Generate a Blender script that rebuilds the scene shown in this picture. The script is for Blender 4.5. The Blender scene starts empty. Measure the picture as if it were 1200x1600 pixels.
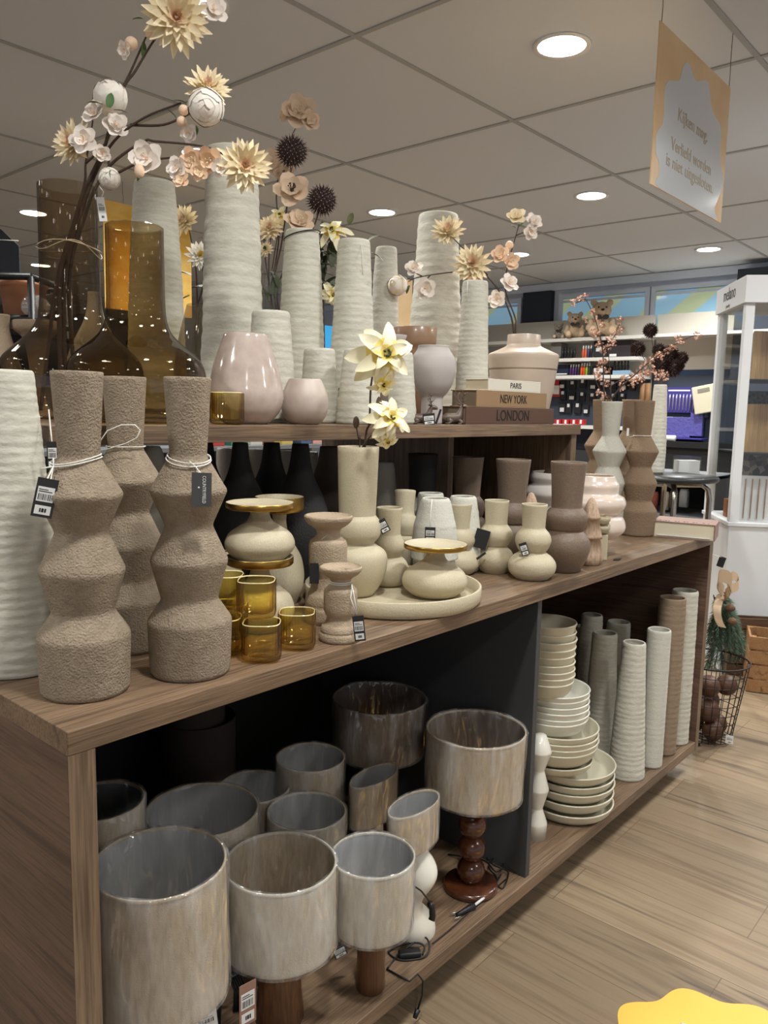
import bpy, math, random
from mathutils import Vector, Matrix
random.seed(7)
S = bpy.context.scene
COL = S.collection
PI = math.pi

# ------------------------------------------------------------------ camera
F = 1232.8                      # focal length in pixels of the 1200x1600 frame
CAM = Vector((-0.4879, -0.9803, 1.36))
YAW, PIT, ROL = 0.71577, -0.13003, 0.02135
fw = Vector((math.cos(YAW)*math.cos(PIT), math.sin(YAW)*math.cos(PIT), math.sin(PIT)))
rt0 = Vector((math.sin(YAW), -math.cos(YAW), 0))
up0 = rt0.cross(fw)
RT = rt0*math.cos(ROL) + up0*math.sin(ROL)
UP = -rt0*math.sin(ROL) + up0*math.cos(ROL)
cd = bpy.data.cameras.new('camera')
cd.sensor_fit = 'VERTICAL'; cd.sensor_height = 24; cd.sensor_width = 18
cd.lens = 24*F/1600; cd.clip_start = 0.02; cd.clip_end = 60
cam = bpy.data.objects.new('camera', cd)
COL.objects.link(cam)
cam.matrix_world = Matrix(((RT.x, UP.x, -fw.x, CAM.x), (RT.y, UP.y, -fw.y, CAM.y), (RT.z, UP.z, -fw.z, CAM.z), (0, 0, 0, 1)))
S.camera = cam

# ------------------------------------------------------------------ world, lamps, exposure
CEIL = 2.86
w = bpy.data.worlds.new('world'); S.world = w; w.use_nodes = True
w.node_tree.nodes['Background'].inputs[0].default_value = (0.86, 0.9, 1.0, 1)
w.node_tree.nodes['Background'].inputs[1].default_value = 0.55
S.view_settings.view_transform = 'Standard'
S.view_settings.look = 'None'
S.view_settings.gamma = 1
S.view_settings.use_curve_mapping = False
S.view_settings.exposure = 0.0
LAMP_W = 21.0
# downlights seen in the photograph first, then the unseen grid over the aisle; last two added to brighten the far room
LIGHTS = [(2.583, .775), (4.74, 1.722), (4.232, 3.209), (7.0, 1.70), (6.237, 3.228), (2.594, 5.491), (3.78, 7.85), (2.50, 3.15), (1.43, 1.67),
          (0.2, -.55), (1.35, -.75), (3.9, -.9), (-1.4, .6), (.3, 3.4), (-1.2, -2.2), (2.0, -2.4), (6.3, -1.2), (-1.6, 3.0), (7.2, -.5), (5.4, -.6)]
FAR_LIGHTS = [(-2.0-1.7*i+(j % 2)*.6, -6.0+2.1*j) for i in range(4) for j in range(6)]+[(.6+2.0*i, -4.6-1.6*j) for i in range(3) for j in range(2)]  # unseen glowing discs without lamps, added for glints in the glass

# ------------------------------------------------------------------ helpers: measuring
def ray(px, py):
    return RT*((px-600)/F) - UP*((py-800)/F) + fw
def at(px, py, x=None, y=None, z=None, d=None):
    r = ray(px, py)
    if x is not None: t = (x-CAM.x)/r.x
    elif y is not None: t = (y-CAM.y)/r.y
    elif z is not None: t = (z-CAM.z)/r.z
    else: t = d
    return CAM + r*t
def dep(P): return (Vector(P)-CAM).dot(fw)
def stand(px, py, hw, z):
    """centre of a round foot whose nearest rim point shows at (px, py) on the level z"""
    P = at(px, py, z=z)
    d = Vector((P.x-CAM.x, P.y-CAM.y, 0)).normalized()
    r = hw*dep(P)/F
    return P + d*r
def on(px, y, z, py=None):
    """point of the level z on the plane y that shows in pixel column px"""
    P = Vector((0, y, z)); a, b = -3.0, 14.0
    for _ in range(50):
        m = (a+b)/2; v = Vector((m, y, z))-CAM
        if 600 + F*v.dot(RT)/max(v.dot(fw), 1e-3) < px: a = m
        else: b = m
    P.x = (a+b)/2
    return P
def zat(P, py):
    """height on the vertical through P that shows at row py"""
    A = Vector((P[0], P[1], 0))-CAM
    k = (py-800)/F
    # -(A+z*Z).UP = k*(A+z*Z).fw
    return -(A.dot(UP)+k*A.dot(fw))/(UP.z+k*fw.z)
def prof(P, rows):
    out = []
    for py, hw in rows:
        z = zat(P, py)
        out.append((hw*dep((P[0], P[1], z))/F, z-P[2]))
    return out

# ------------------------------------------------------------------ helpers: materials
def lin(c):
    return tuple(((v/255)/12.92 if v/255 <= .04045 else (((v/255)+.055)/1.055)**2.4) for v in c)
def rgba(c): return (*lin(c), 1)
MATS = {}
def newmat(name):
    m = bpy.data.materials.new(name); m.use_nodes = True
    nt = m.node_tree; b = nt.nodes['Principled BSDF']
    return m, nt, b
def N(nt, t, **kw):
    n = nt.nodes.new(t)
    for k, v in kw.items(): setattr(n, k, v)
    return n
def mat(name, col, rough=.6, metal=0, bump=None, var=None, spec=None, coat=0, emit=None, sheen=0, sss=0):
    """col sRGB 0-255; bump = (scale, distance, detail[, stretch xyz]); var = (col2, scale)"""
    if name in MATS: return MATS[name]
    m, nt, b = newmat(name); L = nt.links
    b.inputs['Base Color'].default_value = rgba(col)
    b.inputs['Roughness'].default_value = rough; b.inputs['Metallic'].default_value = metal
    if spec is not None: b.inputs['Specular IOR Level'].default_value = spec
    if coat: b.inputs['Coat Weight'].default_value = coat; b.inputs['Coat Roughness'].default_value = .12
    if sheen: b.inputs['Sheen Weight'].default_value = sheen
    if sss:
        b.inputs['Subsurface Weight'].default_value = sss; b.inputs['Subsurface Radius'].default_value = (.01, .008, .006)
    if emit:
        b.inputs['Emission Color'].default_value = rgba(emit[0]); b.inputs['Emission Strength'].default_value = emit[1]
    tc = N(nt, 'ShaderNodeTexCoord')
    if var:
        n = N(nt, 'ShaderNodeTexNoise'); n.inputs['Scale'].default_value = var[1]; n.inputs['Detail'].default_value = 4
        mx = N(nt, 'ShaderNodeMix', data_type='RGBA')
        mp = N(nt, 'ShaderNodeMapping')
        if len(var) > 2: mp.inputs['Scale'].default_value = var[2]
        L.new(tc.outputs['Object'], mp.inputs['Vector']); L.new(mp.outputs[0], n.inputs['Vector'])
        cr = N(nt, 'ShaderNodeMapRange'); cr.inputs[1].default_value = .35; cr.inputs[2].default_value = .65
        L.new(n.outputs['Fac'], cr.inputs[0]); L.new(cr.outputs[0], mx.inputs['Factor'])
        mx.inputs['A'].default_value = rgba(col); mx.inputs['B'].default_value = rgba(var[0])
        L.new(mx.outputs['Result'], b.inputs['Base Color'])
    if bump:
        mp = N(nt, 'ShaderNodeMapping')
        if len(bump) > 3: mp.inputs['Scale'].default_value = bump[3]
        n = N(nt, 'ShaderNodeTexNoise'); n.inputs['Scale'].default_value = bump[0]; n.inputs['Detail'].default_value = bump[2]
        bp = N(nt, 'ShaderNodeBump'); bp.inputs['Distance'].default_value = bump[1]; bp.inputs['Strength'].default_value = 1
        L.new(tc.outputs['Object'], mp.inputs['Vector']); L.new(mp.outputs[0], n.inputs['Vector'])
        L.new(n.outputs['Fac'], bp.inputs['Height']); L.new(bp.outputs[0], b.inputs['Normal'])
    MATS[name] = m
    return m
def emis(name, col, k):
    m, nt, b = newmat(name)
    b.inputs['Base Color'].default_value = rgba(col)
    b.inputs['Emission Color'].default_value = rgba(col); b.inputs['Emission Strength'].default_value = k
    MATS[name] = m
    return m
def glass(name, tint, rough=.02, refl=.05, edge=.55, haze=0, hazecol=(255, 255, 255), crinkle=None, deep=None):
    """thin clear sheet: tinted see-through + mirror reflection that grows at grazing angles (+ milky share)"""
    m, nt, b = newmat(name); L = nt.links
    nt.nodes.remove(b)
    out = nt.nodes['Material Output']
    tr = N(nt, 'ShaderNodeBsdfTransparent'); tr.inputs[0].default_value = rgba(tint)
    gl = N(nt, 'ShaderNodeBsdfGlossy'); gl.inputs['Roughness'].default_value = rough
    lw = N(nt, 'ShaderNodeLayerWeight'); lw.inputs['Blend'].default_value = .5
    pw = N(nt, 'ShaderNodeMath', operation='POWER'); pw.inputs[1].default_value = 3.5
    ma = N(nt, 'ShaderNodeMath', operation='MULTIPLY_ADD'); ma.inputs[1].default_value = edge; ma.inputs[2].default_value = refl
    mx = N(nt, 'ShaderNodeMixShader')
    L.new(lw.outputs['Facing'], pw.inputs[0]); L.new(pw.outputs[0], ma.inputs[0]); L.new(ma.outputs[0], mx.inputs[0])
    base = tr
    if deep:
        dp_ = N(nt, 'ShaderNodeMath', operation='POWER'); dp_.inputs[1].default_value = 1.6
        dm = N(nt, 'ShaderNodeMix', data_type='RGBA'); dm.inputs['A'].default_value = rgba(tint); dm.inputs['B'].default_value = rgba(deep)
        L.new(lw.outputs['Facing'], dp_.inputs[0]); L.new(dp_.outputs[0], dm.inputs['Factor']); L.new(dm.outputs['Result'], tr.inputs[0])
    if haze:
        df = N(nt, 'ShaderNodeBsdfDiffuse'); df.inputs[0].default_value = rgba(hazecol)
        m2 = N(nt, 'ShaderNodeMixShader'); m2.inputs[0].default_value = haze
        L.new(tr.outputs[0], m2.inputs[1]); L.new(df.outputs[0], m2.inputs[2]); base = m2
    L.new(base.outputs[0], mx.inputs[1]); L.new(gl.outputs[0], mx.inputs[2])
    if crinkle:
        tc = N(nt, 'ShaderNodeTexCoord'); mp = N(nt, 'ShaderNodeMapping'); mp.inputs['Scale'].default_value = crinkle[2]
        mp.inputs['Rotation'].default_value = (.25, .2, 0)
        n = N(nt, 'ShaderNodeTexNoise'); n.inputs['Scale'].default_value = crinkle[0]; n.inputs['Detail'].default_value = 2; n.inputs['Distortion'].default_value = .6
        bp = N(nt, 'ShaderNodeBump'); bp.inputs['Distance'].default_value = crinkle[1]
        L.new(tc.outputs['Object'], mp.inputs[0]); L.new(mp.outputs[0], n.inputs['Vector']); L.new(n.outputs['Fac'], bp.inputs['Height'])
        L.new(bp.outputs[0], gl.inputs['Normal'])
        if haze:
            rr = N(nt, 'ShaderNodeMapRange'); rr.inputs[1].default_value = .42; rr.inputs[2].default_value = .7; rr.inputs[3].default_value = haze*.3; rr.inputs[4].default_value = haze*2.2
            L.new(n.outputs['Fac'], rr.inputs[0]); L.new(rr.outputs[0], m2.inputs[0])  # milky film, whiter along its creases to stand for streaky highlights
    L.new(mx.outputs[0], out.inputs['Surface'])
    MATS[name] = m
    return m
def wood(name, c1, c2, dark, along, rough=.45, fine=1.0):
    m, nt, b = newmat(name); L = nt.links
    tc = N(nt, 'ShaderNodeTexCoord')
    def noise(a, c, detail, dist=0):
        mp = N(nt, 'ShaderNodeMapping'); s = [c, c, c]; s['xyz'.index(along)] = a
        mp.inputs['Scale'].default_value = s
        n = N(nt, 'ShaderNodeTexNoise'); n.inputs['Scale'].default_value = 1; n.inputs['Detail'].default_value = detail; n.inputs['Distortion'].default_value = dist
        L.new(tc.outputs['Object'], mp.inputs[0]); L.new(mp.outputs[0], n.inputs['Vector'])
        return n.outputs['Fac']
    big = noise(2.2, 9*fine, 3, .8); grain = noise(9, 260*fine, 3); streak = noise(1.6, 26*fine, 5, 1.2)
    def rng(s, a, c, lo=0, hi=1):
        r = N(nt, 'ShaderNodeMapRange'); r.inputs[1].default_value = a; r.inputs[2].default_value = c; r.inputs[3].default_value = lo; r.inputs[4].default_value = hi
        L.new(s, r.inputs[0]); return r.outputs[0]
    def mix(f, A, B):
        x = N(nt, 'ShaderNodeMix', data_type='RGBA'); L.new(f, x.inputs['Factor'])
        for k, v in (('A', A), ('B', B)):
            if isinstance(v, tuple): x.inputs[k].default_value = rgba(v)
            else: L.new(v, x.inputs[k])
        return x.outputs['Result']
    c = mix(rng(big, .35, .65), c1, c2)
    c = mix(rng(grain, .42, .72, 0, .7), c, dark)
    c = mix(rng(streak, .54, .7, 0, .8), c, dark)
    L.new(c, b.inputs['Base Color'])
    b.inputs['Roughness'].default_value = rough
    bp = N(nt, 'ShaderNodeBump'); bp.inputs['Distance'].default_value = .0012; L.new(grain, bp.inputs['Height']); L.new(bp.outputs[0], b.inputs['Normal'])
    MATS[name] = m
    return m

OAKX = wood('oak_along_x', (138, 113, 89), (115, 93, 72), (74, 58, 46), 'x')
OAKY = wood('oak_along_y', (112, 86, 70), (92, 69, 56), (58, 43, 36), 'y')
OAKZ = wood('oak_along_z', (138, 116, 92), (116, 95, 75), (74, 58, 46), 'z')
TAUPE = mat('rough_taupe_plaster', (158, 143, 124), .95, bump=(300, .0042, 4), var=((146, 131, 112), 60), spec=.15)
TAUPE2 = mat('sandy_taupe_ceramic', (172, 154, 132), .95, bump=(300, .002, 3), spec=.15)
RIBW = mat('ribbed_off_white_plaster', (208, 205, 192), .95, bump=(70, .0016, 4, (1, 1, 1.8)), var=((196, 192, 178), 30, (1, 1, 5)), spec=.15)
RIBB = mat('ribbed_brown_plaster', (146, 128, 108), .95, bump=(70, .0016, 4, (1, 1, 1.8)), spec=.15)
CHALK = mat('chalky_white_plaster', (205, 203, 192), .95, bump=(190, .0014, 3), spec=.15)
CREAM = mat('cream_speckled_stoneware', (196, 186, 160), .5, bump=(220, .0006, 2), var=((184, 172, 145), 500), spec=.35)
BROWN = mat('brown_speckled_stoneware', (122, 104, 89), .5, bump=(160, .001, 3), var=((106, 90, 77), 420), spec=.4)
BLACKV = mat('matt_black_stoneware', (34, 32, 31), .7, bump=(200, .001, 2))
DKBROWN = mat('dark_brown_stoneware', (74, 63, 55), .7, bump=(200, .001, 2))
GOLD = mat('brushed_brass', (176, 140, 72), .3, 1)
AMBER = glass('amber_glass', (253, 248, 212), .04, .06, .6, deep=(206, 162, 64))
AMBERB = glass('thick_amber_glass', (250, 240, 186), .08, .12, .6, deep=(204, 162, 72))
AMBTUBE = glass('brown_amber_glass', (226, 212, 180), .01, .045, .6, deep=(120, 92, 56))
SMOKE = glass('smoke_brown_glass', (230, 222, 212), .01, .045, .6, deep=(112, 98, 86))
BEIGEG = glass('pale_beige_glass', (214, 202, 176), .02, .05, .6, .06)
PINKG = mat('milky_pink_glass', (184, 166, 156), .12, coat=.6, var=((196, 180, 170), 40))
PINKM = mat('frosted_pink_glass', (200, 186, 175), .45, var=((176, 158, 147), 9))
BLUSH = mat('frosted_blush_glass', (198, 181, 164), .35, var=((188, 170, 153), 6))
MAUVE = mat('matt_lilac_grey_ceramic', (180, 172, 168), .6)
BRGLASS = mat('frosted_brown_glass', (150, 118, 92), .35, coat=.2)
PEARL = mat('pearl_blush_glaze', (218, 202, 188), .22, coat=.5)
PEARLW = mat('pearl_white_glaze', (214, 206, 200), .22, coat=.5)
WHITE = mat('white_lacquer', (226, 228, 230), .4)
WHITEC = mat('white_ceramic', (224, 220, 208), .35, coat=.3)
PLATE = mat('cream_glazed_plate', (206, 200, 178), .35, coat=.2)
PLATEW = mat('ivory_glazed_bowl', (222, 220, 206), .3, coat=.3)
BLACK = mat('black_plastic', (22, 22, 23), .45)
TAGB = mat('black_card', (34, 34, 36), .6)
TAGG = mat('charcoal_card', (70, 70, 71), .6)
PAPER = mat('white_paper', (226, 226, 224), .7)
INK = mat('black_ink', (20, 18, 17), .7)
STRING = mat('white_cotton_string', (226, 224, 216), .9)
DARKP = mat('charcoal_board', (66, 67, 69), .55)
BACKP = mat('near_black_board', (30, 30, 31), .7)
LINEN = mat('oatmeal_linen', (196, 182, 160), .9, bump=(500, .0008, 2), var=((180, 164, 140), 120, (1, 1, .25)), spec=.1)
LINENW = mat('pale_linen', (212, 205, 190), .9, bump=(500, .0008, 2), var=((196, 187, 170), 120, (1, 1, .25)), spec=.1)
LINING = mat('grey_white_lining', (178, 180, 182), .8)
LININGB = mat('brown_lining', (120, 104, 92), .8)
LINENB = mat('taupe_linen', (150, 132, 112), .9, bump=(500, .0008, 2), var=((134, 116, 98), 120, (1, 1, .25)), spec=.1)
WRAP = glass('clear_plastic_wrap', (250, 250, 250), .10, .10, .45, .11, (255, 255, 255), (7, .05, (3.2, 3.2, .8)))
WALNUT = wood('walnut_lamp_wood', (112, 76, 48), (92, 60, 38), (56, 36, 24), 'z', .35)
REDWOOD = mat('red_brown_stained_wood', (92, 50, 28), .22, coat=.5, var=((70, 36, 20), 30))
PALEWOOD = wood('pale_carved_wood', (198, 172, 148), (184, 157, 132), (138, 110, 90), 'z', .7)
CRATEW = wood('scorched_pine', (170, 128, 84), (150, 108, 68), (96, 64, 38), 'y', .6)
STEM = mat('brown_twig', (74, 58, 50), .85, bump=(200, .002, 2))
GREEN = mat('leaf_green', (72, 104, 46), .6)
DKGREEN = mat('dark_leaf_green', (58, 66, 38), .6)
PETALC = mat('cream_petal', (250, 234, 198), .7)
PETALP = mat('peach_petal', (246, 214, 182), .7)
PETALK = mat('blush_white_petal', (248, 238, 228), .7)
PETALW = mat('white_petal', (250, 245, 234), .7)
PETALY = mat('lemon_petal', (244, 220, 118), .7)
PETALI = mat('ivory_petal', (250, 242, 206), .7)
PETALB = mat('beige_petal', (222, 196, 168), .75)
THIST = mat('plum_brown_thistle', (66, 50, 48), .85)
THISTT = mat('pale_thistle_tip', (176, 150, 140), .85)
BERRY = mat('pink_blossom', (222, 180, 158), .7)
NAVY = mat('dark_navy_board', (38, 46, 60), .6)

# ------------------------------------------------------------------ helpers: meshes
class MB:
    def __init__(s): s.v = []; s.f = []; s.m = []; s.sm = []
    def add(s, verts, faces, mi=0, smooth=True):
        o = len(s.v); s.v += [tuple(v) for v in verts]
        for f in faces:
            s.f.append(tuple(i+o for i in f)); s.m.append(mi); s.sm.append(smooth)
        return s
    def box(s, lo, hi, mi=0, M=None):
        x0, y0, z0 = lo; x1, y1, z1 = hi
        v = [Vector(p) for p in ((x0, y0, z0), (x1, y0, z0), (x1, y1, z0), (x0, y1, z0), (x0, y0, z1), (x1, y0, z1), (x1, y1, z1), (x0, y1, z1))]
        if M: v = [M @ p for p in v]
        return s.add(v, [(0, 3, 2, 1), (4, 5, 6, 7), (0, 1, 5, 4), (1, 2, 6, 5), (2, 3, 7, 6), (3, 0, 4, 7)], mi, False)
    def lathe(s, pr, seg=48, mi=0, c=(0, 0, 0), fn=None, sx=1, sy=1, cap0=False, cap1=False, M=None):
        n = len(pr); V = []
        for r, z in pr:
            for k in range(seg):
                a = 2*PI*k/seg; rr = r*(fn(a, z) if fn else 1)
                p = Vector((c[0]+rr*math.cos(a)*sx, c[1]+rr*math.sin(a)*sy, c[2]+z))
                V.append(M @ p if M else p)
        Fc = []
        for i in range(n-1):
            for k in range(seg):
                k2 = (k+1) % seg
                Fc.append((i*seg+k, i*seg+k2, (i+1)*seg+k2, (i+1)*seg+k))
        if cap0: Fc.append(tuple(range(seg-1, -1, -1)))
        if cap1: Fc.append(tuple((n-1)*seg+k for k in range(seg)))
        return s.add(V, Fc, mi)
    def tube(s, pts, r, seg=6, mi=0, r1=None, caps=True):
        pts = [Vector(p) for p in pts]; n = len(pts); V = []; prev = None
        for i, p in enumerate(pts):
            t = (pts[min(i+1, n-1)]-pts[max(i-1, 0)])
            t = t.normalized() if t.length > 1e-9 else Vector((0, 0, 1))
            if prev is None:
                u = t.cross(Vector((0, 0, 1)) if abs(t.z) < .9 else Vector((1, 0, 0))).normalized()
            else:
                u = (prev-t*prev.dot(t)); u = u.normalized() if u.length > 1e-6 else t.orthogonal().normalized()
            prev = u; b = t.cross(u)
            rr = r if r1 is None else r+(r1-r)*i/max(n-1, 1)
            for k in range(seg):
                a = 2*PI*k/seg; V.append(p+(u*math.cos(a)+b*math.sin(a))*rr)
        Fc = [(i*seg+k, i*seg+(k+1) % seg, (i+1)*seg+(k+1) % seg, (i+1)*seg+k) for i in range(n-1) for k in range(seg)]
        if caps: Fc += [tuple(range(seg-1, -1, -1)), tuple((n-1)*seg+k for k in range(seg))]
        return s.add(V, Fc, mi)
    def ball(s, c, r, seg=10, rings=6, mi=0, sc=(1, 1, 1), M=None):
        pr = []
        for i in range(rings+1):
            a = -PI/2+PI*i/rings; pr.append((max(math.cos(a)*r, r*.02), math.sin(a)*r))
        V = []
        for rr, z in pr:
            for k in range(seg):
                a = 2*PI*k/seg; p = Vector((rr*math.cos(a)*sc[0], rr*math.sin(a)*sc[1], z*sc[2]))
                if M: p = M @ p
                V.append(p+Vector(c))
        Fc = [(i*seg+k, i*seg+(k+1) % seg, (i+1)*seg+(k+1) % seg, (i+1)*seg+k) for i in range(rings) for k in range(seg)]
        return s.add(V, Fc, mi)
    def petal(s, o, ax, up, L, W, curl=0, cup=.15, tip=1.0, mi=0, n=5, wave=0, root=None):
        """one petal from o along ax; curl lifts its end along up; tip<1 gives a pointed, >1 a round end"""
        ax = ax.normalized(); up = (up-ax*up.dot(ax)).normalized(); sd = ax.cross(up); V = []
        ph = random.random()*6
        for i in range(n+1):
            t = i/n
            wd = W*.5*(math.sin(PI*min(1, (t*.86+.08))**tip))**.8 if i < n else W*.5*(.08 if tip <= 1 else .35)
            a = curl*t
            p = o+ax*(L*t*math.cos(a*.6))+up*(L*t*math.sin(a*.6))
            wv = wave*L*math.sin(ph+t*7)
            V += [p+sd*wd+up*(cup*wd+wv), p-up*(cup*wd*.4), p-sd*wd+up*(cup*wd-wv)]
        Fc = []
        for i in range(n):
            a = i*3
            Fc += [(a, a+3, a+4, a+1), (a+1, a+4, a+5, a+2)]
        s.add(V, Fc, mi)
        if root is not None:
            for j in range(len(Fc)):
                if j < 6: s.m[len(s.m)-len(Fc)+j] = root
        return s
    def build(s, name, mats, parent=None, world=False, bevel=0, loc=None, subsurf=0):
        me = bpy.data.meshes.new(name)
        off = Vector((0, 0, 0))
        if world and parent is not None:
            q = parent
            while q is not None: off += q.location; q = q.parent
        if loc is not None: off = Vector((0, 0, 0))
        me.from_pydata([tuple(Vector(v)-off) for v in s.v], [], s.f)
        for p, mi, sm in zip(me.polygons, s.m, s.sm): p.material_index = mi; p.use_smooth = sm
        for m in (mats if isinstance(mats, (list, tuple)) else [mats]): me.materials.append(m)
        me.update()
        o = bpy.data.objects.new(name, me); COL.objects.link(o)
        if parent is not None: o.parent = parent
        if loc is not None: o.location = loc
        if bevel:
            b = o.modifiers.new('bevel', 'BEVEL'); b.width = bevel; b.segments = 2; b.limit_method = 'ANGLE'; b.angle_limit = .6
        if subsurf:
            b = o.modifiers.new('subsurf', 'SUBSURF'); b.levels = subsurf; b.render_levels = subsurf
        return o
def tag(o, label, cat, group=None, kind=None):
    o['label'] = label; o['category'] = cat
    if group: o['group'] = group
    if kind: o['kind'] = kind
    return o
def thing(name, label, cat, loc=(0, 0, 0), rz=0, group=None):
    o = bpy.data.objects.new(name, None); COL.objects.link(o); o.empty_display_size = .05
    o.location = loc; o.rotation_euler = (0, 0, rz)
    return tag(o, label, cat, group)
def struct(name, mb, m, **kw):
    o = mb.build(name, m, **kw); o['kind'] = 'structure'; return o
def dup(o, loc, rz=0, label=None, scale=None):
    c = o.copy(); COL.objects.link(c); c.location = loc; c.rotation_euler = (0, 0, rz)
    if label: c['label'] = label
    if scale: c.scale = (scale, scale, scale)
    for ch in list(o.children):
        k = ch.copy(); COL.objects.link(k); k.parent = c
        for g in list(ch.children):
            q = g.copy(); COL.objects.link(q); q.parent = k
    return c
def text(body, size, m, parent, M, name='lettering', align='CENTER', sx=1, ext=.0004, fit=None):
    cu = bpy.data.curves.new(name, 'FONT'); cu.body = body; cu.size = size; cu.align_x = align; cu.align_y = 'CENTER'; cu.extrude = ext; cu.space_line = .95
    t = bpy.data.objects.new(name, cu); COL.objects.link(t)
    bpy.context.view_layer.update()
    me = bpy.data.meshes.new_from_object(t.evaluated_get(bpy.context.evaluated_depsgraph_get()))
    bpy.data.objects.remove(t)
    off = Vector((0, 0, 0)); q = parent
    while q is not None: off += q.location; q = q.parent
    if fit: xs = [v.co.x for v in me.vertices]; sx = fit/(max(xs)-min(xs))
    A = Matrix.Diagonal((sx, 1, 1, 1))
    me.transform(Matrix.Translation(-off) @ M @ A)
    me.materials.clear(); me.materials.append(m)
    o = bpy.data.objects.new(name, me); COL.objects.link(o); o.parent = parent
    return o
def frame(o, X, Y):
    X = X.normalized(); Z = X.cross(Y).normalized(); Y = Z.cross(X)
    return Matrix(((X.x, Y.x, Z.x, o[0]), (X.y, Y.y, Z.y, o[1]), (X.z, Y.z, Z.z, o[2]), (0, 0, 0, 1)))
def soft(rows, rad=.006, n=3):
    """round the corners of a (r, z) profile"""
    out = [rows[0]]
    for i in range(1, len(rows)-1):
        a, b, c = Vector(rows[i-1]), Vector(rows[i]), Vector(rows[i+1])
        r = min(rad, (a-b).length*.45, (c-b).length*.45)
        p, q = b+(a-b).normalized()*r, b+(c-b).normalized()*r
        for k in range(n+1):
            t = k/n; out.append(tuple(p*(1-t)**2+b*2*t*(1-t)+q*t*t))
    out.append(rows[-1]); return out
def spline(rows, n=5):
    """Catmull-Rom through (r, z) points"""
    P = [Vector(p) for p in rows]; out = []
    for i in range(len(P)-1):
        p0, p1, p2, p3 = P[max(i-1, 0)], P[i], P[i+1], P[min(i+2, len(P)-1)]
        for k in range(n):
            t = k/n
            q = .5*((2*p1)+(p2-p0)*t+(2*p0-5*p1+4*p2-p3)*t*t+(3*p1-p0-3*p2+p3)*t**3)
            out.append((max(q.x, .0005), q.y))
    out.append(tuple(P[-1])); return out
def vessel(pr, wall=.004, depth=None, floor_t=.006):
    """outer profile from the foot up, over the rim and down the inside"""
    z0 = pr[0][1]; zt = pr[-1][1]
    lim = z0+floor_t if depth is None else max(z0+floor_t, zt-depth)
    inner = [(max(r-wall, .001), z) for r, z in reversed(pr) if z > lim]
    rim = [(pr[-1][0]-wall*.25, zt+wall*.25), (pr[-1][0]-wall*.75, zt+wall*.25)]
    last = inner[-1] if inner else (pr[-1][0]-wall, zt)
    return [(.0005, z0)]+[(pr[0][0]*.97, z0)]+pr+rim+inner+[(last[0], lim), (.0005, lim)]

# ================================================================== SETTING
# floor
m, nt, b = newmat('oak_plank_floor'); L = nt.links
tc = N(nt, 'ShaderNodeTexCoord'); sp = N(nt, 'ShaderNodeSeparateXYZ'); cb = N(nt, 'ShaderNodeCombineXYZ')
L.new(tc.outputs['Object'], sp.inputs[0]); L.new(sp.outputs['Y'], cb.inputs['X']); L.new(sp.outputs['X'], cb.inputs['Y'])
br = N(nt, 'ShaderNodeTexBrick'); br.offset = .37; br.inputs['Scale'].default_value = 1; br.inputs['Brick Width'].default_value = 1.25; br.inputs['Row Height'].default_value = .2
br.inputs['Mortar Size'].default_value = .0012; br.inputs['Mortar Smooth'].default_value = .1; br.inputs['Bias'].default_value = 0
br.inputs['Color1'].default_value = rgba((158, 138, 112)); br.inputs['Color2'].default_value = rgba((132, 115, 93)); br.inputs['Mortar'].default_value = rgba((104, 84, 66))
L.new(cb.outputs[0], br.inputs['Vector'])
cur = br.outputs['Color']
for sc, lo, hi, amt, dist, col in (((30, 1.3, 1), .48, .7, .65, 1.5, (104, 86, 68)), ((7, .8, 1), .5, .7, .45, 2.0, (128, 106, 82)), ((160, 3, 1), .45, .75, .3, 0, (126, 102, 78)), ((11, .6, 1), .6, .7, .75, 2.5, (78, 66, 57))):
    mp = N(nt, 'ShaderNodeMapping'); mp.inputs['Scale'].default_value = sc
    n = N(nt, 'ShaderNodeTexNoise'); n.inputs['Scale'].default_value = 1; n.inputs['Detail'].default_value = 5; n.inputs['Distortion'].default_value = dist
    r = N(nt, 'ShaderNodeMapRange'); r.inputs[1].default_value = lo; r.inputs[2].default_value = hi; r.inputs[4].default_value = amt
    x = N(nt, 'ShaderNodeMix', data_type='RGBA'); x.inputs['B'].default_value = rgba(col)
    L.new(tc.outputs['Object'], mp.inputs[0]); L.new(mp.outputs[0], n.inputs['Vector']); L.new(n.outputs['Fac'], r.inputs[0]); L.new(r.outputs[0], x.inputs['Factor']); L.new(cur, x.inputs['A'])
    cur = x.outputs['Result']
L.new(cur, b.inputs['Base Color']); b.inputs['Roughness'].default_value = .42
FLOORM = m
struct('floor', MB().add([(-9, -8, 0), (8.05, -8, 0), (8.05, 12, 0), (-9, 12, 0)], [(0, 1, 2, 3)], 0, False), FLOORM)
CEILM = mat('painted_ceiling_tile', (206, 211, 218), .9, bump=(400, .0006, 2))
GRID = mat('grey_ceiling_rail', (164, 166, 168), .6)
struct('ceiling', MB().box((-9, -8, CEIL), (8.05, 12, CEIL+.05)), CEILM)
g = MB()
for i in range(-9, 6):
    x = 1.993+1.194*i; g.box((x-.012, -8, CEIL-.006), (x+.012, 12, CEIL))
for j in range(-7, 9):
    y = 1.386+1.2*j; g.box((-9, y-.012, CEIL-.0055), (8.0, y+.012, CEIL+.0005))
struct('trim_1', g, GRID)
WALLB = mat('blue_grey_wall', (206, 215, 228), .8)
XW = 7.97
struct('wall_right', MB().box((XW, -8, 0), (XW+.1, 12, CEIL)), WALLB)
struct('wall_back', MB().box((-4, 12, 0), (8.07, 12.1, CEIL)), mat('brown_grey_wall', (112, 104, 98), .8))
struct('trim_2', MB().box((-4, 11.9, 1.9), (8, 11.99, 2.4)), NAVY)
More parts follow.
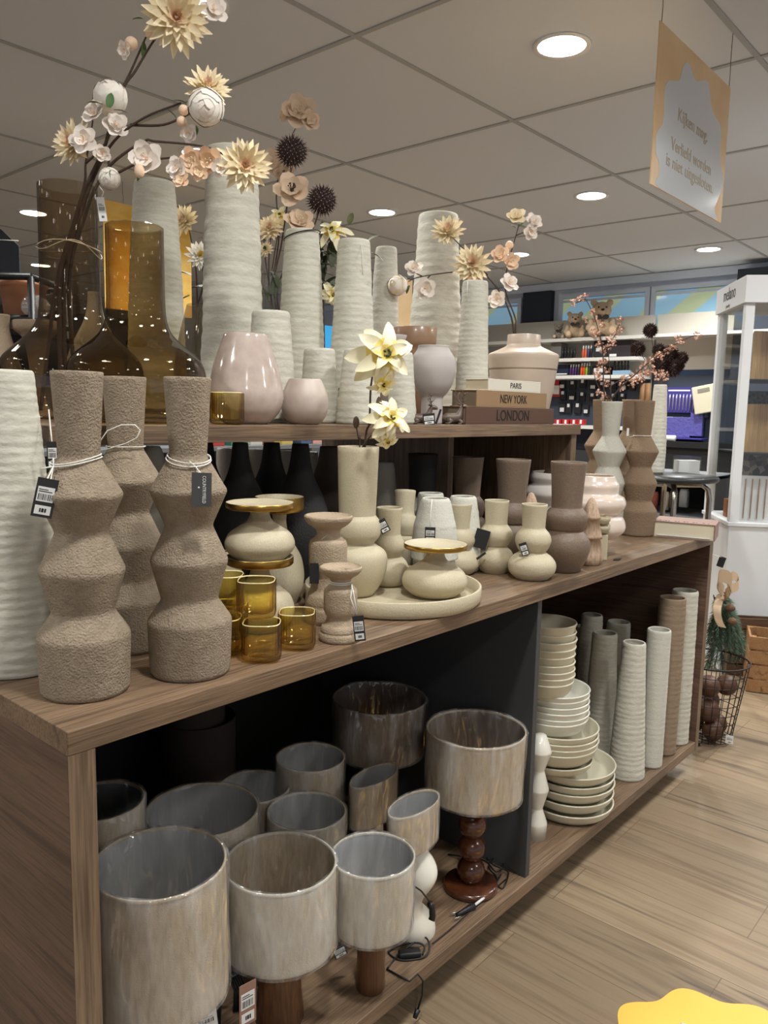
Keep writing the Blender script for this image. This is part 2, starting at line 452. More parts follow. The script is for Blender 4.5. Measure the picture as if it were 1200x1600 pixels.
# lintel trim under the ceiling along the window wall
struct('trim_3', MB().box((XW-.06, -8, CEIL-.09), (XW, 12, CEIL-.007)), mat('grey_blue_lintel', (212, 222, 236), .6))
# windows with printed blinds lit by day
m, nt, b = newmat('printed_blind_daylight'); L = nt.links
tc = N(nt, 'ShaderNodeTexCoord'); wv = N(nt, 'ShaderNodeTexWave', wave_type='BANDS', bands_direction='DIAGONAL'); wv.inputs['Scale'].default_value = 1.1; wv.inputs['Distortion'].default_value = 2.5; wv.inputs['Detail'].default_value = 0
rp = N(nt, 'ShaderNodeValToRGB'); rp.color_ramp.elements[0].position = .55; rp.color_ramp.elements[0].color = rgba((142, 184, 208)); rp.color_ramp.elements[1].position = .68; rp.color_ramp.elements[1].color = rgba((172, 184, 150))
L.new(tc.outputs['Object'], wv.inputs['Vector']); L.new(wv.outputs['Fac'], rp.inputs[0]); L.new(rp.outputs[0], b.inputs['Base Color']); L.new(rp.outputs[0], b.inputs['Emission Color'])
b.inputs['Emission Strength'].default_value = .42; b.inputs['Roughness'].default_value = .08
BLIND = m
FRAME = mat('blue_grey_window_frame', (206, 216, 232), .5)
wz0, wz1 = 2.2, 2.72
yw = lambda px, py: at(px, py, x=XW).y
for i, (pa, pb) in enumerate(((700, 812), (882, 1010), (1026, 1150))):
    ya, yb = yw(pa, 480), yw(pb, 480)
    wn = thing(f'window_{i+1}', '', '', (XW, (ya+yb)/2, wz0)); del wn['label'], wn['category']; wn['kind'] = 'structure'
    MB().box((XW-.03, yb, wz0), (XW-.012, ya, wz1-.06)).build('window_pane', BLIND, wn, True)
    f = MB()
    for lo, hi in (((yb-.05, wz0), (yb, wz1)), ((ya, wz0), (ya+.05, wz1)), ((yb, wz1-.05), (ya, wz1)), ((yb, wz1-.1), (ya, wz1-.075))):
        f.box((XW-.05, lo[0], lo[1]), (XW-.005, hi[0], hi[1]))
    f.build('window_frame', FRAME, wn, True)
struct('trim_4', MB().box((XW-.08, yw(866, 480), 1.0), (XW-.002, yw(822, 480), CEIL-.09)), NAVY)
struct('trim_5', MB().box((XW-.3, yw(1300, 430), 1.0), (XW-.002, yw(1168, 430), CEIL-.09)), NAVY)

# ================================================================== CEILING LIGHTS
DISC = emis('lit_downlight_disc', (255, 252, 246), 14)
RIMM = mat('white_downlight_rim', (230, 230, 230), .5)
where = ['above the middle of the display', 'behind the hanging sign, next along the row', 'between tall vases and the sign, farther back', 'small, near the glass cabinet', 'half behind the pink blossoms',
         'left of the smoke glass bottle', 'small, lower left by the black rack', 'glowing behind the blossoms of the tall branch', 'behind the topmost dahlia', 'beyond the picture, unseen', 'beyond the picture, unseen']
for i, (x, y) in enumerate(LIGHTS+FAR_LIGHTS):
    lb = 'round white recessed ceiling downlight '+(where[i] if i < len(where) else 'beyond the picture, unseen')
    t = thing('ceiling_light', lb, 'light', (x, y, CEIL), 0, 'round ceiling downlights')
    MB().lathe([(.098, -.002), (.118, -.002), (.118, -.012), (.098, -.008)], 40).build('rim', RIMM, t)
    MB().lathe([(.0005, -.006), (.098, -.006)], 40).build('diffuser', DISC, t)
    if i >= len(LIGHTS): continue
    ld = bpy.data.lights.new('downlight', 'AREA'); ld.shape = 'DISK'; ld.size = .19; ld.energy = LAMP_W*(1.7 if x > 3.8 else 1); ld.color = (.99, .99, .955); ld.spread = math.radians(150)
    lo = bpy.data.objects.new('lamp', ld); COL.objects.link(lo); lo.location = (0, 0, -.013); lo.parent = t
#--PART2
# ================================================================== DISPLAY TABLE
TZ, BZ, TX, TY = .92, .12, 2.52, 1.25
t = thing('display_table', 'long walnut-look shop display table with open compartments below', 'table', (TX/2, TY/2, 0))
MB().box((0, 0, TZ-.035), (TX, TY, TZ)).build('tabletop', OAKX, t, True, .0015)
MB().box((0, .001, .085), (.04, TY-.001, TZ-.035)).build('side_panel', OAKY, t, True, .001)
MB().box((TX-.035, .001, .085), (TX, TY-.001, TZ-.035)).build('side_panel', OAKY, t, True, .001)
MB().box((.0005, -.0002, .085), (.04, .0012, TZ-.0352)).build('edge_band', OAKZ, t, True)
MB().box((TX-.035, -.0002, .085), (TX-.0005, .0012, TZ-.0352)).build('edge_band', OAKZ, t, True)
MB().box((.04, 0, .085), (TX-.035, TY, BZ)).build('bottom_shelf', OAKX, t, True, .0015)
DIVX = 1.262
MB().box((DIVX, .012, BZ), (DIVX+.02, .80, TZ-.035)).build('divider_panel', DARKP, t, True, .001)['label'] = 'charcoal grey divider board'
MB().box((.04, .80, BZ), (TX-.035, .815, TZ-.035)).build('back_panel', BACKP, t, True)  # near-black panel put in so the compartment's deep shade stays black
for cx, cy in ((.12, .12), (TX-.09, .1), (.12, TY-.12), (TX-.09, TY-.1)):
    c = MB().lathe([(.0005, -.012), (.034, -.012), (.036, -.006), (.036, .006), (.034, .012), (.0005, .012)], 20, M=Matrix.Translation((cx, cy, .037)) @ Matrix.Rotation(PI/2, 4, 'X')).box((cx-.02, cy-.02, .07), (cx+.02, cy+.02, .085)).build('caster', BLACK, t, True)
# riser shelf on the table
SZ, SY = 1.32, .33
RX = on(908, SY, SZ).x
t = thing('riser_shelf', 'walnut-look raised shelf standing along the middle of the display table', 'shelf', (RX/2, .55, TZ))
MB().box((.15, SY, SZ-.035), (RX, 1.15, SZ)).build('shelf_board', OAKX, t, True, .0015)
MB().box((RX-.045, SY+.01, TZ), (RX-.01, 1.15, SZ-.035)).build('support_panel', OAKZ, t, True, .001)
sx2 = on(700, .56, 1.2).x
MB().box((sx2, .56, TZ), (sx2+.03, 1.15, SZ-.035)).build('support_panel', OAKZ, t, True, .001)
MB().box((.16, .45, TZ), (.19, 1.15, SZ-.035)).build('support_panel', OAKZ, t, True, .001)
MB().box((sx2+.03, .90, TZ), (RX-.045, .915, SZ-.035)).build('back_panel', mat('dark_red_brown_board', (52, 32, 30), .35), t, True)

# ------------------------------------------------------------------ tags with barcodes
def price_tag(P, W, H, label, tilt=0, knots=None, card='black', sticker=True, group=None, words=None, face=None, cat='tag', yaw=0):
    """card centred at P facing the aisle; knots = list of string paths"""
    P = Vector(P)
    n = Vector(face) if face else Vector((CAM.x-P.x, CAM.y-P.y, 0))
    n.z = 0; n.normalize(); n = Matrix.Rotation(yaw, 3, 'Z') @ n
    X = Vector((0, 0, 1)).cross(n); R = Matrix.Rotation(tilt, 3, n); X = R @ X; Y = n.cross(X)
    t = thing('price_tag', label, cat, P, 0, group)
    M = frame(P, X, Y); m = {'black': TAGB, 'grey': TAGG, 'white': PAPER, 'brown': mat('brown_kraft_card', (150, 116, 100), .7)}[card]
    MB().box((-W/2, -H/2, -.0006), (W/2, H/2, .0006), 0, M).build('card', m, t, True)
    if sticker:
        s = MB(); z0, z1 = .0007, .001
        s.box((-W*.4, -H*.1, z0), (W*.4, H*.28, z1), 0, M)
        s.box((-W*.38, -H*.43, z0), (W*.38, -H*.2, z1), 0, M)
        x = -W*.33
        rr = random.Random(int(P.x*1e4))
        while x < W*.33:
            k = rr.choice((.012, .02, .035))*W*1.3; s.box((x, -H*.06, z1), (x+k, H*.1, z1+.0002), 1, M); x += k+rr.choice((.02, .03))*W*1.3
        s.box((-W*.34, H*.15, z1), (W*.3, H*.17, z1+.0002), 1, M); s.box((-W*.34, H*.2, z1), (W*.1, H*.22, z1+.0002), 1, M)
        x = -W*.15
        for k in (.1, .16, .12): s.box((x, -H*.37, z1), (x+k*W*.7, -H*.27, z1+.0002), 1, M); x += k*W*.7+.03*W
        s.build('barcode_sticker', [PAPER, INK], t, True)['label'] = 'white barcode sticker'
    if words:
        text(words, H*.14, mat('white_print', (235, 235, 232), .6), t, M @ Matrix.Translation((W*.12, 0, .001)) @ Matrix.Rotation(-PI/2, 4, 'Z'), 'lettering', sx=.8)
        MB().ball((0, 0, 0), W*.05, 8, 4, sc=(1, 1, .1), M=M.to_3x3().to_4x4()).build('emblem', mat('white_print', (235, 235, 232), .6), t).location = (M @ Vector((-W*.14, H*.06, .001)))-P
    if knots:
        s = MB()
        for path in knots: s.tube(path, .0011 if card != 'wire' else .0008, 5)
        s.build('string', STRING, t, True)
    return t
def loop(P, r, z, n=28, a0=0, a1=2*PI, dz=0):
    return [Vector((P[0]+r*math.cos(a0+(a1-a0)*i/n), P[1]+r*math.sin(a0+(a1-a0)*i/n), z+dz*math.sin(PI*i/n))) for i in range(n+1)]
def tied(P, r, z, ak, drop=.014, out=.010, n=36):
    pts = []
    for i in range(n+1):
        a = 2*PI*i/n; f = ((1+math.cos(a-ak))/2)**2; pts.append(Vector((P[0]+(r+out*f)*math.cos(a), P[1]+(r+out*f)*math.sin(a), z-drop*f)))
    return pts
def facing(P, Q=CAM):
    return math.atan2(Q[1]-P[1], Q[0]-P[0])

# ================================================================== TALL HOURGLASS VASES (taupe plaster)
PB = stand(298, 1068, 62, TZ)
rowsB = [(1048, 62), (966, 64.5), (934, 43), (874, 60), (820, 36), (766, 60), (712, 28.5), (591, 36.5)]
hp = prof(PB, rowsB); hp[0] = (hp[0][0]*.985, 0)
HOUR_H = hp[-1][1]
def hour_mb(rough):
    pr = soft([(hp[0][0]-.004, 0), (hp[0][0], .005)]+hp[1:], .005, 3)
    # densify so that the plaster reads lumpy in outline
    den = []
    for a, b in zip(pr, pr[1:]):
        n = max(1, int((Vector(a)-Vector(b)).length/.006))
        den += [(a[0]+(b[0]-a[0])*i/n, a[1]+(b[1]-a[1])*i/n) for i in range(n)]
    den.append(pr[-1])
    return MB().lathe(vessel(den, .006, .16), 72, fn=lambda a, z: 1+rough*(math.sin(a*17+z*260)*math.sin(z*390+a*5)+.6*math.sin(a*29-z*510)))
def tallvase(P, label, m, rough=.0014, group='taupe hourglass vases', me=None, name='hourglass_vase'):
    o = hour_mb(rough).build(name, m, loc=P) if me is None else None
    if me is not None:
        o = bpy.data.objects.new(name, me.data); COL.objects.link(o); o.location = P
    return tag(o, label, 'vase', group)
vB = tallvase(PB, 'rough taupe hourglass vase with a grey hang tag on white string', TAUPE)
PA = stand(135, 1101, 71, TZ)
vA = tallvase(PA, 'rough taupe hourglass vase nearest the table corner, black barcode tag on its string', TAUPE, me=vB)
vA.rotation_euler.z = 1.3; s = hp[-1][1]; sc = (zat(PA, 582)-TZ)/s; vA.scale = (sc, sc, sc)
PA2 = on(203, .285, TZ); 
vA2 = tallvase(PA2, 'rough taupe hourglass vase behind the two front ones, string loop standing up', TAUPE, me=vB)
sc2 = (zat(PA2, 590)-TZ)/s; vA2.scale = (sc2,)*3; vA2.rotation_euler.z = 2.2
neck_r = hp[6][0]
# strings and tags
a = facing(PA)
K = PA+Vector((math.cos(a+.75), math.sin(a+.75), 0))*-.0
zn = TZ+hp[6][1]*sc+.004; rn = neck_r*sc+.0015
knA = PA+Vector((math.cos(a-.95), math.sin(a-.95), 0))*(rn+.012); knA.z = zn-.016
tagA = at(70, 778, d=dep(PA)-.10)
price_tag(tagA, .028, .056, 'black barcode tag hanging left of the nearest taupe vase', -.22,
          [tied(PA, rn, zn, a-1.0), tied(PA, rn+.001, zn-.004, a-1.0, .013, .010)] + [[knA+Vector((0, 0, .012)), knA, (knA*.4+tagA*.6)+Vector((.003, 0, .004)), tagA+Vector((0, 0, .026))], [knA, (knA*.6+tagA*.4)+Vector((-.004, 0, .0)), tagA+Vector((0, 0, .026))],
           [knA, knA+Vector((-.016, .006, -.004))]], group='black barcode tags')
a = facing(PB); znB = TZ+hp[6][1]+.004; rB = neck_r+.0015
tagB = at(315, 765, d=dep(PB)-.108)
knB = PB+Vector((math.cos(a+.25), math.sin(a+.25), 0))*(rB+.01); knB.z = znB-.018
price_tag(tagB, .030, .052, 'dark grey hang tag with white lettering on the second taupe vase', -.02,
          [tied(PB, rB, znB, a+.25), tied(PB, rB+.001, znB-.003, a+.1, .016, .011), [knB, (knB+tagB)/2+Vector((.004, 0, .004)), tagB+Vector((0, 0, .024))], [knB+Vector((-.01, 0, .008)), knB, tagB+Vector((0, 0, .024))]],
          card='grey', sticker=False, words='COUNTRYFIELD')
s_ = MB(); z2 = TZ+hp[6][1]*sc2
c2 = [at(px, py, d=dep(PA2)-.095) for px, py in ((152, 705), (156, 690), (168, 673), (190, 664), (211, 664), (219, 672), (214, 684), (196, 693), (170, 701), (154, 705))]
s_.tube(loop(PA2, neck_r*sc2+.004, z2+.004), .001, 5).tube(c2, .001, 5)
tag(s_.build('string_loop', STRING), 'white string loop standing up on the rear taupe vase', 'string')

# ================================================================== RIBBED CONE VASES
def cone_mesh(P, rows, ribs, amp=.014, wall=.006, seed=0, rough=.004, hollow=.12, flat=True):
    pr0 = prof(P, rows) if rows[0][0] > 3 else rows
    zb = pr0[0][1]; H = pr0[-1][1]
    rr = random.Random(seed); pts = []
    n = int(ribs*7)
    ph = [rr.random()*6 for _ in range(6)]
    for i in range(n+1):
        z = H*i/n
        # interpolate the radius between rows
        for (ra, za), (rb, zb2) in zip(pr0, pr0[1:]):
            if za <= z <= zb2 or zb2 == H:
                tt = 0 if zb2 == za else min(1, max(0, (z-za)/(zb2-za)))
                r = ra+(rb-ra)*tt
                if z <= zb2: break
        q = z/H*ribs
        w = math.sin(2*PI*q+1.2*math.sin(q*.9+ph[0]))
        r *= 1+amp*(w*.5-.5+.35*math.sin(q*1.7+ph[1]))
        pts.append((r, z))
    e = .006
    pts = [(pts[0][0]-e, 0), (pts[0][0]-e*.25, e*.3)]+[p for p in pts if e < p[1] < H-e*.7]+[(pts[-1][0]-e*.25, H-e*.25)]
    wob = lambda a, z: 1+rough*(math.sin(a*3+z*60+ph[2])+math.sin(a*7-z*110+ph[3])*.6+math.sin(a*2+z*21+ph[4]))
    return MB().lathe(vessel(pts, wall, hollow), 64, fn=wob)
def cone(P, rows, label, m=RIBW, ribs=26, group='ribbed off-white cone vases', name='ribbed_vase', **k):
    o = cone_mesh(P, rows, ribs, seed=len(label)*7+int(P[0]*100), **k).build(name, m, loc=P)
    return tag(o, label, 'vase', group)
P = on(28, .32, TZ)
white0 = cone(P, [(1040, 76), (900, 66), (760, 55), (578, 40)], 'large ribbed white vase at the very left on the table', ribs=30, rough=.006)
tagW = at(82, 712, d=dep(P)-.066)
price_tag(tagW, .016, .045, 'small black tag half hidden between the big white vase and the taupe vase', 0, [[tagW+Vector((0, 0, .02)), at(80, 680, d=dep(P)-.06), at(76, 640, d=dep(P)-.05)]], group='black barcode tags')

# upper shelf: tall cones, nearest the camera at px column, plane y
def shelfcone(px, y, rows, label, **k):
    P = on(px, y, SZ); return cone(P, rows, label, **k)
shelfcone(247, 1.04, [(640, 47), (520, 43), (400, 39), (285, 31)], 'tall ribbed off-white vase behind the amber bottle', ribs=30)
big = shelfcone(364, .68, [(660, 55), (520, 47), (400, 44.5), (235, 40)], 'widest and tallest ribbed off-white vase, dahlia at its rim', ribs=20, amp=.02)
c3 = shelfcone(470, .66, [(655, 42), (520, 35), (440, 31), (361, 26)], 'tall ribbed off-white vase with a black cord round its top', ribs=26)
c4 = shelfcone(549, .54, [(658, 43), (520, 33), (440, 28.5), (376, 25)], 'tall ribbed off-white vase with a barcode tag hanging from its rim', ribs=26)
c5 = shelfcone(598, .86, [(640, 27), (520, 22), (440, 19.5), (387, 16.5)], 'slim ribbed vase standing behind and right of the tagged vase', ribs=24)
c6 = shelfcone(676, .90, [(655, 51), (550, 43), (440, 36), (336, 31)], 'tall wide ribbed vase behind the dahlia spray', ribs=22, amp=.02)
c7 = shelfcone(735, .52, [(640, 27), (560, 24), (480, 21.5), (440, 20)], 'ribbed vase with a tag under the yellow dahlia', ribs=26)
shelfcone(423, .52, [(655, 38), (600, 37), (560, 35), (487, 29.5)], 'short ribbed vase behind the pink glass vase', ribs=14)
shelfcone(498, .50, [(662, 30), (620, 28.5), (545, 24.5)], 'small ribbed vase between the pink bowl and the tall tagged vase', ribs=10, hollow=.05)
shelfcone(561, .385, [(664, 37), (620, 33), (546, 26)], 'small ribbed vase on the shelf edge behind the yellow poinsettias', ribs=10, hollow=.05)
shelfcone(627, .42, [(664, 25), (620, 21), (551, 15.5)], 'small ribbed vase partly hidden right of the yellow poinsettias', ribs=10, hollow=.05)
def tip(o): return Vector(o.location)+Vector((0, 0, max(v.co.z for v in o.data.vertices)))
# cords and tags on the shelf cones
T = tip(c3); r = 26*dep(T)/F
s_ = MB(); cc = loop((T.x, T.y), r+.004, T.z-.013, 32)
for i, p in enumerate(cc): p.z -= .012*math.sin(i/32*2*PI-.6)
s_.tube(cc, .0016, 6); 
tag(s_.build('black_cord', BLACK), 'black cord tied round the top of a ribbed vase', 'cord')
tg = at(567, 459, d=dep(c4.location)-.075); T = tip(c4)
price_tag(tg, .024, .053, 'black barcode tag on white string on the tall ribbed vase in the middle', 0, [[tg+Vector((0, 0, .025)), at(566, 400, d=dep(T)-.052), at(564, 374.5, d=dep(T)-.03), Vector((T.x, T.y, T.z-.004))]], group='black barcode tags')
tg = at(728, 495, d=dep(c7.location)-.06); T = tip(c7)
price_tag(tg, .027, .053, 'black barcode tag on the ribbed vase under the yellow dahlia', 0, [[tg+Vector((0, 0, .025)), at(730, 455, d=dep(T)-.05), at(731, 440, d=dep(T)-.045)]], group='black barcode tags')
dq_ = dep(on(423, .52, SZ)); tg = at(455, 578, d=dq_)
price_tag(tg, .008, .05, 'thin black tag seen edge-on beside the short ribbed vase', 0, [[tg+Vector((0, 0, .02)), at(453, 520, d=dq_), at(451, 492, d=dq_)]], sticker=False)
dq_ = dep(on(561, .385, SZ)); tg = at(531, 622, d=dq_)
price_tag(tg, .008, .05, 'thin black tag seen edge-on left of the small ribbed vase by the poinsettias', 0, [[tg+Vector((0, 0, .02)), at(533, 585, d=dq_), at(537, 548, d=dq_)]], sticker=False)

# ================================================================== GLASS ON THE UPPER SHELF
def glassbottle(px, y, rows, label, m):
    P = on(px, y, SZ)
    pr = prof(P, rows); pr[0] = (pr[0][0], .002)
    t = thing('glass_bottle_vase', label, 'vase', P, 0, 'big glass bottle vases')
    sp_ = spline(pr, 6)
    MB().lathe([(.0005, .001)]+sp_, 72).build('outer_wall', m, t)
    MB().lathe([(max(r-.005, .001), z) for r, z in sp_ if z > .012], 72).lathe([(sp_[-1][0]-.005, sp_[-1][1]), (sp_[-1][0]-.0025, sp_[-1][1]+.002), (sp_[-1][0], sp_[-1][1])], 72).build('inner_wall', glass(m.name+'_inner', (244, 238, 226), .01, .04, .5), t)
    return t
gb2 = glassbottle(216, .475, [(655, 92), (640, 101), (610, 106), (585, 105), (565, 99), (550, 86), (535, 68), (520, 54), (503, 47), (480, 44.5), (440, 44), (355, 44)], 'amber-brown glass bottle vase with a wide flared body', AMBTUBE)
gb1 = glassbottle(116, .81, [(655, 90), (635, 101), (610, 107), (585, 107), (563, 102), (547, 88), (532, 72), (515, 57), (497, 49), (470, 45.5), (420, 44.5), (292, 44.5)], 'tall smoke-brown glass bottle vase holding the flowering branches', SMOKE)
# wire round the neck of the tall bottle
Pn = Vector(gb1.location); zr = zat(Pn, 388); r = 46*dep((Pn.x, Pn.y, zr))/F
s_ = MB(); cc = loop(Pn, r+.003, zr, 40)
for i, p in enumerate(cc): p.z += .006*math.sin(i/40*4*PI)
s_.tube(cc, .0013, 5); cc = [p+Vector((0, 0, .01*math.sin(i*.5)-.006)) for i, p in enumerate(cc)]; s_.tube(cc, .001, 5)
tag(s_.build('neck_wire', mat('pale_wire', (190, 172, 140), .4, .6)), 'thin pale wire wound round the neck of the smoke glass bottle', 'wire')
tg = at(159, 327, d=dep(gb1.location)-.09)
price_tag(tg, .017, .052, 'translucent label card hanging beside the neck of the smoke glass bottle', .12, [[tg+Vector((0, 0, .025)), at(162, 300, d=dep(tg)), at(150, 285, d=dep(tg)+.03)]], card='white', sticker=True)
# pale beige glass vase
P = on(324, .87, SZ); 
t = thing('glass_vase', 'clear pale beige trapezoid glass vase between two ribbed vases', 'vase', P)
pr = prof(P, [(655, 43), (620, 47), (580, 50), (530, 43), (477, 30)]); MB().lathe([(.0005, 0)]+spline(pr, 5), 56).build('wall', BEIGEG, t)
# pink glass vase
P = on(384, .42, SZ); pr = prof(P, [(662, 32), (655, 42), (640, 54), (618, 59), (595, 55), (565, 48), (523, 34)]); pr[0] = (pr[0][0], 0)
tag(MB().lathe(vessel(spline(pr, 6), .004), 64).build('pink_glass_vase', PINKG, loc=P), 'large milky pink bubble glass vase with narrow mouth', 'vase')
P = on(476, .385, SZ); pr = prof(P, [(664, 21), (655, 30), (640, 36), (620, 36), (603, 30), (593, 25)]); pr[0] = (pr[0][0], 0)
tag(MB().lathe(vessel(spline(pr, 6), .004), 56).build('small_glass_vase', PINKM, loc=P), 'small frosted pink glass vase right of the large pink one', 'vase')
# brown cup vase + white bowls behind the lilac vase
P = on(645, .71, SZ)
pr = prof(P, [(640, 30), (570, 30), (552, 29), (543, 30), (540, 33), (534, 33.5), (513, 34.5)]); pr[0] = (pr[0][0], 0)
tag(MB().lathe(vessel(pr, .004, .03), 48).build('brown_glass_vase', BRGLASS, loc=P), 'frosted brown glass vase with collared rim behind the lilac vase', 'vase')
P = on(614, .64, SZ)
pr = prof(P, [(655, 16), (600, 20), (560, 20), (550, 18), (541, 16), (537, 17), (530, 17), (524, 19)]); pr[0] = (pr[0][0], 0)
tag(MB().lathe(vessel(pr, .003, .03), 40).build('lilac_grey_vase', MAUVE, loc=P), 'pale grey vase with flared rim left of the brown glass vase', 'vase')
P = on(674, .42, SZ); pr = prof(P, [(664, 17), (640, 17), (622, 17), (614, 23), (600, 31), (578, 36), (560, 33.5), (549, 27), (544, 24.5), (541, 24.5)]); pr[0] = (pr[0][0], 0)
tag(MB().lathe(vessel(spline(pr, 5), .004), 56).build('footed_vase', MAUVE, loc=P), 'round matt lilac-grey footed vase behind the deer', 'vase')
# blush vase with collar
P = on(813, .50, SZ); HEX = P
pr = prof(P, [(658, 39), (640, 43), (612, 48), (560, 55), (554, 54.5), (543, 30), (540, 26), (524, 25.5)]); pr[0] = (pr[0][0], 0)
tag(MB().lathe(vessel(soft(pr, .008), .004, .12), 64).build('shouldered_vase', BLUSH, loc=P), 'blush shouldered glass vase with collar holding the dahlia spray', 'vase', )

# ------------------------------------------------------------------ amber ribbed tealight glasses
def squircle(a, p=3.2):
    c, s = abs(math.cos(a)), abs(math.sin(a)); return 1/((c**p+s**p)**(1/p))
GL_R, GL_H = .034, .066
def amberglass(P, rz, label, sc=1):
    t = thing('tealight_glass', label, 'glass', P, rz, 'ribbed amber tealight glasses')
    rib = lambda a, z: squircle(a)*(1+.02*math.cos(a*44))
    MB().lathe([(.0005, .001), (.026, .001), (GL_R-.001, .004), (GL_R, .008), (GL_R, GL_H)], 176, fn=rib).build('outer_wall', AMBER, t)
    sm = lambda a, z: squircle(a)
    MB().lathe([(GL_R-.001, GL_H), (GL_R-.0018, GL_H+.0016), (GL_R-.003, GL_H)], 88, fn=sm).build('rim', mat('bright_amber_rim', (228, 212, 160), .12, .2), t)
    MB().lathe([(GL_R-.003, GL_H), (GL_R-.003, .013), (.024, .009), (.0005, .009)], 88, fn=sm).build('base', AMBERB, t)
    t.scale = (sc,)*3
    return t
rz = YAW-PI/2+.05
gf = stand(409, 1040, 36, TZ); amberglass(gf, rz, 'ribbed amber tealight glass at the front of the pyramid, on the table')
gr = stand(463, 1023, 29, TZ); gr = gr+Vector((.012, .012, 0)); amberglass(gr, rz, 'ribbed amber tealight glass on the table right of the front one')
gl = gf+Vector((-.028, .074, 0)); amberglass(gl, rz, 'ribbed amber tealight glass on the table half hidden behind the taupe vase')
gt = (gf+gr)/2*.62+gl*.38; gt = Vector((gt.x-.004, gt.y, TZ+GL_H+.002)); amberglass(gt, rz, 'ribbed amber tealight glass stacked on top of the front ones')
gq = gf+Vector((.036, .125, 0)); gk = gl+Vector((.02, .055, 0))
gt2 = Vector((gl.x+.03, gl.y+.032, TZ+GL_H+.002)); amberglass(gt2, rz, 'ribbed amber tealight glass stacked at the back, left of the top one')
amberglass(gl+Vector((.07, .07, 0)), rz, 'ribbed amber tealight glass on the table behind the pyramid')
P = on(355, .365, SZ); amberglass(P, rz, 'ribbed amber tealight glass on the raised shelf before the pink vase', 1.0)

# ================================================================== CANDLE HOLDERS
def brass_holder(P, R, label, s=None):
    """cream onion body on the level of P, brass-rimmed dish on a thin neck"""
    t = thing('candle_dish', label, 'candle holder', P, 0, 'cream candle dishes with brass rims')
    body = spline([(R*.72, 0), (R*.95, R*.22), (R*1.02, R*.45), (R*.9, R*.72), (R*.62, R*.92), (R*.38, R*1.08), (R*.28, R*1.28), (R*.30, R*1.42)], 6)
    MB().lathe([(.0005, 0)]+body, 56).build('body', CREAM, t)
    z = R*1.42
    MB().lathe([(R*.3, z-.001), (R*.95, z+.002), (R*.985, z+.004), (R*.985, z+.013), (R*.97, z+.014)], 56).build('brass_rim', GOLD, t)['label'] = 'brass rim of the dish'
    MB().lathe([(R*.972, z+.0135), (R*.94, z+.014), (R*.9, z+.010), (R*.2, z+.0085), (R*.1, z+.008), (.0005, z+.006)], 56).build('dish', CREAM, t)
    return t, z+.0105
TRP = stand(613, 965, 128, TZ); TRP = TRP+Vector((0, 0, 0))
P = stand(678, 936, 36, TZ+.012); h1, _ = brass_holder(P, 50*dep(P)/F, 'cream candle dish with brass rim standing at the front of the round tray')
P = on(406, .215, TZ); R = 53*dep((P.x, P.y, 1.0))/F
ztop = zat(P, 787); 
lo_, zz = brass_holder(P, R, 'lower cream candle dish carrying another one behind the amber glasses')
lo_.scale = (1, 1, ((zat(P, 872)-TZ))/zz)
P2 = Vector((P.x, P.y, zat(P, 872)))
up_, zz = brass_holder(P2, R, 'upper cream candle dish stacked on another, left of the centre'); up_.scale = (1, 1, (ztop-P2.z)/zz)
P = on(436, .345, TZ); h3, zz = brass_holder(P, 38*dep(P)/F, 'cream candle dish in the shade behind the stacked pair'); h3.scale = (1, 1, (zat(P, 782)-TZ)/zz)
P = on(345, .45, TZ)
tag(MB().lathe(vessel(spline([(.03, 0), (.045, .02), (.05, .05), (.042, .085), (.03, .105), (.02, .112)], 5), .004), 48).build('onion_vase', CREAM, loc=P), 'squat taupe onion vase in the shade left of the stacked candle dishes', 'vase')

def taupe_holder(P, k, label, sz=None):
    t = thing('candle_holder', label, 'candle holder', P, 0, 'sandy taupe candle holders')
    pr = [(.036, 0), (.039, .004), (.038, .013), (.035, .016), (.036, .019), (.034, .026), (.028, .031), (.025, .038), (.024, .043), (.029, .051), (.0305, .06), (.0305, .088), (.029, .095), (.021, .101), (.018, .108), (.02, .114), (.032, .122), (.038, .129), (.0385, .1345), (.036, .136)]
    sz = sz or k; HT = .136*sz
    zf_ = lambda z: HT-(.136-z)*k if z > .05 else z*(HT-.086*k)/.05
    pr = [(r*k, zf_(z)) for r, z in pr]
    MB().lathe([(.0005, 0)]+soft(pr, .003), 56, fn=lambda a, z: 1+.006*math.sin(a*23+z*700)*math.sin(a*9-z*400)).build('body', TAUPE2, t)
    MB().lathe([(.036*k, zf_(.136)), (.034*k, zf_(.133)), (.026*k, zf_(.1305)), (.0095*k, zf_(.130)), (.009*k, zf_(.122)), (.0005, zf_(.122))], 56).build('dish', TAUPE2, t)
    return t
P = stand(531, 1010, 39, TZ); dH = dep((P.x, P.y, 1.0)); k1 = (zat(P, 886)-TZ)/.134; taupe_holder(P, k1, 'sandy taupe candle holder at the table edge with a barcode tag')
H1 = P
tg = at(561, 982, d=dep(H1)-.055)
zk = TZ+.108*k1
price_tag(tg, .021, .048, 'black barcode tag hanging from the front candle holder', .12, [loop(H1, .0195*k1, zk), loop(H1, .0205*k1, zk-.003), [H1+Vector((.004, -.0215*k1, 0))+Vector((0, 0, zk-TZ)), at(552, 925, d=dep(H1)-.055), at(558, 960, d=dep(H1)-.055)], [H1+Vector((.008, -.0215*k1, zk-TZ)), at(548, 935, d=dep(H1)-.055), at(557, 960, d=dep(H1)-.055)]], group='black barcode tags')
P = stand(511, 979, 37, TZ); k2 = (zat(P, 807)-TZ)/.134; taupe_holder(P, 37.5*dep(P)/F/.0385, 'sandy taupe candle holder behind the front one, string round its neck', k2)
tg = at(491, 896, d=dep(P)-.05); zk = zat(P, 829)
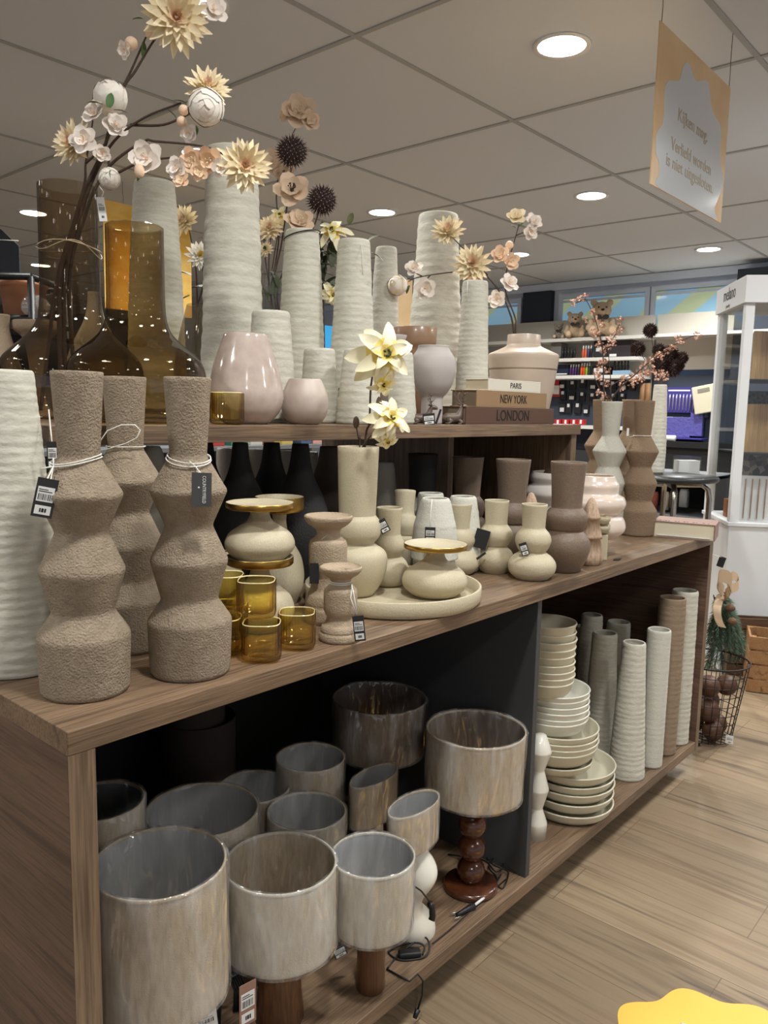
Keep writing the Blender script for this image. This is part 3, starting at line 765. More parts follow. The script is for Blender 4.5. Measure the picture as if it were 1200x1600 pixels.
price_tag(tg, .019, .042, 'plain black tag hanging from the rear taupe candle holder', 0, [loop(P, .0195*k1, zk), [P+Vector((-.012, -.018*k1, zk-TZ)), at(494, 850, d=dep(P)-.05), at(492, 878, d=dep(P)-.05)]], sticker=False)

# ================================================================== ROUND TRAY AND CREAM STONEWARE
rT = 137*dep(TRP)/F
zr = zat(TRP, 909)-TZ
tag(MB().lathe([(.0005, 0), (rT-.012, 0), (rT-.004, .004), (rT, .012), (rT, zr-.002), (rT-.002, zr), (rT-.006, zr-.001), (rT-.007, .014), (rT-.012, .009), (.0005, .009)], 96).build('round_tray', CREAM, loc=TRP), 'large round cream stoneware tray at the table edge', 'tray')
def double(P, rows, label, m, name='double_gourd_vase', group=None, n=5):
    """two bulges with a crease between and a straight neck"""
    pr = prof(P, rows); pr[0] = (pr[0][0], 0)
    o = MB().lathe(vessel(spline(pr, n), .0035, .09), 64).build(name, m, loc=P)
    return tag(o, label, 'vase', group)
GC = 'cream double gourd vases'
P = on(556, 0, TZ); P = stand(556, 934, 27, TZ+.01)
BIGC = P
double(P, [(927, 27), (912, 38), (893, 46), (873, 48.5), (860, 44), (852, 33), (848, 27.5), (845, 29), (836, 36), (823, 37.5), (812, 34.5), (805, 29.5), (800, 29), (760, 30.5), (698, 32.5)], 'tallest cream double gourd vase, holding the yellow poinsettias', CREAM, group=GC)
P = stand(609, 919, 22, TZ+.01); P = P+Vector((.004, .01, 0))
double(P, [(915, 22), (905, 31), (890, 33), (878, 29), (872, 24), (869, 20.5), (866, 21.5), (857, 25), (848, 24.5), (838, 20), (832, 18), (815, 18.5), (793, 20.5)], 'medium cream gourd vase on the tray right of the tallest', CREAM, group=GC)
P = on(629, .36, TZ)
o = double(P, [(888, 17), (875, 26), (858, 29), (848, 24), (843, 17), (839, 19), (826, 23), (813, 20), (804, 15.5), (770, 17)], 'cream gourd vase leaning back behind the tray', CREAM, group=GC)
o.rotation_euler = (-.12, .16, 0); o.location.z += .006
P = stand(714, 899, 22, TZ)
double(P, [(893, 24), (884, 33), (872, 33.5), (863, 28), (859, 22), (857, 20), (854, 23), (843, 27), (832, 24), (826, 19), (822, 18), (805, 18.5), (787, 20)], 'cream gourd vase behind the brass-rimmed dish, a black tag at its side', CREAM, group=GC)
P = stand(772, 897, 20, TZ)
double(P, [(892, 21), (882, 28), (871, 30), (861, 26), (855, 20), (852, 18.5), (849, 21), (838, 25.5), (828, 24.5), (820, 18.5), (815, 17.5), (800, 18), (782, 19.3)], 'cream gourd vase second from the right with a dark square tag', CREAM, group=GC)
tgP = P
P = stand(830, 908, 24, TZ)
double(P, [(903, 25), (893, 35), (880, 37), (870, 31), (864, 23), (861, 20), (857, 23.5), (845, 28), (834, 25.5), (826, 19), (821, 18), (806, 18.7), (788, 20.3)], 'rightmost cream gourd vase with a white label on its belly', CREAM, group=GC)
tg = at(819, 858, d=dep(P)-.055); price_tag(tg, .020, .034, 'little white barcode label on the rightmost cream gourd vase', .35, None, group='black barcode tags')
tg = at(752, 842, d=dep(tgP)-.055); price_tag(tg, .038, .052, 'plain black square tag before the second cream gourd vase', -.25, None, sticker=False)
tg = at(747, 872, d=dep(tgP)-.06); price_tag(tg, .006, .05, 'thin black tag seen edge-on between two cream gourd vases', -.9, None, sticker=False)
tg = at(599, 822, d=dep(BIGC)-.03); price_tag(tg, .022, .032, 'small black barcode tag right of the tallest cream vase', .5, None, group='black barcode tags')
# brown tall gourds
GB = 'brown double gourd vases'
rowsBr = [(888, 24), (872, 34), (855, 39), (842, 37), (832, 30), (828, 26.5), (824, 29), (812, 33), (803, 32), (794, 26), (789, 23.5), (750, 25.5), (722, 28)]
P = stand(880, 896, 24, TZ); double(P, rowsBr, 'brown speckled gourd vase in front of the pink pearl vase', BROWN, group=GB)
P = on(796, .28, TZ); double(P, [(870, 22), (856, 32), (840, 36), (826, 32), (818, 25), (815, 27), (803, 30), (794, 28), (786, 23.5), (780, 22), (750, 24), (718, 27.5)], 'brown speckled gourd vase in the second row, half in shade', BROWN, group=GB)
P = on(727, .47, TZ); double(P, [(855, 20), (840, 29), (826, 32), (812, 29), (806, 24), (803, 26), (792, 28), (782, 26), (776, 21), (771, 20), (740, 22), (714, 24.5)], 'brown speckled gourd vase under the shelf beside the inner post', BROWN, group=GB)
P = on(657, .56, TZ); double(P, [(850, 21), (836, 31), (822, 34), (808, 31), (800, 25), (797, 27), (788, 29), (778, 26), (772, 22), (768, 21), (740, 21.5), (709, 23.5)], 'black gourd vase under the shelf left of the inner post', BLACKV, group=GB)
# rough white small cones under the shelf
def tcone(px, y, rows, label): 
    return cone(on(px, y, TZ), rows, label, m=CHALK, ribs=9, amp=.006, group='small chalky white vases', name='chalky_vase', hollow=.07)
w1 = tcone(677, .24, [(872, 38), (820, 33), (778, 22)], 'small chalky white vase with a tag on its string, behind the brass dish')
w2 = tcone(720, .27, [(866, 34), (820, 28), (775, 20.5)], 'small chalky white vase behind the gourd vase in the middle')
w3 = tcone(670, .40, [(862, 23), (820, 23), (770, 20)], 'small chalky white vase behind the tagged chalky one')
w4 = tcone(641, .50, [(866, 27), (820, 23), (777, 15)], 'small chalky white vase right of the leaning gourd vase')
tg = at(672, 835, d=dep(w1.location)-.105); price_tag(tg, .026, .036, 'black barcode tag on the small chalky vase behind the brass-rimmed dish', 0, [[tg+Vector((0, 0, .016)), at(673, 800, d=dep(tg)+.01), at(675, 780, d=dep(tg)+.03)]], group='black barcode tags')
# taller white vase with dark rim behind the tallest cream vase
cone(on(600, .68, TZ), [(860, 30), (800, 24), (722, 13)], 'chalky white vase with black mouth behind the tallest cream vase', m=CHALK, ribs=12, amp=.006, name='chalky_vase')
cone(on(242, .66, TZ), [(850, 40), (740, 24), (697, 13)], 'pale cone vase under the shelf behind the second taupe vase', m=CHALK, ribs=12, amp=.004, name='chalky_vase')
# black bottle vases in the shade
def bottle(px, y, rows, label, m=BLACKV):
    P = on(px, y, TZ); pr = prof(P, rows); pr[0] = (pr[0][0], 0)
    return tag(MB().lathe(vessel(spline(pr, 5), .004, .05), 48).build('bottle_vase', m, loc=P), label, 'vase', 'dark bottle vases under the shelf')
bottle(376, .50, [(870, 34), (840, 46), (805, 44), (770, 34), (745, 22), (720, 15), (692, 12)], 'black bottle vase in the shade, left of the two in the gap')
bottle(424, .70, [(868, 36), (840, 46), (800, 44), (765, 33), (740, 22), (720, 16), (692, 12.5)], 'black bottle vase in the shade above the stacked candle dishes')
bottle(468, .50, [(880, 36), (850, 48), (810, 46), (775, 36), (750, 24), (725, 17), (694, 13)], 'black bottle vase in the shade right of the stacked candle dishes')
bottle(514, .68, [(880, 40), (850, 54), (810, 54), (775, 46), (750, 30), (725, 20), (698, 16)], 'dark brown bottle vase in the shade behind the rear candle holder', DKBROWN)
bottle(322, .74, [(860, 30), (830, 40), (790, 40), (755, 28), (730, 18), (690, 12)], 'black bottle vase deep in the shade behind the grey-tagged taupe vase')
for i, (px, y, hw, py) in enumerate(((398, 1.12, 20, 702), (441, 1.08, 20, 704), (352, 1.14, 14, 700), (480, 1.14, 18, 706))):
    P = on(px, y, TZ)
    cone(P, [(840, hw*1.3), (770, hw*1.1), (py, hw*.9)], 'pale ribbed vase on the far table side '+('between the first two black bottles', 'between the second pair of black bottles', 'left of the black bottles', 'right of the black bottles')[i], ribs=12, m=CHALK, name='chalky_vase')
# ================================================================== BOOKS, DEER
COV_L = mat('brown_book_cover', (92, 64, 50), .55); COV_N = mat('tan_book_cover', (152, 122, 88), .55); COV_P = mat('ivory_book_cover', (222, 216, 200), .55); COV_R = mat('dusty_rose_book_cover', (146, 118, 107), .6)
PAGES = mat('book_pages', (212, 204, 180), .85, bump=(1, .0006, 2, (3, 3, 700)))
PAGEG = mat('grey_brown_page_edge', (132, 116, 96), .85, bump=(1, .0006, 2, (3, 3, 700)))
def book(lo, size, cover, pages, label, words=None, tsize=.02, spine='y', rz=0, tcol=None, sx=1.0):
    """lies flat; spine faces -y; boards overhang the pages on the other three sides"""
    Wd, D, H = size
    t = thing('book', label, 'book', lo, rz)
    k = .0028
    MB().box((0, 0, 0), (Wd, D, k)).box((0, 0, H-k), (Wd, D, H)).box((0, 0, k), (Wd, .004, H-k)).build('cover', cover, t, bevel=.001)
    MB().box((.004, .004, k), (Wd-.004, D-.005, H-k)).build('pages', pages, t)
    if words:
        o = text(words, tsize, tcol or INK, t, Matrix.Translation(lo) @ Matrix.Rotation(rz, 4, 'Z') @ frame((Wd*.5, -.0006, H*.5), Vector((1, 0, 0)), Vector((0, 0, 1))), 'title_lettering', sx=sx)
    return t
yb = .345
def bx(px, z): return on(px, yb, z).x
zL = zat((bx(795, 1.33), yb), 637); x0, x1 = bx(728, 1.34), bx(865, 1.34)
book(Vector((x0, yb, SZ)), (x1-x0, .10, zL-SZ), COV_L, PAGEG, 'thick dark brown book reading LONDON, lowest of the stack', 'LONDON', .047, sx=.92)
zN = zat((bx(800, 1.37), yb), 612); x2, x3 = bx(745, 1.36), bx(854, 1.36)
book(Vector((x2-.0, yb+.002, zL)), (x3-x2, .096, zN-zL), COV_N, PAGEG, 'tan book reading NEW YORK in the middle of the stack', 'NEW YORK', .037, sx=.8)
zP = zat((bx(800, 1.39), yb), 594); x4, x5 = bx(764, 1.38), bx(845, 1.38)
book(Vector((x4, yb+.004, zN)), (x5-x4, .09, zP-zN), COV_P, PAGES, 'thin ivory book reading PARIS on top of the stack', 'PARIS', .024, sx=1.1)
# big book on the far right corner of the table
zb = TZ
Pa = at(1021, 838, z=TZ); Pb = at(1112, 846, z=TZ)
rzb = math.atan2(Pb.y-Pa.y, Pb.x-Pa.x); Wb = (Pb-Pa).length
Hb = zat(Pa, 813)-TZ
t = thing('book', 'large dusty rose book on the right table corner, page edge facing the aisle', 'book', (Pa.x, Pa.y, TZ), rzb)
MB().box((-.004, -.004, 0), (Wb+.01, .15, .003)).box((-.004, -.004, Hb-.003), (Wb+.01, .15, Hb)).box((Wb+.006, -.004, .003), (Wb+.01, .15, Hb-.003)).build('cover', COV_R, t, bevel=.0008)
MB().box((.0, 0, .003), (Wb+.005, .145, Hb-.003)).build('pages', PAGES, t)
MB().box((.012, -.0042, Hb*.12), (Wb-.006, -.0002, Hb*.16)).build('page_ribbon', PAPER, t)
dots = MB()
for i, q in enumerate((.08, .17, .23, .34, .4, .49, .55, .65, .71, .82, .91)):
    dots.box((Wb*q, .018, Hb), (Wb*q+.004+.003*(i % 2), .028, Hb+.0004))
dots.build('cover_lettering', INK, t)

ANT = mat('pewter_brown_resin', (104, 90, 80), .45, .35, bump=(220, .0012, 3))
def deer(P, rz, k, label):
    t = thing('deer_figurine', label, 'figurine', P, rz, 'resin deer figurines')
    m = MB()
    # lying body, neck and head grown as one skinned surface of rings along a spine
    def limb(pts, rs, seg=12):
        pts = [Vector(p)*k for p in pts]; n = len(pts)
        V = []; 
        for i, p in enumerate(pts):
            tt = (pts[min(i+1, n-1)]-pts[max(i-1, 0)]).normalized(); u = tt.cross(Vector((0, 1, 0)));
            u = u.normalized() if u.length > .1 else Vector((1, 0, 0)); b_ = tt.cross(u)
            for j in range(seg):
                a = 2*PI*j/seg; V.append(p+(u*math.cos(a)+b_*math.sin(a))*rs[i]*k)
        Fc = [(i*seg+j, i*seg+(j+1) % seg, (i+1)*seg+(j+1) % seg, (i+1)*seg+j) for i in range(n-1) for j in range(seg)]
        Fc += [tuple(range(seg-1, -1, -1)), tuple((n-1)*seg+j for j in range(seg))]
        m.add(V, Fc)
    limb([(-.052, 0, .018), (-.046, 0, .022), (-.03, 0, .026), (-.008, 0, .025), (.012, 0, .027), (.026, 0, .034), (.032, 0, .05), (.036, 0, .064), (.042, 0, .073), (.052, 0, .074), (.063, 0, .07), (.068, 0, .068)],
         [.004, .015, .022, .021, .022, .019, .013, .0105, .011, .0105, .007, .0045])
    for sy in (-1, 1):
        limb([(-.034, sy*.014, .02), (-.018, sy*.024, .012), (-.03, sy*.026, .005), (-.046, sy*.022, .004)], [.013, .009, .005, .0035], 8)
        limb([(.018, sy*.012, .02), (.036, sy*.02, .008), (.024, sy*.022, .004), (.012, sy*.022, .0035)], [.009, .006, .004, .003], 8)
        limb([(.038, sy*.008, .08), (.033, sy*.018, .084), (.03, sy*.026, .084)], [.003, .005, .0012], 6)
    o = m.build('body', ANT, t)
    a = MB()
    for sy in (-1, 1):
        main = [Vector(p)*k for p in ((.041, sy*.005, .08), (.036, sy*.014, .094), (.03, sy*.024, .106), (.032, sy*.03, .12), (.038, sy*.03, .132))]
        a.tube(main, .0024*k, 6, r1=.001*k)
        for i, d in ((1, (.016, .002, .012)), (2, (-.012, .008, .014)), (3, (.012, .008, .012)), (3, (-.01, .004, .016))):
            a.tube([main[i], main[i]+Vector((d[0], sy*d[1], d[2]))*k*.6, main[i]+Vector((d[0]*1.1, sy*d[1], d[2]*1.5))*k], .0017*k, 5, r1=.0007*k)
    a.build('antlers', ANT, t)
    return t
DR = PI+.9
def dz(P): return (zat(P, 610)-SZ)/.138
P = on(659, .374, SZ); P.y += 0; d1 = deer(P, -.75, dz(P)*.95, 'small pewter deer figurine with antlers left of the shelf tag')
P = on(708, .376, SZ); deer(P, -.5, dz(P)*.98, 'small pewter deer figurine lying between the tag and the books')
tg = at(670, 661, y=.336); price_tag(Vector((tg.x, .336, SZ+.015)), .034, .030, 'white barcode tag propped against the deer figurines', .12, None, card='black', group='black barcode tags', yaw=.3)
tg = on(690, .333, SZ); price_tag(Vector((tg.x, .345, SZ+.022)), .006, .042, 'thin black tag seen edge-on between the two deer', -.3, None, sticker=False)

# ================================================================== RIGHT END OF THE TABLE
WH2 = mat('pale_grey_plaster', (190, 188, 176), .92, bump=(150, .002, 3), spec=.15)
TAUPD = mat('dark_taupe_plaster', (132, 112, 92), .95, bump=(200, .0028, 3), spec=.15)
hg1 = dup(vB, stand(994, 839, 27, TZ), .4, 'taupe hourglass vase at the far right end beside the big book')
hg1.data = vB.data.copy(); hg1.data.materials[0] = TAUPD; k = (zat(hg1.location, 626.5)-TZ)/hp[-1][1]; hg1.scale = (k*.97, k*.97, k)
hg2 = dup(hg1, on(945, .30, TZ), 1.0, 'pale grey hourglass vase holding the pink blossom twigs')
hg2.data = vB.data.copy(); hg2.data.materials[0] = WH2; k = (zat(hg2.location, 628)-TZ)/hp[-1][1]; hg2.scale = (k, k, k)
HG2 = hg2.location
hg3 = dup(hg1, on(931, .47, TZ), 1.7, 'taupe hourglass vase behind the pale grey one, next to the shelf end'); k = (zat(hg3.location, 625)-TZ)/hp[-1][1]; hg3.scale = (k, k, k)
hg4 = dup(hg1, on(976, .40, TZ), 2.4, 'taupe hourglass vase in the gap between the pale grey one and the front taupe one'); k = (zat(hg4.location, 625)-TZ)/hp[-1][1]; hg4.scale = (k, k, k)
s_ = MB(); P = hg1.location; zz = TZ+hp[6][1]*hg1.scale[2]
s_.tube(loop(P, neck_r*.97+.004, zz, 24), .0012, 5)
s_.tube([at(*q, d=dep(P)-.05) for q in ((983, 683), (997, 680), (1010, 672), (1014, 667))], .0012, 5)
tag(s_.build('neck_string', STRING), 'pale string tied round the neck of the right-end taupe hourglass vase', 'string')
tg = at(981, 675, d=dep(P)-.05)
price_tag(tg, .008, .028, 'tiny clear charm with pink bead hanging at the right-end hourglass vase', 0, None, card='white', sticker=False)
MB().ball(tg-Vector((0, .003, .016)), .006, 10, 6).build('bead', mat('coral_bead', (222, 130, 110), .4), bpy.data.objects[-1] if False else None) if False else None
# pearl glazed bubble vases
def bubble(P, rows, label, m):
    pr = prof(P, rows); pr[0] = (pr[0][0], 0)
    return tag(MB().lathe(vessel(spline(pr, 5), .004, .1), 64).build('bubble_vase', m, loc=P), label, 'vase', 'pearl glazed bubble vases')
P = on(923, .14, TZ)
bubble(P, [(850, 22), (840, 24), (838, 36), (828, 48), (818, 50), (807, 46), (802, 39), (797, 44), (786, 49), (776, 46), (771, 38), (766, 37), (757, 38), (750, 34), (743, 31)], 'blush pearl-glazed bubble vase behind the wooden tree', PEARL)
P = on(868, .36, TZ)
bubble(P, [(835, 24), (826, 34), (815, 50), (803, 54), (792, 48), (787, 42), (780, 48), (770, 53), (760, 48), (756, 42), (750, 44), (745, 45), (738, 42)], 'white pearl-glazed bubble vase half hidden behind the brown gourd vases', PEARLW)
# carved wooden tree
def woodtree(P, h, label):
    t = thing('wooden_tree', label, 'figurine', P, 0, 'carved wooden trees')
    k = h/.115; pr = [(.02, 0), (.0225, .003), (.0255, .012), (.0235, .02), (.018, .045), (.0215, .0455), (.0205, .05), (.0135, .078), (.0165, .0785), (.0155, .083), (.0085, .105), (.004, .113), (.0005, .115)]
    MB().lathe([(.0005, 0)]+[(r*k*.95, z*k) for r, z in pr], 60, fn=lambda a, z: 1+.035*abs(math.sin(a*12))).build('carved_cone', PALEWOOD, t)
    return t
P = stand(919, 884, 17, TZ); woodtree(P, zat(P, 777)-TZ, 'carved pale wooden tree in front of the pearl vase')
P = on(823, .24, TZ); P = Vector((P.x+.01, P.y, TZ)); woodtree(P, zat(P, 769)-TZ, 'carved wooden tree, only its tip showing between the brown gourd vases')
# small cream bowls over a block
P = stand(942, 877, 12, TZ)+Vector((.008, .012, 0)); r = 11*dep(P)/F
hb_ = zat(P, 834)-TZ
tag(MB().box((-r, -r*.8, 0), (r, r*.8, hb_)).build('block_candle', CREAM, loc=P, bevel=.002), 'cream square block under the little bowls beside the wooden tree', 'candle').rotation_euler.z = .5
z_ = hb_
for i, (lb) in enumerate(('lower little cream bowl on the cream block', 'upper little cream bowl on the stack by the wooden tree')):
    hh = .026; rr = 14*dep(P)/F
    tag(MB().lathe(vessel([(rr*.3, 0), (rr*.6, .004), (rr*.9, .014), (rr, hh)], .002), 32).build('small_bowl', CREAM, loc=P+Vector((-.006, 0, z_))), lb, 'bowl', 'little cream bowls'); z_ += hh+.001
tg = at(963, 874, z=TZ+.002); s_ = MB().add([tg+Vector((-.022, 0, 0)), tg+Vector((0, -.012, 0)), tg+Vector((.03, -.004, 0)), tg+Vector((0, .008, .0))], [(0, 1, 2, 3)], 0, False)
s_.v += [(v[0], v[1], v[2]+.001) for v in s_.v]; s_.f += [(4, 5, 6, 7), (0, 4, 5, 1), (1, 5, 6, 2), (2, 6, 7, 3), (3, 7, 4, 0)]; s_.m += [0]*5; s_.sm += [False]*5
tag(s_.build('price_tag', TAGB), 'black tag lying flat on the table beside the cream block', 'tag')

# ================================================================== LOWER LEFT COMPARTMENT: LAMPS
def shade(t, c, zb, zt, rt, rb, m, lining, sx=1, sy=1, rz=0, wrap=True, wav=0):
    """drum shade: cloth outside, lining inside, rolled rims, loose clear plastic wrap; c = world centre"""
    c = Vector((c[0], c[1], 0))
    M = Matrix.Translation(c) @ Matrix.Rotation(rz, 4, 'Z')
    H = zt-zb
    def q(z): return rb+(rt-rb)*(z-zb)/H
    S_ = MB().lathe([(q(z), z) for z in (zb, zb+H*.33, zb+H*.66, zt)], 72, sx=sx, sy=sy, M=M).build('lamp_shade', m, t, True)
    MB().lathe([(q(z)-.002, z) for z in (zt, zb+H*.66, zb+H*.33, zb)], 72, sx=sx, sy=sy, M=M).build('lining', lining, S_, True)
    MB().lathe([(rt+.001, zt-.004), (rt+.0012, zt), (rt-.001, zt+.002), (rt-.003, zt), (rt-.003, zt-.004)], 72, sx=sx, sy=sy, M=M).lathe([(rb-.003, zb+.004), (rb-.003, zb), (rb-.001, zb-.002), (rb+.001, zb), (rb+.001, zb+.004)], 72, sx=sx, sy=sy, M=M).build('rim_band', m, S_, True)
    if wrap:
        rr = random.Random(int(c.x*999)); p1, p2, p3 = rr.random()*6, rr.random()*6, rr.random()*6
        fn = lambda a, z: 1+.010*math.sin(a*5+z*30+p1)+.006*math.sin(a*11-z*55+p2)+.004*abs(math.sin(a*9+z*24+p3))
        MB().lathe([(q(z)+.004, z) for z in [zb-.004+(H+.006)*i/8 for i in range(9)]]+[(rt+.001, zt+.005), (rt-.004, zt+.003)]+[(q(z)-.006, z) for z in [zt-H*.9*i/8 for i in range(9)]], 72, sx=sx, sy=sy, fn=fn, M=M).build('plastic_wrap', WRAP, S_, True)['label'] = 'clear crinkled plastic wrap'
    # spider fitting
    sp_ = MB()
    zz = zb+H*.12
    for k in range(3):
        a = 2*PI*k/3+.4; v = Vector((math.cos(a)*(q(zz)-.003)*sx, math.sin(a)*(q(zz)-.003)*sy, zz)); sp_.tube([M @ Vector((0, 0, zz)), M @ v], .0015, 5)
    sp_.lathe([(.014, zz-.003), (.02, zz-.003), (.02, zz+.003), (.014, zz+.003)], 20, M=M)
    sp_.build('shade_ring', WHITE, S_, True)
    return S_
LG = 'table lamps with wrapped shades'
def lamp(px, py, y, hw, zb_py, label, m=LINEN, lining=LINING, taper=1.0, a=None, foot='wood', wrap=True, zb=None):
    P = at(px, py, y=y); d = dep(P); r = hw*d/F
    base = Vector((P.x, P.y, BZ))
    t = thing('table_lamp', label, 'lamp', base, 0, LG)
    zbot = zat(P, zb_py) if zb is None else zb
    if a: shade(t, P, zbot, P.z, a[0], a[0]*taper, m, lining, 1, a[1], a[2], wrap)
    else: shade(t, P, zbot, P.z, r, r*taper, m, lining, wrap=wrap)
    return t, base, zbot, r
def woodfoot(t, base, zbot, r0, r1, m=WALNUT):
    zt = zbot-BZ+.01
    MB().lathe([(.0005, 0), (r0-.002, 0), (r0, .003)]+[(r0+(r1-r0)*i/6, .003+(zt-.006)*i/6) for i in range(1, 7)]+[(r1-.002, zt), (.0005, zt)], 48).build('lamp_base', m, t)['label'] = 'turned walnut lamp base'
    MB().lathe([(.0005, zt), (.013, zt), (.013, zt+.03), (.0005, zt+.03)], 20).build('socket', BLACK, t)
t, bs, zb, r = lamp(249, 1346, .135, 102, 1540, 'table lamp with oatmeal drum shade in plastic, largest shade right beside the end post', taper=1.03); woodfoot(t, bs, zb, .045, .03)
t, bs, zb, r = lamp(438, 1346, .13, 87, 1468, 'table lamp with pale linen drum shade on a flared walnut base, second from the post', LINENW, LINEN, 1.01); woodfoot(t, bs, zb, .05, .033)
P3 = stand(575, 1557, 30, BZ)
t, bs, zb, r = lamp(583, 1335, P3.y-.012, 65, 1440, 'small lamp with white linen drum shade on a round walnut base', LINENW, LINING, .97); woodfoot(t, bs, zb, .031, .029)
# oval shade on twisted white base
t, bs, zb, r = lamp(647, 1256, .088, 60, 1318, 'lamp with oval linen shade tilted over a twisted white ceramic base', a=(.083, .48, .04))
P = bs; base_h = zb-BZ+.01
tw = MB(); n = 40
def twist(a, z): 
    q = z/max(base_h, .01); return 1
V = []; seg = 40; rows_ = 40
for i in range(rows_+1):
    q = i/rows_; z = base_h*q
    R_ = .046*(1.0-.3*q+.26*math.sin(q*PI*3.4+.2)); ang = q*2.4
    off = Vector((math.cos(q*6.2+.6), math.sin(q*6.2+.6), 0))*.012*math.sin(q*PI)
    for k in range(seg):
        a = 2*PI*k/seg; e = 1/math.sqrt((math.cos(a))**2+(math.sin(a)/.68)**2)
        V.append(Vector((R_*e*math.cos(a+ang)+.016*(1-q), R_*e*math.sin(a+ang)-.012*(1-q), z))+off)
tw.add(V, [(i*seg+k, i*seg+(k+1) % seg, (i+1)*seg+(k+1) % seg, (i+1)*seg+k) for i in range(rows_) for k in range(seg)]+[tuple(range(seg-1, -1, -1)), tuple(rows_*seg+k for k in range(seg))])
tw.build('lamp_base', WHITEC, t)['label'] = 'twisted white ceramic lamp base'
MB().lathe([(.0005, base_h), (.014, base_h), (.014, base_h+.03), (.0005, base_h+.03)], 20).build('socket', BLACK, t)
t, bs, zb, r = lamp(585, 1212, .29, 55, 1275, 'lamp with narrow oval linen shade behind the other oval one', a=(.085, .46, .06)); woodfoot(t, bs, zb, .03, .025, WHITEC)
t, bs, zb, r = lamp(479, 1267, .30, 61, 1345, 'lamp with round linen shade behind the pale drum shade', LINENW, LINING); woodfoot(t, bs, zb, .035, .03)
t, bs, zb, r = lamp(485, 1183, .43, 53, 1245, 'lamp with small round shade, rearmost of the linen ones', LINEN, LINING); woodfoot(t, bs, zb, .03, .028)
t, bs, zb, r = lamp(397, 1229, .48, 55, 1295, 'lamp with small round shade half hidden behind a wide shade', LINEN, LINING); woodfoot(t, bs, zb, .03, .028)
t, bs, zb, r = lamp(316, 1264, .37, 86, 1370, 'lamp with wide linen shade behind the two front shades', LINEN, LINING); woodfoot(t, bs, zb, .04, .03)
t, bs, zb, r = lamp(157, 1251, .335, 66, 1365, 'lamp with linen shade and dark bluish inside, half hidden behind the end post', LINEN, mat('slate_lining', (92, 98, 108), .8)); woodfoot(t, bs, zb, .04, .03)
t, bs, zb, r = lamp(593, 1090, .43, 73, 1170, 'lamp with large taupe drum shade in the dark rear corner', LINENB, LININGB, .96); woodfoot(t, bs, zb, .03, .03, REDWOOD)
# bead lamp
PL = stand(735, 1399, 42, BZ)
t, bs, zb, r = lamp(744, 1138, .098, 77, 1236, 'lamp with taupe drum shade on a stack of dark wooden beads', LINEN, LININGB, .97)
rd = 42*dep(PL)/F
MB().lathe([(.0005, 0), (rd-.004, 0), (rd, .004), (rd, .012), (rd-.006, .018), (.0005, .019)], 56).build('lamp_base', REDWOOD, t)['label'] = 'round dark wood lamp foot'
hh = zb-BZ-.015; nb = 4
for i in range(nb):
    MB().ball((0, 0, .018+hh/nb*(i+.5)), hh/nb*.56, 28, 16, sc=(1.05, 1.05, 1)).build('wooden_bead', REDWOOD, t)
MB().lathe([(.0005, zb-BZ), (.013, zb-BZ), (.013, zb-BZ+.03), (.0005, zb-BZ+.03)], 16).build('socket', BLACK, t)
# dark boxes of stacked shades at the back
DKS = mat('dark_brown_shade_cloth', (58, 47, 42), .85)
def dshade(px, py, y, hw, zpy, label):
    P = at(px, py, y=y); r = hw*dep(P)/F; zb = zat(P, zpy)
    t = thing('lamp_shade_spare', label, 'lamp shade', (P.x, P.y, zb), 0, 'dark spare lamp shades')
    MB().lathe([(r, 0), (r, P.z-zb)], 56).build('cloth', DKS, t); MB().lathe([(r-.003, P.z-zb), (r-.003, 0)], 56).build('lining', BACKP, t)
    return t, P, r
zf = BZ
P = at(310, 1160, y=.66)
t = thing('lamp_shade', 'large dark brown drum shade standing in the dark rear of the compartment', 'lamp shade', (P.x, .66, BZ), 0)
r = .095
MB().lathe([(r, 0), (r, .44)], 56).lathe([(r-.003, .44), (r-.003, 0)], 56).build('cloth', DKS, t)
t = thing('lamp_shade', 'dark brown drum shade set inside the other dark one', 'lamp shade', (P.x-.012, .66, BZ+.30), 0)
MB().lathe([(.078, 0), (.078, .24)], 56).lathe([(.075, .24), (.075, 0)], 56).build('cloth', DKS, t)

# cords
def cord(name, px, label, r=.0022, zoff=.0025, parts=None):
    pts = [at(*q, z=BZ+zoff+(q[2] if len(q) > 2 else 0)) if len(q) < 3 else at(q[0], q[1], z=BZ+zoff+q[2]) for q in [p if len(p) > 2 else (p[0], p[1]) for p in px]]
    # smooth
    sm = []
    for i in range(len(pts)-1):
        p0, p1, p2, p3 = pts[max(i-1, 0)], pts[i], pts[i+1], pts[min(i+2, len(pts)-1)]
        for k in range(6):
            u = k/6; sm.append(.5*((2*p1)+(p2-p0)*u+(2*p0-5*p1+4*p2-p3)*u*u+(3*p1-p0-3*p2+p3)*u**3))
    sm.append(pts[-1]); return sm
def at3(px, py, z): return at(px, py, z=z)
t = thing('power_cord', 'black power cord with two-pin plug coiled beside the bead lamp', 'cord', at(745, 1390, z=BZ))
c_ = MB().tube(cord('', [(700, 1335), (722, 1338, .01), (757, 1345, .02), (775, 1362, .012), (786, 1352, .01), (783, 1340, .012), (768, 1342, .012), (764, 1356, .008), (776, 1372), (768, 1390), (750, 1408), (735, 1418)], ''), .0022, 6)
c_.tube(cord('', [(760, 1340, .008), (772, 1352, .012), (792, 1360, .008), (793, 1372, .004), (785, 1388), (776, 1380), (783, 1366, .006), (775, 1378), (757, 1398), (745, 1412)], ''), .0022, 6)
c_.tube(cord('', [(790, 1374), (770, 1392), (748, 1412), (728, 1430), (700, 1455), (676, 1474)], ''), .0016, 6)
c_.build('cable', BLACK, t, True)
pl = [at(740, 1416, z=BZ+.006), at(728, 1422, z=BZ+.008), at(714, 1430, z=BZ+.008)]
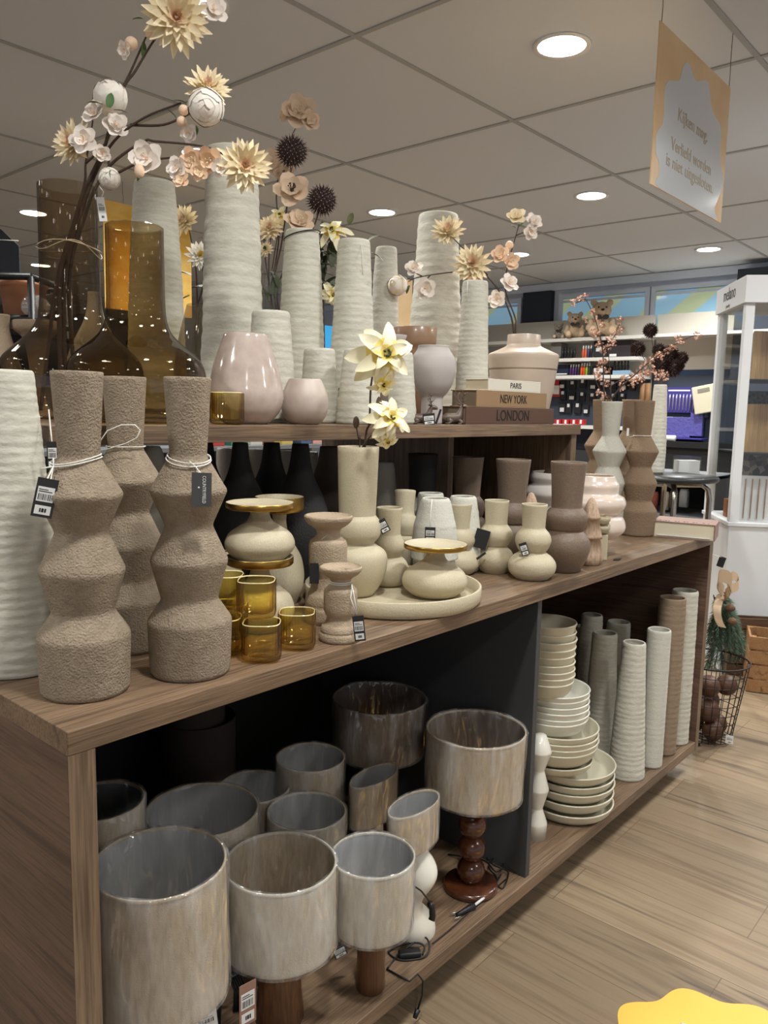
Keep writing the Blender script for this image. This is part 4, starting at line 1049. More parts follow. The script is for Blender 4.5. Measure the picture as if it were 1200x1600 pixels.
MB().tube(pl, .009, 10, r1=.005).build('plug', BLACK, t, True)
MB().tube([at(716, 1425, z=BZ+.008), at(703, 1428, z=BZ+.008)], .0018, 8).tube([at(720, 1432, z=BZ+.008), at(709, 1436, z=BZ+.008)], .0018, 8).build('pins', mat('steel', (190, 190, 190), .3, 1), t, True)
MB().tube([at(742, 1414, z=BZ+.011), at(756, 1403, z=BZ+.011)], .0035, 6).build('cable_label', PAPER, t, True)
t = thing('power_cord', 'black cord with inline switch beside the small walnut-base lamp, end hanging off the shelf', 'cord', at(640, 1490, z=BZ))
c_ = MB().tube(cord('', [(606, 1512), (620, 1495), (640, 1478, .012), (662, 1464, .02), (671, 1476, .016), (668, 1490, .006), (655, 1498), (625, 1500), (607, 1488), (622, 1478, .006), (648, 1473, .014), (663, 1478, .012), (660, 1492)], ''), .0022, 6)
edge = at(650, 1538, z=BZ+.003)
hang = [at(604, 1514, z=BZ+.003), at(622, 1524, z=BZ+.003), at(640, 1533, z=BZ+.003)]
e2 = Vector((hang[-1].x+.03, -.004, BZ+.002)); hang += [e2, e2+Vector((.012, -.006, -.02)), e2+Vector((.012, -.006, -.055)), e2+Vector((-.002, -.005, -.082))]
c_.tube(hang, .0022, 6)
c_.build('cable', BLACK, t, True)
MB().tube([hang[-1], hang[-1]+Vector((-.012, -.001, -.014))], .007, 8, r1=.005).build('plug', BLACK, t, True)
sw = at(640, 1490, z=BZ+.008)
ax = (at(662, 1488, z=BZ+.008)-at(619, 1492, z=BZ+.008)).normalized(); yy = Vector((0, 0, 1)).cross(ax)
MB().box((-.026, -.011, -.007), (.026, .011, .007), 0, frame(sw, ax, yy)).build('inline_switch', BLACK, t, True, .004)
t = thing('power_cord', 'black cord with inline switch hanging in front of the twisted white lamp', 'cord', at(672, 1420, z=BZ+.04))
y_ = .012
pp = [at(648, 1385, y=y_), at(658, 1392, y=y_), at(666, 1402, y=y_), at(672, 1412, y=y_)]
MB().tube(pp, .002, 6).build('cable', BLACK, t, True)
MB().tube([pp[-1], at(675, 1418, y=y_), at(676, 1432, y=y_), at(674, 1438, y=y_)], .0075, 10).build('inline_switch', BLACK, t, True)
# bundled cable and cards under the front shades
t = thing('cable_bundle', 'bundle of folded black cable under the pale drum shade', 'cord', at(355, 1590, z=BZ))
c_ = MB(); P = at(352, 1600, z=BZ); 
for i in range(6):
    o_ = Vector((.004*i, -.003*i, 0)); c_.tube([P+o_+Vector((-.03, .02, .003)), P+o_+Vector((-.02, .03, .04)), P+o_+Vector((.0, .035, .075)), P+o_+Vector((.03, .03, .078)), P+o_+Vector((.04, .02, .04)), P+o_+Vector((.03, .01, .003))], .0024, 6)
c_.build('cable', BLACK, t, True)
tg = at(387, 1568, y=.075)
price_tag(tg, .036, .085, 'brown wood-look lamp label card hanging under the pale drum shade', 0, None, card='brown', cat='card', yaw=.55, group='lamp cards')
tg = at(531, 1487, y=.10); price_tag(tg, .03, .026, 'grey printed lamp card beside the small walnut-base lamp', .35, None, card='grey', cat='card', group='lamp cards', yaw=.3)
tg = at(322, 1596, y=.085); price_tag(tg, .04, .05, 'pale card in the shadow under the largest shade', .1, None, card='white', cat='card', yaw=.2, group='lamp cards')

# ================================================================== LOWER RIGHT COMPARTMENT
# stacked plates and bowls
def plate(P, r, h, label, m, name='plate', grp='stacked cream plates', sl=.9):
    pr = [(r*sl-.014, 0), (r*sl-.006, .002), (r*sl, .008), (r*sl+(r-r*sl)*.55, h*.45), (r-.001, h-.005), (r+.0005, h-.002), (r-.0005, h), (r-.004, h), (r-.006, h-.004), (r*sl-.007, .011), (r*sl-.018, .007), (.0005, .007)]
    return tag(MB().lathe([(.0005, 0)]+pr, 72).build(name, m, loc=P), label, 'plate' if name == 'plate' else 'bowl', grp)
PS = stand(886, 1293, 68, BZ); rr = 68*dep(PS)/F
dS = Vector((math.cos(facing(PS)), math.sin(facing(PS)), 0))
def zfront(py, r): 
    Q = PS+dS*r; return zat(Q, py)
z = BZ; ordn = ('lowest', 'second', 'third', 'fourth', 'fifth', 'sixth', 'seventh', 'eighth', 'ninth')
for i, py in enumerate((1277, 1260, 1244, 1232, 1217)):
    zt = zfront(py, rr); hgt = .036
    plate(Vector((PS.x, PS.y, max(BZ, zt-hgt))), rr*(1-.012*(i % 2)), hgt, f'{ordn[i]} large cream plate from the bottom of the tall crockery stack', PLATE)
def rimz(Cc, r, py):
    d = Vector((math.cos(facing(Cc)), math.sin(facing(Cc)), 0)); return zat(Cc+d*r, py)
def pile(Cc, r, pys, hgt, m, nm, grp, lbl, sl, zmin=BZ):
    for i, py in enumerate(pys):
        zt = rimz(Cc, r, py); zb = max(zt-hgt, zmin)
        plate(Vector((Cc.x+.002*math.sin(i*2.1), Cc.y+.002*math.cos(i*1.7), zb)), r*(1+.008*math.sin(i*2.4)), zt-zb, lbl % ordn[i], m, nm, grp, sl)
r2 = 66*dep(PS)/F*.93; c2_ = on(868, PS.y+.012, .3)
zt = rimz(c2_, r2*.9, 1203)
plate(Vector((c2_.x, c2_.y, zt-.03)), r2*.9, .03, 'small upturned cream plate between the large plates and medium bowls', PLATE)
pile(c2_, r2, (1183, 1174, 1165, 1155), .046, PLATE, 'bowl', 'stacked medium cream bowls', '%s medium cream bowl counted upward in the tall crockery stack', .86)
r3 = r2*.84; c3_ = on(864, PS.y+.02, .4)
pile(c3_, r3, (1135, 1127, 1117, 1108, 1099, 1090), .044, PLATEW, 'bowl', 'stacked ivory bowls', '%s ivory bowl counted upward in the middle of the crockery stack', .84)
r4 = r3*.78; c4_ = on(852, PS.y+.02, .5)
pile(c4_, r4, (1073, 1063, 1053, 1042, 1030, 1018, 1006, 995, 981), .046, PLATE, 'bowl', 'stacked small cream bowls', '%s small cream bowl counted upward at the top of the crockery stack', .84)
# white hourglass lamp foot beside the divider
P = on(837, .10, BZ); pr = prof(P, [(1335, 16), (1284, 16.5), (1262, 8.5), (1232, 17), (1203, 8.5), (1173, 18.5), (1148, 9)]); pr[0] = (pr[0][0], 0)
tag(MB().lathe([(.0005, 0)]+soft(pr, .003)+[(.0005, pr[-1][1])], 48).build('hourglass_lamp_foot', WHITEC, loc=P), 'white ceramic hourglass lamp foot beside the charcoal divider', 'lamp')
# cones standing in the right compartment
CG = 'ribbed vases in the lower compartment'
P = stand(977, 1222, 28, BZ); cone(P, [(1212, 28.5), (1150, 25), (1080, 21.5), (1003, 18)], 'front cream ribbed vase in the lower compartment', ribs=26, group=CG, hollow=.2)
P = stand(1019, 1203, 16, BZ)+Vector((.004, .01, 0)); cone(P, [(1194, 17.5), (1100, 18), (983, 18.2)], 'slim white textured vase behind the front cream one, black cord at rim', m=CHALK, ribs=24, group=CG, hollow=.2, amp=.008)
Pq = P
P = stand(1038, 1183, 20, BZ)+Vector((.0, .01, 0)); cone(P, [(1174, 20), (1060, 21), (933, 20.5)], 'light brown ribbed vase in the lower compartment', m=RIBB, ribs=28, group=CG, hollow=.2)
P = stand(1065, 1161, 20, BZ)+Vector((.0, .012, 0)); P.x = min(P.x, TX-.035-.045)
cone(P, [(1152, 20), (1040, 20.5), (922, 19.8)], 'white ribbed vase against the right end panel', ribs=28, group=CG, hollow=.2)
Ps = [(934, .22, [(1185, 27), (1090, 23), (988, 19)], 'grey-cream ribbed vase left of the front one', RIBW), (957, .30, [(1150, 22), (1060, 20), (971, 18)], 'ribbed vase with a dark cord at the rim, second row', RIBW),
      (915, .36, [(1150, 20), (1060, 18.5), (960, 16.5)], 'shaded ribbed vase at the back beside the crockery', RIBW), (972, .33, [(1150, 23), (1020, 22), (921, 20)], 'dark brown ribbed vase in the shaded back corner', RIBB), (900, .44, [(1140, 16), (1060, 14), (978, 12)], 'narrow ribbed vase just behind the top bowls', RIBW)]
for px, y, rows, lb, m_ in Ps:
    cone(on(px, y, BZ), rows, lb, m=m_, ribs=24, group=CG, hollow=.2)
def smooth(pts, n=6):
    out = []
    for i in range(len(pts)-1):
        p0, p1, p2, p3 = pts[max(i-1, 0)], pts[i], pts[i+1], pts[min(i+2, len(pts)-1)]
        for k in range(n):
            u = k/n; out.append(.5*((2*p1)+(p2-p0)*u+(2*p0-5*p1+4*p2-p3)*u*u+(3*p1-p0-3*p2+p3)*u**3))
    out.append(pts[-1]); return out
# ================================================================== HANGING SIGNS
def hull(fn, n=160): return [fn(2*PI*i/n) for i in range(n)]
def blob(a):
    """wavy eight-pointed badge outline, radius 0..1"""
    r = .86+.14*math.cos(8*(a-PI/2))
    return (r*math.cos(a), r*math.sin(a))
def signboard(name, label, C0, Wd, Hh, cat, base, lobe=None, lines=None, wires=None, rz=0, ink=None, wave=False, th=.005):
    t = thing(name, label, cat, C0, rz)
    MB().box((-Wd/2, -th/2, -Hh/2), (Wd/2, th/2, Hh/2)).build('board', base, t)
    if lobe:
        m = MB(); pts = [(min(max(x, -Wd/2+.0005), Wd/2-.0005), min(max(z, -Hh/2+.0005), Hh/2-.0005)) for x, z in lobe]
        n = len(pts); y = -th/2-.0008
        m.add([(x, y, z) for x, z in pts]+[(x, -th/2, z) for x, z in pts], [tuple(range(n))]+[(i, i+n, (i+1) % n+n, (i+1) % n) for i in range(n)], 0, False)
        m.build('badge_print', mat('silver_white_print', (206, 212, 218), .25, 0, coat=.4), t)
    if lines:
        for body, px_, pz, sz, fit in lines:
            text(body, sz, ink, t, Matrix.Translation(C0) @ Matrix.Rotation(rz, 4, 'Z') @ frame((px_, -th/2-.0013, pz), Vector((1, 0, 0)), Vector((0, 0, 1))), 'lettering', fit=fit)
    if wires:
        m = MB()
        for x in wires: m.tube([(x, 0, Hh/2-.012), (x+.003, 0, Hh/2+.05), (x-.002, 0, (Hh/2+CEIL-C0[2])/2), (x, 0, CEIL-C0[2])], .0013, 5)
        m.build('hanging_wire', STEM, t)
    return t
PEACH = mat('peach_paper_print', (226, 190, 140), .4, var=((236, 206, 162), 5))
s0, s1 = Vector((2.217, .202, 2.14)), Vector((2.925, .202, 2.66))
star_pts = [(-0.113, 0.209), (-0.137, 0.187), (-0.155, 0.152), (-0.177, 0.124), (-0.243, 0.107), (-0.275, 0.088), (-0.286, 0.062), (-0.283, 0.025), (-0.28, -0.022), (-0.288, -0.048), (-0.326, -0.085), (-0.333, -0.12), (-0.325, -0.155), (-0.297, -0.177), (-0.288, -0.213), (-0.277, -0.2595), (0.261, -0.2595), (0.265, -0.222), (0.298, -0.178), (0.332, -0.138), (0.343, -0.098), (0.324, -0.069), (0.296, -0.032), (0.279, 0.018), (0.284, 0.062), (0.265, 0.095), (0.214, 0.109), (0.172, 0.124), (0.144, 0.153), (0.126, 0.184), (0.104, 0.204), (0.074, 0.203), (-0.002, 0.176), (-0.039, 0.182), (-0.078, 0.205)]
lobe = [(v.x, v.y) for v in smooth([Vector((x, y, 0)) for x, y in star_pts+star_pts[:1]], 4)][:-1]
TAN = mat('tan_sign_ink', (182, 166, 138), .6)
signboard('hanging_sign', 'hanging peach shop sign with silver badge reading Kijken mag', Vector(((s0.x+s1.x)/2, .202, (s0.z+s1.z)/2)), .708, .52, 'sign', PEACH, lobe,
          [('Kijken mag.', -.01, .018, .062, .295), ('Verliefd worden', -.002, -.091, .062, .40), ('is niet uitgesloten.', -.002, -.152, .062, .47)], (-.34, .34), ink=TAN)
YEL = mat('yellow_wave_print', (236, 182, 62), .45, var=((246, 206, 110), 6, (1, 1, 2.2)))
q0 = at(160, 311, y=4.1); q1 = at(298, 345, y=4.1); zb_ = at(298, 497, y=4.1).z
signboard('hanging_poster', 'yellow hanging poster behind the tall glass bottle and vases', Vector(((q0.x+q1.x)/2, 4.1, (q0.z+zb_)/2)), q1.x-q0.x, q0.z-zb_, 'poster', YEL, None, None, (-.2, .2))
q0 = at(604, 430, y=3.2); q1 = at(642, 512, y=3.2)
signboard('hanging_poster', 'narrow peach and white poster seen between the slim vase and the wide vase', Vector(((q0.x+q1.x)/2, 3.2, (q0.z+q1.z)/2-.12)), q1.x-q0.x, q0.z-q1.z+.24, 'poster', PEACH, None, None, None, th=.01).location.z -= 0
for o in bpy.data.objects[-3:]:
    pass
MB().box((q0.x+.05, 3.24, 0), (q0.x+.08, 3.27, q0.z), 0).build('poster_stand', BLACK, [o for o in bpy.data.objects if o.name.startswith('hanging_poster')][-1], True)
q0 = at(706, 400, y=2.2); q1 = at(718, 560, y=2.2)
ps = signboard('standing_poster', 'strip of peach poster showing between two ribbed vases under the dahlias', Vector(((q0.x+q1.x)/2-.05, 2.2, (q0.z+q1.z)/2)), .16, q0.z-q1.z, 'poster', PEACH, None, None, None)
MB().box((-.012, .004, -(q0.z+q1.z)/2), (.012, .03, 0)).build('poster_stand', BLACK, ps)

# floor sticker
p0 = at(985, 1592, z=0); pc = Vector((1.30, -.66, .0))
dirx = (at(1200, 1572, z=0)-at(985, 1592, z=0)).normalized(); 
t = thing('floor_sticker', 'yellow wavy-edged floor sticker on the wood floor in the bottom corner', 'sticker', (0, 0, 0))
m = MB(); n = 180; R0 = .26
ctr = at(1150, 1566, z=0); away = Vector((CAM.x-ctr.x, CAM.y-ctr.y, 0)).normalized(); ctr = ctr+away*R0*.93
ctr.z = 0
t.location = ctr
V = []
for i in range(n):
    a = 2*PI*i/n; r = R0*(.93+.055*math.cos(9*(a-math.atan2(-away.y, -away.x)-.47)))
    V.append((r*math.cos(a), r*math.sin(a)))
m.add([(x, y, .0012) for x, y in V]+[(x, y, .0002) for x, y in V], [tuple(range(n))]+[(i, i+n, (i+1) % n+n, (i+1) % n) for i in range(n)], 0, False)
m.build('sticker_sheet', mat('yellow_floor_vinyl', (246, 190, 80), .45), t)
wm = MB(); wp = at(1068, 1600, z=0)-ctr
wm.tube([wp+Vector((0, .0, .0015)), wp+away*.05+Vector((.01, 0, .0015))], .006, 6); wm.v = [(v[0], v[1], .0013+(.0006 if v[2] > .0015 else 0)) for v in wm.v]
wm.build('white_mark', PAPER, t)

# ================================================================== JEWELLERY CABINET
cc = Vector((3.82, .352)); 
dl = Vector((math.cos(math.radians(33.2)), math.sin(math.radians(33.2)))); dr = Vector((dl.y, -dl.x))
def cz(px, py): return zat((cc.x, cc.y), py)
ztop, zhead, zbase = cz(0, 430), cz(0, 473), cz(0, 816)
t = thing('jewellery_cabinet', 'white glass jewellery display cabinet with dark melano lettering on its header', 'cabinet', (cc.x, cc.y, 0))
LL, RR = .52, .75
M = Matrix(((dr.x, dl.x, 0, 0), (dr.y, dl.y, 0, 0), (0, 0, 1, 0), (0, 0, 0, 1)))     # local x = right face, y = left face
def cb(lo, hi, name, m, mb=None, bevel=.002): 
    return (mb or MB()).box(lo, hi, 0, M).build(name, m, t, bevel=bevel)
cb((0, 0, .0), (RR, LL, zbase-.02), 'base_cupboard', WHITE)
cb((-.008, -.008, zbase-.02), (RR+.008, LL+.008, zbase), 'base_top', WHITE)
cb((-.012, -.012, zhead), (RR+.012, LL+.012, ztop), 'header', WHITE)
pw = .045
for lo in ((0, 0), (RR-pw, 0), (0, LL-pw), (RR-pw, LL-pw)):
    cb((lo[0], lo[1], zbase), (lo[0]+pw, lo[1]+pw, zhead), 'corner_post', WHITE)
PANE = glass('cabinet_glass', (252, 253, 253), .01, .05, .6)
cb((.018, pw, zbase), (.022, LL-pw, zhead), 'glass_pane', PANE, bevel=0); cb((pw, .018, zbase), (RR-pw, .022, zhead), 'glass_pane', PANE, bevel=0)
hz = lambda py: cz(0, py)
for py in (592, 708): 
    cb((pw, pw, hz(py)-.005), (RR-pw, LL-pw, hz(py)+.003), 'glass_shelf', mat('dark_shelf_edge', (40, 46, 48), .3))
cb((RR-pw-.01, pw, zbase), (RR-pw, LL-pw, zhead), 'rear_panel', mat('cabinet_dark_inside', (84, 80, 78), .6))
HM = (ztop+zhead)/2
o = text('melano', .098, mat('header_lettering', (66, 66, 68), .6), t, Matrix.Translation((cc.x, cc.y, 0)) @ M @ frame((-.013, LL*.52, HM+.014), Vector((0, -1, 0)), Vector((0, 0, 1))), 'lettering', sx=.78)
text('jewelry', .028, mat('header_small_lettering', (120, 120, 122), .6), t, Matrix.Translation((cc.x, cc.y, 0)) @ M @ frame((-.013, LL*.55, HM-.048), Vector((0, -1, 0)), Vector((0, 0, 1))), 'small_lettering', sx=.9)
# contents
BOARD = wood('display_board_wood', (186, 150, 100), (170, 134, 88), (130, 100, 62), 'z', .6)
SIL = mat('silver_mesh', (186, 186, 182), .35, .8)
def inside(name, label, cat, lo, hi, m, extra=None):
    tt = thing(name, label, cat, Vector((cc.x, cc.y, 0))+M @ Vector(((lo[0]+hi[0])/2, lo[1], lo[2])))
    off = M @ Vector(((lo[0]+hi[0])/2, lo[1], lo[2]))
    mb = MB().box(lo, hi, 0, Matrix.Translation(-off) @ M); mb.build('board', m, tt)
    if extra:
        for nm, bx_, mm in extra:
            e = MB()
            for l2, h2 in bx_: e.box(l2, h2, 0, Matrix.Translation(-off) @ M)
            e.build(nm, mm, tt)
    return tt
z1, z2, z3 = hz(592)+.003, hz(708)+.003, zbase
inside('bracelet_board', 'wooden display board with a thin chain on the upper cabinet level', 'display board', (.10, .16, z1), (.58, .18, hz(512)), BOARD, [('chain', [((.27, .155, z1+.02+k*.03), (.28, .16, z1+.035+k*.03)) for k in range(7)], SIL)])
inside('bracelet_board', 'wooden display board with a wide silver mesh bracelet on the middle cabinet level', 'display board', (.08, .16, z2), (.58, .18, hz(630)), BOARD, [('mesh_bracelet', [((.25+.004*k, .15, z2+.01+k*.035), (.31+.004*k, .16, z2+.04+k*.035)) for k in range(7)], SIL)])
CAMO = mat('camouflage_print', (92, 84, 74), .8)
nt = CAMO.node_tree; b = nt.nodes['Principled BSDF']; tc = N(nt, 'ShaderNodeTexCoord'); n_ = N(nt, 'ShaderNodeTexVoronoi'); n_.inputs['Scale'].default_value = 34
rp = N(nt, 'ShaderNodeValToRGB'); rp.color_ramp.interpolation = 'CONSTANT'; e = rp.color_ramp.elements; e[0].color = rgba((52, 50, 48)); e[1].position = .35; e[1].color = rgba((150, 136, 118)); x_ = e.new(.65); x_.color = rgba((98, 88, 78))
nt.links.new(tc.outputs['Object'], n_.inputs['Vector']); nt.links.new(n_.outputs['Color'], rp.inputs[0]); nt.links.new(rp.outputs[0], b.inputs['Base Color'])
inside('backdrop_board', 'camouflage patterned backdrop on the lowest cabinet level', 'backdrop', (.08, .24, z3), (.60, .255, hz(714)), CAMO)
GOLDC = mat('rose_gold_chain', (196, 150, 120), .3, .9)
inside('necklace_card', 'white necklace card hung with thin chains on the lowest cabinet level', 'display card', (.07, .12, z3), (.36, .135, hz(745)), PAPER, [('chain', [((.10+.035*k, .114, z3+.01), (.104+.035*k, .119, hz(750))) for k in range(4)]+[((.26, .114, hz(785)), (.264, .119, hz(748))), ((.31, .114, hz(790)), (.314, .119, hz(748))), ((.26, .114, hz(787)), (.314, .119, hz(783)))], GOLDC)])
tt = inside('fur_stand', 'grey fluffy jewellery stand with pearl earrings on the middle cabinet level', 'display stand', (.30, .16, hz(630)), (.34, .18, hz(625)), BOARD)
MB().ball((0, 0, .05), .07, 16, 10, sc=(1.1, .7, .6)).build('fur_pad', mat('grey_beige_fur', (142, 128, 114), .95, bump=(120, .01, 3)), tt)
for k in (-.02, .03): MB().ball((k*dr.x-.05*dl.x, k*dr.y-.05*dl.y, .03+k), .012, 10, 6).build('pearl', WHITEC, tt)
# things standing behind the left pane
P = Vector((cc.x, cc.y, 0))+M @ Vector((.16, .30, z3))
tt = thing('yellow_pouch', 'yellow drawstring pouch with round studs in the lower left of the cabinet', 'pouch', P)
MB().lathe(spline([(.07, 0), (.10, .03), (.10, .09), (.075, .16), (.03, .21)], 4), 32, sy=.6).build('bag', mat('mustard_cloth', (196, 160, 70), .8), tt)
for k in (0, 1): MB().ball((-.07, -.03+.05*k, .07+.07*k), .012, 10, 6).build('stud', WHITEC, tt)
P = Vector((cc.x, cc.y, 0))+M @ Vector((.09, .24, z3)); tag(MB().box((-.05, -.03, 0), (.05, .03, .10), 0, M).build('copper_box', mat('copper_brown_print', (186, 116, 70), .5), loc=P), 'copper-coloured box before the yellow pouch in the cabinet', 'box')
def cabinet_thing(name, label, cat, x, y, zz, sz, m, sh='box'):
    P = Vector((cc.x, cc.y, 0))+M @ Vector((x, y, zz))
    mb = MB()
    if sh == 'box': mb.box((-sz[0]/2, -sz[1]/2, 0), (sz[0]/2, sz[1]/2, sz[2]), 0, M)
    else: mb.lathe(spline([(sz[0]*.3, 0), (sz[0]*.5, sz[2]*.3), (sz[0]*.42, sz[2]*.7), (sz[0]*.2, sz[2])], 4), 24, sy=sz[1]/sz[0])
    return tag(mb.build(name, m, loc=P), label, cat)
cabinet_thing('display_bust', 'pink and red draped bust behind the left cabinet pane', 'display bust', .2, .34, z2, (.11, .08, .2), mat('dusty_pink_cloth', (178, 104, 116), .8), 'l')
cabinet_thing('dark_display', 'dark speckled display behind the left cabinet pane', 'display board', .30, .40, z2, (.3, .02, .33), mat('dark_speckle', (58, 60, 62), .8, var=((120, 120, 118), 60)))
cabinet_thing('white_card', 'small white price card on the upper level behind the left pane', 'card', .15, .36, z1, (.08, .01, .07), PAPER)
cabinet_thing('small_stand', 'white jewellery stand on the upper level behind the left pane', 'display stand', .22, .22, z1, (.1, .08, .12), WHITEC, 'l')

# ================================================================== ROUND BISTRO TABLE AND VASE ON IT
BT = at(1047, 742, d=4.1); BT.z = 0; BZT = zat((BT.x, BT.y), 742)
t = thing('round_side_table', 'black round bistro table with chromed bent legs behind the display table', 'table', BT)
MB().lathe([(.0005, BZT-.028), (.23, BZT-.028), (.238, BZT-.02), (.238, BZT-.006), (.232, BZT), (.0005, BZT)], 64).build('tabletop', mat('black_laminate', (44, 46, 48), .35), t)
CHR = mat('chrome_tube', (176, 170, 160), .22, 1)
for k in range(4):
    a = k*PI/2+.5; u = Vector((math.cos(a), math.sin(a), 0))
    MB().tube([u*.03+Vector((0, 0, BZT-.05)), u*.16+Vector((0, 0, BZT-.045)), u*.19+Vector((0, 0, BZT-.07)), u*.20+Vector((0, 0, BZT-.12)), u*.20+Vector((0, 0, .3)), u*.22+Vector((0, 0, .0))], .014, 10).build('leg', CHR, t)
P = Vector(BT)+Vector((0, 0, BZT)); P = stand(1023, 741, 15, BZT)
WC = P
cone(P, [(738, 14), (700, 14.5), (650, 12.5), (601, 9.8)], 'white ribbed vase on the round black table, holding dark pompom flowers', ribs=22, group=None, hollow=.15)
P = at(1072, 738, z=BZT); P = Vector((P.x, P.y, BZT))
tt = thing('leaflet_box', 'clear acrylic box of white leaflets on the round black table', 'box', P, YAW-PI/2)
wl = 16*dep(P)/F
MB().box((-wl, -.04, .003), (wl, .04, zat(P, 719)-BZT)).build('leaflets', PAPER, tt)
MB().box((-wl-.004, -.045, 0), (wl+.004, .045, zat(P, 713)-BZT)).build('acrylic_box', PANE, tt)
P = Vector((BT.x+.02, BT.y+.1, BZT)); tag(MB().ball((0, 0, .035), .035, 14, 8, sc=(1.2, 1, 1)).build('tan_pouch', mat('tan_leather', (150, 112, 74), .7), loc=Vector((BT.x+.02, BT.y+.15, BZT))), 'small tan pouch on the round black table behind the ribbed vase', 'pouch')

# ================================================================== WIRE BASKET, GARLAND, CRATES
WIRE = mat('dark_wire', (42, 34, 30), .5, .4)
bp_ = at(1108, 1163, z=0); BK = Vector((2.85, .085, 0))
t = thing('wire_basket', 'tapered dark wire basket holding wooden balls beside the table end', 'basket', BK)
hB = zat((BK.x, BK.y), 1030); r0, r1 = .105, .155
m = MB()
for k in range(26):
    a = 2*PI*k/26; u = Vector((math.cos(a), math.sin(a), 0)); m.tube([u*r0+Vector((0, 0, .012)), u*r1+Vector((0, 0, hB))], .0017, 5)
for k in range(9):
    q = k/8; m.tube(loop((0, 0), r0+(r1-r0)*q, .012+(hB-.012)*q, 36), .0016 if k < 8 else .004, 5)
for k in range(7):
    x = -r0+2*r0*(k+.5)/7; yy = math.sqrt(max(r0*r0-x*x, 0)); m.tube([(x, -yy, .012), (x, yy, .012)], .0016, 5)
m.build('wire_mesh', WIRE, t)
for k in range(3):
    a = 2*PI*k/3-1.0; MB().lathe([(.0005, 0), (.014, 0), (.014, .006), (.006, .012), (.0005, .012)], 14, c=(math.cos(a)*r0, math.sin(a)*r0, 0)).build('foot', WIRE, t)
h_ = MB(); c_ = Vector((r1*math.cos(-.6), r1*math.sin(-.6), hB)); h_.tube([c_+Vector((.012*math.cos(a), .006, .012*math.sin(a))) for a in [2*PI*i/14 for i in range(15)]], .0028, 6); h_.build('handle_ring', WIRE, t)
BALL = mat('dark_wooden_ball', (96, 62, 42), .5, var=((70, 44, 30), 14))
for k, (x, y, z_, r) in enumerate(((-.04, -.045, .055, .043), (.045, -.03, .057, .045), (.0, .05, .055, .043), (-.05, -.02, .14, .05), (.05, .015, .148, .05), (-.055, -.02, .245, .046), (.045, -.06, .235, .044))):
    lbs = ('lowest on the left', 'lowest on the right', 'lowest at the back', 'middle left', 'middle right', 'topmost on the left', 'topmost on the right')
    tag(MB().ball((0, 0, 0), r, 24, 14).build('wooden_ball', BALL, loc=BK+Vector((x, y, z_))), 'dark wooden ball in the wire basket, '+lbs[k], 'ball', 'wooden balls in the wire basket')
tg = at(1106, 1152, y=.05); price_tag(Vector((BK.x-.05, BK.y-r0-.012, .04)), .03, .035, 'white barcode sticker tag low on the wire basket', 0, [[Vector((BK.x-.05, BK.y-r0-.012, .055)), Vector((BK.x-.05, BK.y-r0-.002, .06))]], card='white', cat='tag')
# fir garland with burlap bow hanging on the table end
G0 = Vector((TX+.075, .10, 0)); 
zg = lambda py: zat((G0.x, G0.y), py)
t = thing('fir_swag', 'green fir swag with burlap bow and cones hanging at the table end', 'swag', Vector((G0.x, G0.y, zg(905))))
FIR = mat('fir_needles', (58, 84, 62), .75, var=((82, 104, 84), 30))
rr_ = random.Random(5)
for br_ in range(26):
    m = MB()
    px = (1104, 1110, 1118, 1126, 1134, 1142, 1150, 1158)[br_ % 8]+rr_.uniform(-3, 3)
    y1_ = rr_.uniform(985, 1058) if br_ % 8 < 5 else rr_.uniform(975, 1030)
    a = at(1124+rr_.uniform(-10, 12), 925+rr_.uniform(0, 25), y=.08+rr_.uniform(-.03, .03)); a.x = max(a.x, TX+.015)
    q = at(px, y1_, y=.07+rr_.uniform(-.05, .05)); q.x = max(q.x, TX+.02)
    mid = (a+q)/2+Vector((.03, 0, .03)); pts = []
    for i in range(15):
        u = i/14; pts.append(a*(1-u)**2+mid*2*u*(1-u)+q*u*u)
    m.tube(pts, .0025, 5, 1)
    for i, p in enumerate(pts):
        if i == 0: continue
        d = (pts[i]-pts[i-1]).normalized()
        for k in range(22):
            v = Vector((rr_.gauss(0, 1), rr_.gauss(0, 1), rr_.gauss(0, 1))); v = (v-d*v.dot(d)).normalized(); e = (v+d*1.1).normalized()*rr_.uniform(.028, .045)
            b_ = p+d*rr_.uniform(-.01, .01); s_ = d.cross(v)*.0015
            e2 = b_+e
            if e2.x < TX+.004: continue
            m.add([b_-s_, b_+s_, e2], [(0, 1, 2)], 0, False)
    m.build('fir_branch', [FIR, STEM], t, True)
BURL = mat('burlap', (184, 158, 128), .95, bump=(400, .001, 2))
m = MB()
def ribbon(pts, wv, wd, mb):
    V = []; pts = smooth(pts, 8)
    for p in pts: V += [p+wv*wd/2, p-wv*wd/2]
    Vb = [v+Vector((0, -.002, 0)) for v in V]; n = len(V)
    Fc = [(2*i, 2*i+1, 2*i+3, 2*i+2) for i in range(len(pts)-1)]
    mb.add(V+Vb, Fc+[tuple(n+j for j in reversed(f)) for f in Fc])
q_ = lambda px, py, y=.03: at(px, py, y=y)
ribbon([q_(1130, 925), q_(1122, 910, .0), q_(1124, 900, -.01), q_(1138, 903, -.02), q_(1142, 918, -.02), q_(1132, 930, .01)], Vector((.15, 0, 1)).normalized(), .05, m)
ribbon([q_(1136, 912), q_(1144, 900, .01), q_(1152, 904, .0), q_(1153, 914, -.01), q_(1142, 920, .0)], Vector((.3, .2, .9)).normalized(), .035, m)
ribbon([q_(1126, 930), q_(1120, 950, .0), q_(1122, 968, -.01), q_(1128, 980, -.02)], Vector((.9, -.3, -.25)).normalized(), .05, m)
m.build('burlap_bow', BURL, t, True)
